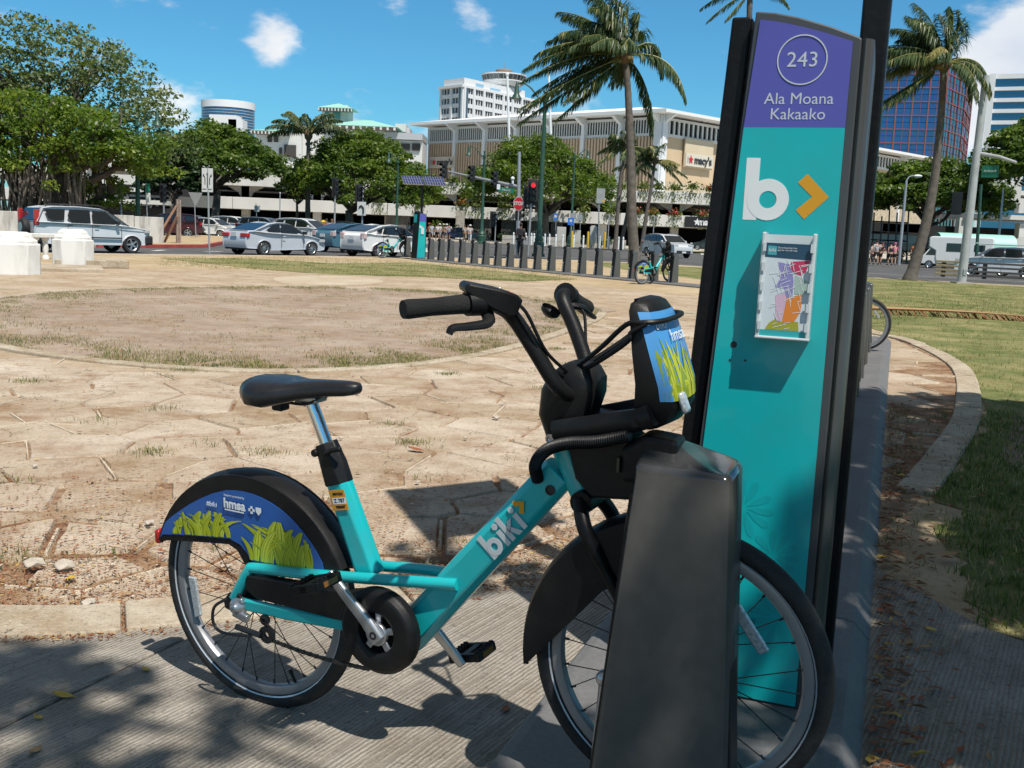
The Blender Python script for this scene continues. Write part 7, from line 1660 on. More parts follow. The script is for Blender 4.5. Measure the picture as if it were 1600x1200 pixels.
for k in range(4):
    m = MB(); m.tube([(L_ * (k + .5) / 4, 0, -1.9), (L_ * (k + .5) / 4, 0, -.8)], .06, 6); m.build('awning_post', BWHITE, aw)
# trellis of white posts up on the right deck
tr = thing('roof_trellis', 'white posts of a roof trellis above the right parking deck', 'trellis', at(1545, 250, 102)); b = tr.location
for k, px in enumerate((1540, 1552, 1563, 1572, 1582)):
    m = MB(); c0 = at(px, 268 + k, 102) - b; c1 = at(px + 3, 228 + k * 2, 102) - b; m.tube([c0, c1], .28 if k % 2 == 0 else .1, 6); m.build('trellis_post', BWHITE, tr)
m = MB(); m.tube([at(1542, 228, 102) - b, at(1588, 238, 102) - b], .08, 6); m.build('trellis_rail', BWHITE, tr)
m = MB(); c0 = at(1543, 268, 102.3) - b; m.box(c0 + V((1.4, 0, -1.5)), (4.0, .3, 3.0)); m.build('trellis_base', BWHITE, tr, smooth=0)
# tall dark frame structure left of right palm (hoarding)
sc = thing('steel_staircase', 'dark steel stair frame in the shade under the right round tree', 'stair frame', base(1374, 98, 0)); b = sc.location
for k, px in enumerate((1352, 1362, 1374, 1386, 1398, 1408, 1416)):
    m = MB(); m.tube([base(px, 98 + (k % 2), 0) - b, at(px + 4, 326 + (k % 3) * 6, 98 + (k % 2)) - b], .07, 6); m.build('upright', STEELD, sc)
for py in (345, 362, 374):
    m = MB(); m.tube([at(1350, py, 98.2) - b, at(1418, py + 3, 98.2) - b], .07, 6); m.build('rail', STEELD, sc)
# ------------------------------------------------------------------ vegetation
BARK = mat('grey_bark', (.13, .11, .09), .9, 0, .35, 2.5, bump=.8, bscale=9); BARKD = mat('dark_bark', (.07, .058, .048), .9, 0, .35, 2.5, bump=.8, bscale=9)
LF_MONK = leafmat('round_tree_leaf', (.064, .112, .016), (.145, .200, .034), .45, .4, .35)
LF_MONK2 = leafmat('round_tree_leaf_b', (.054, .100, .016), (.125, .182, .032), .45, .4, .35)
LF_BAN = leafmat('banyan_leaf', (.085, .145, .022), (.21, .27, .038), .4, .42, .25)
LF_SPARSE = leafmat('sparse_tree_leaf', (.09, .125, .045), (.18, .21, .08), .5, .3, .25)
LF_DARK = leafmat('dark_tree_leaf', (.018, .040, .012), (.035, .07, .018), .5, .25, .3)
LF_PALM = leafmat('palm_leaf', (.034, .068, .024), (.09, .125, .05), .38, .3, .6); LF_PALM2 = leafmat('palm_leaf_dry', (.22, .20, .06), (.34, .29, .11), .45, .3, .6)
RACH = mat('palm_rachis', (.22, .21, .06), .5); PTR = mat('palm_trunk', (.115, .098, .083), .9, 0, .3, 5, bump=.6, bscale=10)
def limb(mb, a, b, r0, r1, rr, wob=.08, n=7, seg=4):
    pts = []; L_ = (V(b) - V(a)).length
    for i in range(seg + 1):
        t = i / seg; p = V(a).lerp(V(b), t)
        if 0 < i < seg: p += V((rr.gauss(0, 1), rr.gauss(0, 1), rr.gauss(0, .7))) * L_ * wob
        pts.append(p)
    pts = spline(pts, 2); mb.tube(pts, [r0 + (r1 - r0) * i / (len(pts) - 1) for i in range(len(pts))], n, cap=True)
    return pts
def leaves(mb, c, rad, n, size, rr, up=.7, mi=0, shell=.0):
    c = V(c)
    for _ in range(n):
        while True:
            d = V((rr.uniform(-1, 1), rr.uniform(-1, 1), rr.uniform(-1, 1)))
            l = d.length
            if shell < l <= 1: break
        p = c + V((d.x * rad[0], d.y * rad[1], d.z * rad[2]))
        nrm = (V((rr.gauss(0, 1), rr.gauss(0, 1), rr.gauss(0, 1))).normalized() + V((0, 0, up)) + V((d.x, d.y, max(0, d.z))) * .5).normalized()
        a = nrm.cross(V((rr.gauss(0, 1), rr.gauss(0, 1), rr.gauss(0, 1)))).normalized(); b = nrm.cross(a); s = size * rr.uniform(.6, 1.3)
        mb.quad(p - a * s, p - b * s * .55, p + a * s, p + b * s * .55, mi)
def umbrella_tree(label, pxc, pxl, pxr, pytop, pybot, Y, trunk_px, leafm, nclump=210, seed=1, fork=.35, group='round canopied trees before the parking deck', hollow=.35, per=105, size=.22, lean=0):
    rr = random.Random(seed); b = base(trunk_px, Y, 0); t = thing('shade_tree', label, 'tree', b, 0, group)
    W2 = (pxr - pxl) / 2 * Y / FPX; cx = at((pxl + pxr) / 2, 300, Y).x - b.x; zt = zat(pxc, pytop, Y); zb = zat(pxc, pybot, Y); Hc = zt - zb
    xtop = at(pxc, pytop, Y).x - b.x
    m = MB(); zf = max(1.2, zb * .75); lp = limb(m, (0, 0, -.1), (rr.uniform(-.4, .4), rr.uniform(-.3, .3), zf), .62 * W2 / 9, .42 * W2 / 9, rr, .03, 10, 2)
    m.build('trunk', BARK, t)
    br = MB(); tips = []
    for k in range(9):
        a = 2 * pi * k / 9 + rr.uniform(-.3, .3); rad = rr.uniform(.5, .85); e = V((cx + cos(a) * W2 * rad, sin(a) * W2 * rad * .9, zb + Hc * (1 - rad ** 2) * .75 + Hc * .12))
        P = limb(br, (0, 0, zf - .15), e, .26 * W2 / 9, .06, rr, .07, 7, 4); tips.append(P)
        for q in range(4):
            s = P[int(len(P) * rr.uniform(.35, .9))]; e2 = s + V((rr.gauss(0, 1.4), rr.gauss(0, 1.4), rr.uniform(.3, 1.8))); limb(br, s, e2, .08, .02, rr, .1, 5, 3)
    br.build('branch', BARKD, t)
    m = MB()
    for k in range(nclump):
        # clumps over a domed umbrella, thicker at the rim, with gaps
        u = sqrt(rr.random()); a = rr.uniform(0, 2 * pi)
        ex = u * cos(a); ey = u * sin(a); dome = (1 - u ** 1.9); px_ = cx + ex * W2 + (xtop - cx) * dome * .6; z = zb + Hc * (.10 + .80 * dome) + rr.gauss(0, .28)
        z -= rr.random() ** 3 * Hc * hollow
        rc = rr.uniform(.75, 1.5) * W2 / 9
        if u > .8: z = max(z, zb + rr.random() * Hc * .4)
        leaves(m, (px_, ey * W2 * .95, z), (rc * 1.25, rc * 1.25, rc * .55), per, size * rr.uniform(.75, 1.1), rr, .9)
    m.build('crown', leafm, t, smooth=0, fix=False); return t
umbrella_tree('round green shade tree left of centre, above the white sport utility', 560, 450, 684, 196, 316, 114, 548, LF_MONK, 330, 1)
umbrella_tree('round green shade tree behind the three-arrow sign, right of the banyan', 345, 226, 440, 190, 278, 105, 333, LF_MONK2, 260, 2, hollow=.2)
umbrella_tree('round green shade tree behind the mast arm signals and the tall street lamp', 842, 728, 957, 204, 318, 123, 853, LF_MONK, 300, 3)
umbrella_tree('round dark shade tree behind the right palm trunk', 1450, 1358, 1572, 247, 330, 95, 1444, LF_MONK2, 260, 4)
umbrella_tree('shade tree at the right edge in front of the striped office block', 1640, 1525, 1760, 160, 292, 84, 1640, LF_MONK2, 260, 5)
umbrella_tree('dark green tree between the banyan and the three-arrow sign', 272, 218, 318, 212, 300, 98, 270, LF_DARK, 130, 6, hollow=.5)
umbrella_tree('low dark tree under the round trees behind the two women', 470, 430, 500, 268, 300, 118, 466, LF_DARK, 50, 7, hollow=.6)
# banyan, a many-stemmed trunk with hanging roots
def banyan():
    rr = random.Random(21); Y = 60; b = base(70, Y, 0); t = thing('banyan_tree', 'wide banyan tree with a tangle of hanging roots behind the concrete wall', 'tree', b)
    X = lambda px: at(px, 300, Y).x - b.x
    m = MB()
    for px, r_ in ((95, .55), (60, .5), (20, .4), (-20, .4), (120, .35), (150, .3), (-60, .4), (40, .35)):
        limb(m, (X(px), rr.uniform(-2, 2), -.1), (X(px) + rr.uniform(-.8, .8), rr.uniform(-1, 1), rr.uniform(3.4, 4.6)), r_, r_ * .6, rr, .03, 9, 3)
    m.build('trunk', BARKD, t)
    m = MB()
    for k in range(150):
        x = X(rr.uniform(-80, 150)); y = rr.uniform(-3, 2.5); top = rr.uniform(2.8, 5.0); bot = rr.choice((0, 0, rr.uniform(.5, 2.5))); limb(m, (x, y, bot), (x + rr.gauss(0, .5), y + rr.gauss(0, .3), top), rr.uniform(.03, .10), rr.uniform(.02, .07), rr, .03, 5, 3)
    m.build('aerial_root', BARK, t)
    m = MB(); tips = []
    specs = [((95, 3.6), (175, 4.1)), ((175, 4.1), (245, 4.6)), ((100, 1.6), (160, 2.6)), ((160, 2.6), (172, 4.6)), ((95, 4), (60, 6.5)), ((95, 4), (130, 6.8)), ((60, 4), (10, 6.2)), ((20, 3.8), (-40, 6.4)), ((-20, 3.8), (-90, 5.8)), ((120, 4), (190, 6.0)), ((150, 3.2), (220, 4.2)), ((175, 4.2), (215, 5.8))]
    for (pa, za), (pb_, zb_) in specs: limb(m, (X(pa), rr.uniform(-1.5, 1.5), za), (X(pb_), rr.uniform(-2.5, 2), zb_), .24, .10, rr, .06, 7, 4)
    for k in range(60):
        x0 = X(rr.uniform(-70, 200)); limb(m, (x0, rr.uniform(-3, 3), rr.uniform(3.6, 5.6)), (x0 + rr.gauss(0, 1.2), rr.uniform(-4, 3), rr.uniform(5, 7.6)), .09, .025, rr, .08, 5, 3)
    m.build('branch', BARKD, t)
    m = MB(); zt = lambda py: zat(70, py, Y)
    for k in range(430):
        px = rr.uniform(-110, 222); f = (px - 40) / 180; top = 146 + 75 * max(0, abs(f)) ** 2.4 + (8 if px < 40 else 0); bot = 262 + rr.uniform(-18, 22) - (20 if px > 170 else 0)
        py = top + (bot - top) * rr.random() ** 1.25; z = zt(py) - (px - 70) * .0417 * Y / FPX
        leaves(m, (X(px), rr.uniform(-4.5, 3.5) * (1 - .2 * abs(f)), z), (rr.uniform(.5, .95), .8, rr.uniform(.25, .45)), 62, .125, rr, .8)
    for k in range(40):       # twigs of leaf low on the right hand side
        px = rr.uniform(100, 185); py = rr.uniform(270, 318); leaves(m, (X(px), rr.uniform(0, 3), zt(py) - (px - 70) * .0417 * Y / FPX), (.5, .5, .3), 40, .12, rr, .6)
    for k in range(14):       # hanging foliage in front of the roots
        px = rr.uniform(-80, 175); leaves(m, (X(px), rr.uniform(-4.5, -2), zt(rr.uniform(255, 292)) - (px - 70) * .0417 * Y / FPX), (.55, .5, .35), 55, .12, rr, .7)
    for k in range(46):
        px = rr.uniform(195, 262); py = rr.uniform(200, 262); leaves(m, (X(px), rr.uniform(-2, 2), zt(py) - (px - 70) * .0417 * Y / FPX), (.6, .6, .35), 50, .12, rr, .7)
    m.build('crown', LF_BAN, t, smooth=0, fix=False)
banyan()
def open_tree():
    rr = random.Random(33); Y = 74; b = base(95, Y, 0); t = thing('tall_tree', 'tall open crowned grey green tree rising behind the banyan', 'tree', b)
    X = lambda px: at(px, 200, Y).x - b.x; Z = lambda px, py: at(px, py, Y).z
    m = MB(); limb(m, (X(95), 0, 0), (X(90), 0, Z(90, 240)), .7, .5, rr, .03, 9, 3); m.build('trunk', BARKD, t)
    m = MB(); tipz = []
    def grow(p, d, L_, r_, lev):
        e = p + d * L_; P = limb(m, p, e, r_, r_ * .55, rr, .06, 5 if lev > 1 else 7, 3)
        if lev >= 4: tipz.append(e); return
        for k in range(3 if lev < 3 else 2):
            nd = (d + V((rr.gauss(0, .5), rr.gauss(0, .5), rr.gauss(.05, .32)))).normalized(); grow(P[int(len(P) * rr.uniform(.6, .99))], nd, L_ * rr.uniform(.62, .82), r_ * .55, lev + 1)
        if lev >= 2: tipz.append(e)
    o = V((X(90), 0, Z(90, 250)))
    for px, py in ((20, 95), (75, 90), (120, 110), (165, 120), (205, 160), (-40, 110), (235, 190), (140, 180)):
        d = V((X(px), rr.uniform(-3, 3), Z(px, py))) - o; grow(o, d.normalized(), d.length * .45, .26, 1)
    m.build('branch', BARKD, t)
    m = MB()
    for e in tipz: leaves(m, e + V((rr.gauss(0, .3), rr.gauss(0, .3), rr.gauss(.1, .2))), (.8, .8, .36), 16, .16, rr, .8)
    # outline: broad dome, thin enough for the sky to show through
    for k in range(330):
        px = rr.uniform(-110, 272); top = 42 + 150 * (max(0, (px - 95)) / 180) ** 2.1 + 24 * (max(0, 40 - px) / 150) ** 2; bot = min(250, top + 130)
        py = top + (bot - top) * rr.random() ** 1.5; leaves(m, (X(px), rr.uniform(-5, 5), Z(px, py)), (rr.uniform(.7, 1.3), 1.0, rr.uniform(.25, .45)), 30, .17, rr, .8)
    m.build('crown', LF_SPARSE, t, smooth=0, fix=False)
open_tree()

# palms
def frond_mesh(rr, c, d, L_, droop, wind, nl, ll, lw, name='frond'):
    """one frond: yellowish rachis with hanging leaflets, in the palm's own space"""
    m = MB(); N_ = 14; P = []
    for i in range(N_ + 1):
        t = i / N_; P.append(c + d * (L_ * t * (1 - .12 * t)) + V((0, 0, -1)) * (droop * L_ * t * t) + wind * (L_ * t * t))
    nl = int(nl * 1.6)
    m.tube(P, [.035 * L_ / 3 * (1 - .85 * i / N_) for i in range(N_ + 1)], 5, mi=1)
    side0 = d.cross(V((0, 0, 1)));
    if side0.length < .05: side0 = V((1, 0, 0))
    side0.normalize()
    for i in range(nl):
        t = .10 + .90 * (i + rr.random() * .6) / nl; f = t * N_; k = min(int(f), N_ - 1); p = P[k].lerp(P[k + 1], f - k); tg = (P[k + 1] - P[k]).normalized()
        prof = (1 - abs(t - .42) * 1.05) if t > .42 else (.35 + t * 1.55); l = ll * max(.25, prof)
        for s in (-1, 1):
            dr = (side0 * s * rr.uniform(.35, .8) + tg * rr.uniform(.45, .9) + V((0, 0, -rr.uniform(.25, .95))) + wind * rr.uniform(.6, 1.6)).normalized()
            e1 = p + dr * l * .55; e2 = p + (dr + V((0, 0, -.55)) + wind * .3).normalized() * l
            w = dr.cross(V((rr.gauss(0, .3), rr.gauss(0, .3), 1))).normalized() * lw
            mi = 0 if rr.random() > .06 else 2
            m.quad(p - w * .5, p + w * .5, e1 + w, e1 - w, mi); m.add([e1 - w, e1 + w, e2], [(0, 1, 2)], mi)
    return m
def palm(label, trunk_pts, Y, r0, r1, fronds, wind, nl=46, ll=.75, lw=.03, seed=1, group=None, nuts=True, depth=0, cat='palm'):
    """trunk_pts: pixel points from base up to crown; fronds: (dx,dy_depth,dz,length,droop)"""
    rr = random.Random(seed); b = base(trunk_pts[0][0], Y, 0); t = thing('palm_tree', label, 'palm tree', b, 0, group)
    pts = [V((0, 0, -.05))] + [at(px, py, Y) - b for px, py in trunk_pts[1:]]; P = spline(pts, 7); n = len(P)
    m = MB(); rad = []
    for i in range(n): f = i / (n - 1); rad.append((r0 + (r1 - r0) * min(1, f * 1.2)) * (1 + .35 * max(0, .06 - f) / .06) * (1 + (.035 if i % 2 else -.02)))
    m.tube(P, rad, 12); m.build('trunk', PTR, t, smooth=50)
    c = P[-1]
    F0 = list(fronds); fronds = F0 + [(f[0] + rr.uniform(-.35, .2), f[1] + rr.uniform(-.5, .5), f[2] + rr.uniform(-.15, .2), f[3] * rr.uniform(.8, 1), f[4]) for f in F0[3:]] if nl > 40 else F0
    m = MB(); m.ball(c + V((0, 0, .05)), r1 * 2.2, 10, 6, sc=(1, 1, 1.4)); m.build('crown_shaft', mat('palm_fibre', (.14, .09, .05), .9, 0, .3, 8), t)
    for f in fronds:
        d = V(f[:3]).normalized(); fm = frond_mesh(rr, c + d * r1, d, f[3], f[4], V(wind), nl, ll * rr.uniform(.9, 1.1), lw)
        fm.build('frond', [LF_PALM if rr.random() > .06 else LF_PALM2, RACH, LF_PALM2], t, smooth=0, fix=False)
    if nuts:
        for k in range(5):
            a = rr.uniform(0, 2 * pi); m = MB(); m.ball(c + V((cos(a) * r1 * 2.2, sin(a) * r1 * 2.2, -.12)), .10, 8, 6, sc=(1, 1, 1.2)); m.build('coconut', mat('coconut_husk', (.16, .12, .04), .6), t)
    return t
rr = random.Random(77)
def wind_crown(L_, n, rr, up=.5):
    F = []
    for k in range(n):
        a = 2 * pi * k / n * 2.4 + rr.uniform(-.2, .2); el = rr.uniform(-.25, 1.25); F.append((cos(a) * cos(el) - .25, sin(a) * cos(el), sin(el), L_ * rr.uniform(.82, 1.05), rr.uniform(.25, .5)))
    return F
F1 = [(f[0], f[1], f[2], f[3] * 1.17, f[4]) for f in [(.75, .1, .72, 3.6, .80), (.9, -.2, .18, 3.7, .62), (.55, .3, -.35, 2.9, .55), (-.9, 0, .35, 3.7, .50), (-.95, -.2, .1, 3.6, .42), (-.8, .3, -.18, 3.9, .40), (-.55, -.3, -.62, 3.3, .15), (-.75, 0, -.45, 4.1, .2), (-.3, 0, 1, 3.7, .22), (-.55, .3, .9, 3.7, .3), (-.1, -.3, 1, 3.7, .2), (.12, .3, 1.0, 3.5, .2), (-.75, .4, .7, 3.7, .4), (-.6, -.5, .6, 3.5, .42), (-.4, .6, .7, 3.5, .4), (.1, -.8, .45, 3.4, .5), (.15, .9, .3, 3.4, .5), (-.85, -.4, .45, 3.6, .45), (.35, 0, .95, 3.6, .45), (-.25, -.5, .85, 3.6, .35), (-.95, .1, .6, 3.6, .5)]]
palm('tall coconut palm blown to the left, its grey trunk rising beside the far docks', [(992, 409), (987, 330), (986, 262), (984, 200), (981, 140), (977, 88)], 50, .26, .15, F1, (-.22, 0, 0), 64, 1.02, .030, 5)
F2 = [(f[0], f[1], f[2], f[3] * 1.2, f[4]) for f in [(.85, -.1, .40, 2.5, .75), (.8, .3, .55, 2.5, .9), (-.9, 0, .30, 2.7, .45), (-.95, .2, .05, 2.9, .35), (-.85, -.3, .5, 2.7, .5), (-.68, -.2, -.52, 2.5, .12), (-.6, .1, .8, 2.7, .35), (-.25, 0, 1, 2.7, .2), (-.45, -.4, .8, 2.7, .3), (-.1, .4, 1, 2.7, .25), (.2, -.1, 1, 2.5, .2), (.42, .2, .95, 2.5, .1), (-.8, .3, .75, 2.7, .45), (-.7, -.5, .3, 2.6, .4), (.1, .8, .4, 2.4, .5), (-.3, -.8, .5, 2.5, .5), (-.95, -.1, .6, 2.7, .45), (.55, -.5, .15, 2.2, .7), (-.5, .6, .55, 2.6, .4)]]
palm('leaning coconut palm on the right lawn, its crown before the blue tower', [(1421, 438), (1436, 390), (1449, 340), (1460, 280), (1467, 220), (1472, 160), (1475, 100)], 42.5, .24, .13, F2, (-.20, 0, 0), 60, .74, .023, 6)
palm('palm behind the kiosk, only its trunk top and a few fronds showing', [(1156, 420), (1162, 250), (1169, 80), (1172, -12)], 56, .17, .15, [(-.6, 0, -.25, 2.2, .35), (-.75, .2, .1, 2.4, .45), (.7, 0, .2, 2.6, .5), (-.2, .2, 1, 2.8, .2), (-.5, 0, .7, 2.8, .4), (.4, .2, .9, 2.8, .4), (.6, -.3, .6, 2.6, .5), (-.45, -.1, -.5, 1.6, .2)], (-.1, 0, 0), 40, .6, .024, 7)
GP = 'mid-distance coconut palms before the parking deck'
palm('coconut palm before the store corner, left of the thick palm trunk', [(961, 373), (966, 320), (971, 270), (981, 232)], 98, .20, .15, wind_crown(3.6, 15, rr), (-.08, 0, 0), 24, .95, .055, 8, GP)
palm('coconut palm before the store corner, right of the thick palm trunk', [(1002, 376), (1010, 335), (1017, 297), (1023, 252)], 97, .20, .14, wind_crown(3.0, 14, rr), (.08, 0, 0), 24, .85, .05, 9, GP)
palm('shorter palm with a trunk slanting behind the thick palm trunk', [(968, 376), (978, 345), (984, 310), (992, 262)], 101, .20, .14, wind_crown(2.6, 10, rr), (0, 0, 0), 20, .8, .05, 10, GP)
palm('royal palm with dark plumes above the left round trees', [(481, 345), (481, 280), (482, 212)], 110, .3, .2, [(cos(a) * .9, sin(a), el + .40, 5.6, .38) for a, el in ((0, .6), (.7, .8), (1.6, .5), (2.4, .7), (3.14, .45), (3.9, .8), (4.7, .6), (5.5, .9), (.3, .1), (2.9, .0), (1.2, 1.3), (2.0, 1.5), (3.5, .15), (5.9, .2), (0.1, 1.2), (3.0, 1.3), (.5, .3), (2.6, .3))], (0, 0, 0), 40, 1.0, .055, 11, nuts=False)
# shrubs under the deck
rr = random.Random(14)
for k, (px0, px1, Y, h, l) in enumerate([(440, 520, 120, 1.6, 'dark shrubs along the wall behind the two women'), (676, 722, 126, 2.2, 'leafy shrubs behind the pedestrians left of the carved panel'), (726, 748, 127, 1.6, 'leafy shrubs right of the carved panel'), (782, 800, 108, 1.0, 'low dark shrub left of the planters'), (905, 950, 104, 1.2, 'bright green hedge behind the utility cabinets'), (1395, 1440, 92, 1.4, 'dark shrubs under the right round tree')]):
    a = base(px0, Y, 0); b = base(px1, Y, 0); t = thing('shrub', l, 'shrub', a); m = MB(); n = max(6, int((b.x - a.x) / .5))
    for i in range(n): leaves(m, ((b.x - a.x) * (i + rr.random()) / n, rr.gauss(0, .3), h * rr.uniform(.25, .75)), (.5, .4, h * .35), 50, .13, rr, .5)
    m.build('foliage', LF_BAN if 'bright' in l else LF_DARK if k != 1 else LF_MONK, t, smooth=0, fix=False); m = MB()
    for i in range(5): limb(m, ((b.x - a.x) * (i + .5) / 5, 0, 0), ((b.x - a.x) * (i + .5) / 5, .1, h * .6), .04, .02, rr)
    m.build('stem', BARKD, t)
# the tree overhead and behind the camera whose shade lies over the docks
def shade_tree():
    rr = random.Random(99); t = thing('shade_tree', 'broad leafy tree beside the docks, out of the picture, shading the platform and the lawn', 'tree', (7.6, -2.4, 0)); b = t.location
    m = MB(); limb(m, (0, 0, -.1), (-.3, .3, 3.6), .42, .32, rr, .03, 10, 3); m.build('trunk', BARK, t)
    k_ = cos(SUN_EL) / sin(SUN_EL)
    pts = []
    def add(n, x0, x1, y0, y1, dens, n_leaf=None):
        for _ in range(n):
            x, y = rr.uniform(x0, x1), rr.uniform(y0, y1)
            if rr.random() < dens(x, y): pts.append((x, y))
    def right(x, y):
        # edge of the shade: from the kiosk foot out along the lawn
        lim = .85 + max(0, y - 3.0) * .28 if y < 6.2 else 1.6 + (y - 6.2) * .2
        if y > 8.9 + .12 * (x - 3) + .3 * sin(x * 2.1): return 0
        if sin(x * 4.1 + y * 1.7) * sin(y * 5.3 - x * 1.1) > .62: return .08
        return 1.0 if x > lim + .2 * sin(y * 3.1) else 0
    add(2600, .3, 9, 2.0, 9.6, right)
    add(560, .05, 7, -2, 3.0, lambda x, y: 0 if (y > 2.75 and x < .6) or (y > 2.42 and x < .5) else .95 if x > .12 else .5)
    def nearleft(x, y): 
        if y > 2.86 + .12 * sin(x * 5) or (x > -.35 and y > 2.45): return 0
        n = sin(x * 4.3 + 1.3) * sin(y * 5.1 + .6) + .6 * sin(x * 9.1 + y * 7.7)
        return .85 if n > .30 else .06
    add(420, -3.2, .3, .2, 3.0, nearleft)
    # the stray clump that shades the upper left of the kiosk
    for q in range(3): pts.append((-.20 + rr.gauss(0, .04), 3.90 + rr.gauss(0, .04)))
    m = MB(); tips = []
    for (x, y) in pts:
        H = rr.uniform(5.2, 7.6); c = V((x, y, 0)) + V((SUN_H.x, SUN_H.y, 0)) * (H * k_) + V((0, 0, H)); tips.append(c)
        leaves(m, c - b, (.28, .28, .2), 24, .10, rr, .7)
    m.build('crown', LF_MONK2, t, smooth=0, fix=False)
    m = MB(); hub = V((-.3, .3, 3.5)); hubs = []
    for k in range(9):
        e = rr.choice(tips) - b; e = hub.lerp(e, .75); P = limb(m, hub, e, .16, .06, rr, .06, 7, 4); hubs += P[3:]
    for e in rr.sample(tips, 150):
        s = min(hubs, key=lambda q: (q - (e - b)).length); limb(m, s, e - b, .022, .008, rr, .05, 4, 2)
    m.build('branch', BARK, t)
shade_tree()
# ------------------------------------------------------------------ people
SKINS = [mat('skin_light', (.46, .27, .19), .6), mat('skin_tan', (.30, .16, .10), .6), mat('skin_brown', (.16, .085, .055), .6)]
def skin_obj(name, verts, edges, radii, m, parent, sub=1):
    me = bpy.data.meshes.new(name); me.from_pydata([tuple(v) for v in verts], edges, []); o = bpy.data.objects.new(name, me); C.objects.link(o)
    md = o.modifiers.new('skin', 'SKIN'); sk = me.skin_vertices[0].data
    for i, r_ in enumerate(radii): sk[i].radius = (r_ if isinstance(r_, tuple) else (r_, r_)); sk[i].use_root = (i == 0)
    md.use_smooth_shade = True
    s = o.modifiers.new('sub', 'SUBSURF'); s.levels = sub; s.render_levels = sub
    dg = bpy.context.evaluated_depsgraph_get(); new = bpy.data.meshes.new_from_object(o.evaluated_get(dg)); new.name = name
    bpy.data.objects.remove(o); new.materials.clear(); new.materials.append(m)
    for p in new.polygons: p.use_smooth = True
    return link(name, new, parent)
CLOTH = {}
def cloth(c):
    k = 'cloth_%d_%d_%d' % tuple(int(x * 255) for x in c); return mat(k, c, .85, 0, .08, 9)
def person(label, loc, face, shirt, shorts, skin=0, hat=None, hair=(.03, .02, .015), h=1.68, stride=.12, arm='down', bag=None, longp=False, group='pedestrians', bend=0.0, sleeve=True):
    t = thing('person', label, 'person', loc, face, group); s = h / 1.7; st = stride
    # joints: x forward, y left
    bx = bend
    P = dict(pel=(0, 0, .92), sp=(.02 + bx * .15, 0, 1.10), ch=(.02 + bx * .4, 0, 1.30 - bx * .06), nk=(.03 + bx * .62, 0, 1.46 - bx * .14), hd=(.05 + bx * .78, 0, 1.60 - bx * .2))
    V_, E_, R_ = [], [], []
    def j(p, r_, par=None):
        V_.append(V(p) * s); R_.append(r_ * s if not isinstance(r_, tuple) else tuple(q * s for q in r_))
        if par is not None: E_.append((par, len(V_) - 1))
        return len(V_) - 1
    pel = j(P['pel'], (.155, .11)); sp = j(P['sp'], (.135, .10), pel); ch = j(P['ch'], (.165, .115), sp); nk = j(P['nk'], .055, ch); hd0 = j((P['hd'][0] - .01, 0, P['hd'][2] - .045), .078, nk); hd = j((P['hd'][0], 0, P['hd'][2] + .055), .088, hd0)
    for sg, ph in ((1, 1), (-1, -1)):
        hip = j((0, .09 * sg, .86), .092, pel); kn = j((st * ph * .8 + .03, .095 * sg, .48), .062, hip); an = j((st * ph - .03, .10 * sg, .09), .042, kn); j((st * ph + .12, .115 * sg, .035), .036, an)
        sh = j((P['ch'][0], .185 * sg, 1.40 - bx * .08), .062, ch)
        if arm == 'down' or (arm == 'one' and sg < 0): el = (P['ch'][0] - .04 - st * ph * .3, .245 * sg, 1.12); ha = (P['ch'][0] + .08 - st * ph * .4, .25 * sg, .88)
        elif arm == 'hips': el = (P['ch'][0] - .10, .33 * sg, 1.16); ha = (.05, .20 * sg, 1.0)
        elif arm == 'up' or arm == 'one': el = (P['ch'][0] + .12, .30 * sg, 1.35); ha = (P['ch'][0] + .10, .13 * sg, 1.62)
        else: el = (P['ch'][0] + .10, .24 * sg, 1.15); ha = (P['ch'][0] + .32, .12 * sg, 1.18)
        e = j(el, .043, sh); w = j(V(el).lerp(V(ha), .8), .031, e); k = j(ha, .040, w); d = (V(ha) - V(el)).normalized(); j(V(ha) + d * .08, .026, k)
    body = skin_obj('body', V_, E_, R_, SKINS[skin], t)
    # clothing shells: same skeleton, a little larger
    n0 = [V_[pel], V_[sp], V_[ch], V_[ch].lerp(V_[nk], .45)]; r0 = [(.165 * s, .122 * s), (.15 * s, .115 * s), (.178 * s, .128 * s), (.085 * s, .08 * s)]; e0 = [(0, 1), (1, 2), (2, 3)]
    sh_i = [i for i, v in enumerate(V_) if abs(abs(v.y) - .185 * s) < 1e-4]
    for i in sh_i:
        el = V_[i + 1]; n0.append(V_[i]); r0.append((.072 * s, .072 * s)); e0.append((2, len(n0) - 1)); n0.append(V_[i].lerp(el, .75 if sleeve else .15)); r0.append((.062 * s, .062 * s)); e0.append((len(n0) - 2, len(n0) - 1))
    skin_obj('shirt', n0, e0, r0, cloth(shirt), t)
    hips = [i for i, v in enumerate(V_) if abs(abs(v.y) - .09 * s) < 1e-4 and abs(v.z - .86 * s) < 1e-3]
    n1 = [V_[pel] + V((0, 0, .03))]; r1 = [(.168 * s, .125 * s)]; e1 = []
    for i in hips:
        n1.append(V_[i]); r1.append((.108 * s, .108 * s)); e1.append((0, len(n1) - 1)); kn = V_[i + 1]; n1.append(V_[i].lerp(kn, .8)); r1.append((.09 * s, .09 * s)); e1.append((len(n1) - 2, len(n1) - 1))
        if longp: n1.append(V_[i + 2]); r1.append((.06 * s, .06 * s)); e1.append((len(n1) - 2, len(n1) - 1))
    skin_obj('trousers' if longp else 'shorts', n1, e1, r1, cloth(shorts), t)
    c = V_[hd]; m = MB(); m.ball(c + V((-.014, 0, .018)) * s, .108 * s, 12, 8, sc=(.98, .86, .95)); 
    vs = [v for v in m.v]; ho = m.build('hair', cloth(hair), t)
    f = MB(); f.ball(c + V((.088, 0, -.02)) * s, .014 * s, 6, 4); f.build('nose', SKINS[skin], t)
    e = MB()
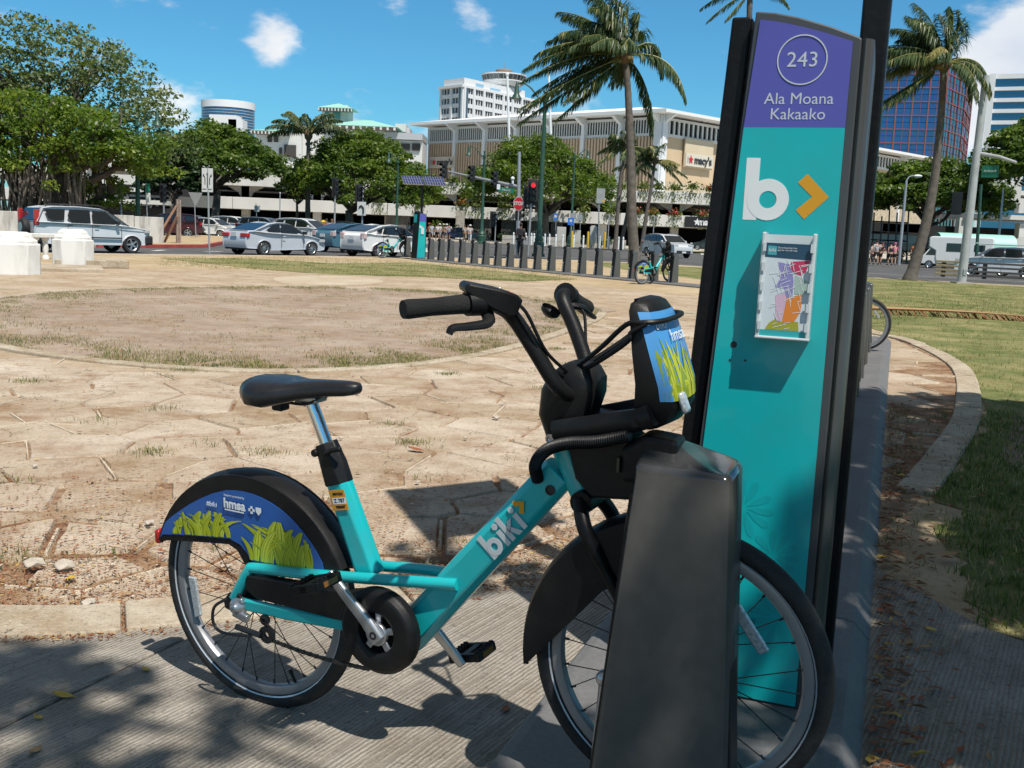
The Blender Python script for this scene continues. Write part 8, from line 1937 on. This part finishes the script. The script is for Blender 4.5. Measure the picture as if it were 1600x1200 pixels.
    for sg in (-1, 1): e.ball(c + V((.080, .032 * sg, .008)) * s, .010 * s, 6, 4)
    e.build('eye', SIGNK, t)
    for sg in (-1, 1):
        a_ = [i for i, v in enumerate(V_) if abs(v.z - .035 * s) < 1e-3 and v.y * sg > 0][0]; m = MB(); m.ball(V_[a_] + V((-.05, 0, 0)) * s, .06 * s, 8, 5, sc=(2.1, .8, .75)); m.build('shoe', cloth((.03, .03, .035)), t)
    if hat:
        m = MB(); m.rev([(.19, .03), (.115, .05), (.105, .12), (.06, .15), (.001, .155)], c + V((-.005, 0, -.0)) * s, (0, 0, 1), 14); m.build('hat', cloth(hat), t)
    if bag:
        m = MB()
        if bag[0] == 'back': m.box(V((P['ch'][0] - .21, 0, 1.24)) * s, (.16 * s, .30 * s, .42 * s)); m.build('backpack', cloth(bag[1]), t, smooth=0, bevel=.05)
        else: m.box(V((.1, .27, .68)) * s, (.26 * s, .08 * s, .32 * s)); m.build('bag', cloth(bag[1]), t, smooth=0, bevel=.02)
    return t
def pb(px, Y, z=.03): return base(px, Y, z)
WHT_C, GRY_C, BLK_C, RED_C, BLU_C, NVY_C, KHA_C = (.60, .60, .60), (.30, .31, .33), (.02, .02, .022), (.42, .05, .04), (.08, .14, .30), (.03, .04, .09), (.36, .29, .19)
person('tanned woman in a patterned top and dark shorts, left of the pair by the road', pb(510, 69, -.1), R(-100), (.22, .12, .10), (.03, .03, .05), 1, h=1.66, sleeve=False)
person('woman in a white top with a raised arm, right of the pair by the road', pb(518, 70, -.1), R(-60), WHT_C, KHA_C, 1, hair=(.16, .09, .04), h=1.66, arm='one', sleeve=False)
person('man in dark clothes with a backpack walking beside the stop sign', pb(812, 58, .0), R(80), (.035, .037, .045), BLK_C, 2, h=1.74, longp=True, bag=('back', (.02, .02, .024)))
G2 = 'crowd on the pavement before the dark convertible'
person('pedestrian in a white shirt left of the far kiosk', pb(638, 112), R(-100), WHT_C, BLK_C, 1, group=G2)
person('pedestrian with a navy backpack just left of the far kiosk', pb(645, 111), R(80), NVY_C, GRY_C, 0, group=G2, bag=('back', NVY_C))
person('pedestrian with a pink bag close to the left of the far kiosk', pb(649, 113), R(60), (.5, .3, .3), BLK_C, 0, group=G2)
person('pedestrian in a red orange shirt right of the far kiosk', pb(670, 111), R(-110), (.50, .10, .05), BLK_C, 1, group=G2, hat=RED_C)
person('pedestrian in a pale blue shirt holding a white bag', pb(674, 110), R(-80), (.40, .45, .55), (.36, .36, .37), 0, group=G2, bag=('hand', WHT_C))
person('pedestrian in white at the left of the crowd\'s middle', pb(683, 112), R(-70), WHT_C, BLK_C, 0, group=G2)
person('pedestrian in a white hat behind the convertible\'s bonnet', pb(687, 113), R(-120), WHT_C, GRY_C, 0, group=G2, hat=WHT_C)
person('pedestrian with a dark shirt and pale hat in the middle of the crowd', pb(692, 114), R(40), KHA_C, BLK_C, 1, group=G2, hat=(.5, .45, .35))
person('pedestrian in a broad white hat beside the grey-shirted man', pb(697, 112), R(-60), (.5, .3, .26), GRY_C, 0, group=G2, hat=WHT_C)
person('man in a grey shirt and navy shorts before the convertible', pb(701, 109), R(85), (.40, .42, .48), NVY_C, 1, group=G2, arm='hips', h=1.74)
person('woman in khaki with dark hair right of the convertible\'s door', pb(726, 110), R(95), (.45, .42, .38), KHA_C, 1, group=G2, longp=True)
person('pedestrian in a white hat and white trousers at the right of the crowd', pb(734, 109), R(90), WHT_C, WHT_C, 0, group=G2, hat=WHT_C, longp=True)
person('pedestrian carrying a violet bag beside the one in white trousers', pb(730, 111), R(-60), (.4, .42, .5), GRY_C, 0, group=G2, bag=('hand', (.08, .07, .25)))
G3 = 'pedestrians crossing by the right palm'
person('man in a grey t-shirt and black shorts left of the right palm', pb(1368, 76, .0), R(85), (.42, .43, .46), BLK_C, 0, group=G3, h=1.72)
person('person with hands on hips in a dark top beside the grey t-shirt', pb(1374, 77, .0), R(60), BLK_C, BLK_C, 0, group=G3, arm='hips', h=1.6)
person('person in a pale top at the left of the crossing group', pb(1362, 77, .0), R(120), (.42, .36, .34), (.3, .2, .2), 0, group=G3, h=1.5)
person('woman in a black dress next to the pink top', pb(1390, 76, .0), R(100), BLK_C, BLK_C, 0, group=G3, sleeve=False, h=1.6)
person('woman in a bright pink top and black shorts, leaning forward', pb(1396, 76, .0), R(70), (.62, .10, .28), BLK_C, 0, group=G3, hair=(.6, .12, .3), bend=.12, h=1.62)
person('person in an orange shirt beside the right palm trunk', pb(1426, 88, .0), R(-90), (.55, .16, .04), (.2, .22, .3), 1, group=G3, h=1.7)

# ------------------------------------------------------------------ litter, weeds, grass
rr = random.Random(3)
LEAFB = [mat('dry_leaf_brown', (.20, .095, .04), .8), mat('dry_leaf_tan', (.36, .22, .10), .8), mat('dry_leaf_rust', (.26, .085, .03), .8), mat('dry_leaf_yellow', (.52, .34, .04), .7)]
def litter(name, n, fn, smin, smax, zb=.028):
    m = MB()
    for _ in range(n):
        q = fn()
        if not q: continue
        x, y, z = q; s = rr.uniform(smin, smax); a = rr.uniform(0, 2 * pi); w = s * rr.uniform(.14, .45); d = V((cos(a), sin(a), rr.uniform(-.15, .15))); n_ = V((-d.y, d.x, rr.uniform(-.3, .3))); p = V((x, y, z + .004)); up_ = V((0, 0, rr.uniform(.0, .35) * s))
        mi = rr.choice((0, 0, 1, 1, 2, 2, 2, 3) if rr.random() < .25 else (0, 1, 2, 2, 0))
        m.add([p - d * s, p - n_ * w + up_, p + d * s + up_ * .6, p + n_ * w + up_, p + V((0, 0, .002))], [(0, 1, 4), (1, 2, 4), (2, 3, 4), (3, 0, 4)], mi)
    o = m.build(name, LEAFB, smooth=0, fix=False); o['kind'] = 'stuff'; return o
def outerside(x, y):
    return inpoly(x, y, PAVE) and not inpoly(x, y, IN2)
def f1():
    x = rr.uniform(-2.4, .9); y = 3.1 + abs(rr.gauss(0, 1)) * .55 + max(0, x + .6) * .55 + (rr.random() < .2) * rr.random() * 1.5
    return (x, y, .024) if outerside(x, y) else None
litter('leaf_litter', 19000, f1, .003, .013)
def f2():
    y = 3.0 + rr.random() ** 2 * 6; x = rr.uniform(-.56 * y - .5, min(2.4, .3 * y)); return (x, y, .026) if outerside(x, y) else None
litter('leaf_litter', 1100, f2, .006, .022)
def f3():
    u = 1.3 + rr.random() * 8; p = UV(u, .05 + abs(rr.gauss(0, .10))); return (p.x, p.y, .022)
litter('leaf_litter', 1500, f3, .008, .03)
def f4(): 
    i = rr.randrange(len(OUT2)); p = OUT2[i]; return (p[0] + rr.uniform(-.1, .1), p[1] - .015 + rr.gauss(0, .022), .03)
litter('leaf_litter', 1300, f4, .004, .012)
def f5(): return (rr.uniform(1.4, 6), rr.uniform(2, 9), .03)
litter('leaf_litter', 500, f5, .012, .04)
def f6():
    x, y = rr.uniform(-8, 2), rr.uniform(8.5, 22); return (x, y, .02) if inpoly(x, y, IN2) else None
litter('leaf_litter', 900, f6, .01, .035)
# bigger leaves one can pick out
lm = []
for (px, py, z, s, mi, l) in [(98, 1088, .032, .028, 3, 'brown yellow leaf lying on the slab at lower left'), (60, 1123, .032, .018, 3, 'small yellow leaf on the slab joint at lower left'), (55, 1175, .032, .022, 1, 'tan leaf on the slab near the bottom left corner'), (228, 1048, .032, .018, 3, 'yellow leaf on the slab left of the rear wheel'), (790, 1110, .032, .022, 2, 'rust coloured leaf on the slab under the pedal'), (1383, 880, .020, .05, 1, 'curled brown leaf on the earth by the platform edge'), (1480, 868, .030, .05, 1, 'large pinkish brown leaf on the shaded lawn'), (1360, 1190, .022, .025, 3, 'orange leaf by the platform at the bottom right'), (110, 905, .03, .028, 3, 'yellow leaf among the litter at left'), (650, 703, .03, .05, 2, 'flat reddish shard lying on the flagstones'), (1455, 985, .03, .028, 3, 'small yellow leaf on the shaded walk'), (930, 1012, .045, .001, 3, '')]:
    if not l: continue
    p = G(px, py, z); t = thing('fallen_leaf', l, 'leaf', p, rr.uniform(0, 6)); m = MB(); N_ = 6; vs = []
    for i in range(N_ + 1):
        u = i / N_; w = s * .55 * sin(pi * min(1, u * .9 + .08)) ** .8; vs += [(s * 2 * (u - .5), -w, .004 + .25 * s * u * u), (s * 2 * (u - .5), 0, .002 + .12 * s * u), (s * 2 * (u - .5), w, .004 + .3 * s * u * u)]
    m.add(vs, [(i * 3 + k, i * 3 + k + 1, i * 3 + k + 4, i * 3 + k + 3) for i in range(N_) for k in (0, 1)]); m.tube([(-s, 0, .003), (-s * 1.5, .1 * s, .006)], .0012, 4); m.build('blade', LEAFB[mi], t, smooth=60, fix=False)
# pebbles
PEB = mat('pebble', (.46, .40, .33), .9, 0, .25, 20)
def pebbles(n, fn, a, b):
    m = MB()
    for _ in range(n):
        q = fn()
        if not q: continue
        s = rr.uniform(a, b) * (1 if rr.random() < .9 else 1.8); c = V(q) + V((0, 0, s * .3)); vs = []
        for d in ((1, 0, 0), (-1, 0, 0), (0, 1, 0), (0, -1, 0), (0, 0, .7), (0, 0, -.5), (.6, .6, .4), (-.6, .55, .35), (.5, -.65, .35), (-.55, -.6, .4)):
            vs.append(c + V(d) * s * rr.uniform(.75, 1.15))
        m.add(vs, [(6, 4, 0), (6, 2, 4), (0, 2, 6), (7, 4, 2), (7, 1, 4), (2, 1, 7), (9, 4, 1), (9, 3, 4), (1, 3, 9), (8, 4, 3), (8, 0, 4), (3, 0, 8), (5, 2, 0), (5, 1, 2), (5, 3, 1), (5, 0, 3)])
    o = m.build('pebble', PEB, smooth=0, fix=False); o['kind'] = 'stuff'
pebbles(300, f1, .003, .009); pebbles(160, f2, .003, .010); pebbles(160, f6, .005, .012)
for (px, py, s, l) in [(52, 886, .05, 'grey stone lump at left before the kerb'), (100, 890, .045, 'flat pale stone beside the grey lump at left'), (233, 820, .028, 'small grey stone left of the rear mudguard'), (55, 730, .02, 'pale stone far left on the flagstones'), (776, 655, .035, 'white chip of stone beyond the down tube'), (138, 946, .03, 'pale stone just before the edging at left')]:
    p = G(px, py, .025); t = thing('loose_stone', l, 'stone', p); m = MB(); vs = []
    for d in ((1, 0, 0), (-1, 0, 0), (0, 1, 0), (0, -1, 0), (0, 0, .7), (0, 0, -.3), (.65, .6, .45), (-.6, .6, .4), (.6, -.65, .4), (-.6, -.6, .45)): vs.append(V(d) * s * rr.uniform(.75, 1.1) + V((0, 0, s * .25)))
    m.add(vs, [(6, 4, 0), (6, 2, 4), (0, 2, 6), (7, 4, 2), (7, 1, 4), (2, 1, 7), (9, 4, 1), (9, 3, 4), (1, 3, 9), (8, 4, 3), (8, 0, 4), (3, 0, 8), (5, 2, 0), (5, 1, 2), (5, 3, 1), (5, 0, 3)]); m.build('stone_body', PEB, t, smooth=0, bevel=s * .08, seg=1, fix=False)
# grass
GR1 = leafmat('grass_green', (.07, .12, .02), (.16, .19, .05), .6, .3, 6); GR2 = leafmat('grass_dry', (.30, .24, .11), (.42, .34, .18), .7, .25, 6)
def grass(n, fn, h0, h1, dry=.4, spread=.03):
    m = MB()
    for _ in range(n):
        q = fn()
        if not q: continue
        x, y, z = q; h = rr.uniform(h0, h1); mi = 1 if rr.random() < dry else 0
        for k in range(3):
            a = rr.uniform(0, 2 * pi); ln = rr.uniform(.2, 1.1); p = V((x + rr.gauss(0, spread), y + rr.gauss(0, spread), z)); d = V((cos(a), sin(a), 0)); w = V((-d.y, d.x, 0)) * h * .07
            m.add([p - w, p + w, p + d * h * ln * .4 + V((0, 0, h * .6)) + w * .6, p + d * h * ln * .4 + V((0, 0, h * .6)) - w * .6, p + d * h * ln + V((0, 0, h * .85))], [(0, 1, 2, 3), (3, 2, 4)], mi)
    o = m.build('grass', [GR1, GR2], smooth=0, fix=False); o['kind'] = 'stuff'
def clumpn(x, y): return sin(x * 1.9 + 1) * sin(y * 1.7 + .4) + .6 * sin(x * 4.3 + y * 3.1) + .3 * sin(x * 9 - y * 7)
def g_lawn():
    y = 2.2 + rr.random() ** 1.5 * 22; x = rr.uniform(1.6, .62 * y + 2)
    return (x, y, .01) if inpoly(x, y, lawn) and (clumpn(x, y) > -.5 or y > 10) else None
grass(13000, g_lawn, .018, .05, .42)
def g_near():
    x, y = rr.uniform(1.5, 4.2), rr.uniform(2.4, 8.5); return (x, y, .008) if inpoly(x, y, lawn) or (rr.random() < .1 and x > 1.7) else None
grass(14000, g_near, .018, .05, .25, .02)
def g_ring():
    i = rr.randrange(len(IN2)); p = IN2[i]; c = innerc; d = V((c[0] - p[0], c[1] - p[1], 0)).normalized(); q = abs(rr.gauss(.1, .5)); x, y = p[0] + d.x * q + rr.gauss(0, .22), p[1] + d.y * q + rr.gauss(0, .22)
    return (x, y, .014) if inpoly(x, y, IN2) and clumpn(x * 1.4, y * 1.4) > -.45 else None
grass(24000, g_ring, .012, .04, .45)
def g_in():
    x, y = rr.uniform(-8, 2), rr.uniform(8.8, 22); return (x, y, .012) if inpoly(x, y, IN2) and clumpn(x, y) > .2 else None
grass(15000, g_in, .012, .035, .7)
tufts = [(rr.uniform(-.5, .35), rr.uniform(0, 1)) for _ in range(70)]
TC = []
for _ in range(75):
    y = 3.5 + rr.random() * 12; x = rr.uniform(-.5 * y, .3 * y)
    if outerside(x, y): TC.append((x, y))
for px, py in ((40, 600), (415, 712), (240, 712), (645, 697), (700, 588), (870, 548), (290, 582), (490, 578), (30, 880)): p = G(px, py); TC += [(p.x, p.y)] * 3
def g_tuft():
    c = rr.choice(TC); return (c[0] + rr.gauss(0, .07), c[1] + rr.gauss(0, .05), .02)
grass(1500, g_tuft, .010, .035, .35)
def g_strip():
    px, py = rr.uniform(250, 900), rr.uniform(402, 440); 
    if abs(py - (404 + (px - 250) * .045)) > 12: return None
    p = G(px, py); return (p.x, p.y, .01)
grass(7000, g_strip, .03, .07, .45, .08)
def g_far():
    px, py = rr.uniform(1080, 1600), rr.uniform(430, 500); p = G(px, py); return (p.x, p.y, .01) if inpoly(p.x, p.y, lawn) else None
grass(6000, g_far, .03, .07, .5, .08)
# fallen frond on the lawn
p = G(1500, 497, .01); t = thing('fallen_frond', 'dry brown palm frond lying across the right lawn', 'palm frond', p); rr = random.Random(4)
frond_mesh(rr, V((-1.9, .3, .10)), V((1, -.12, .03)), 3.8, .03, V((0, 0, 0)), 40, .55, .02).build('frond', [LEAFB[0], LEAFB[1], LEAFB[2]], t, smooth=0, fix=False)
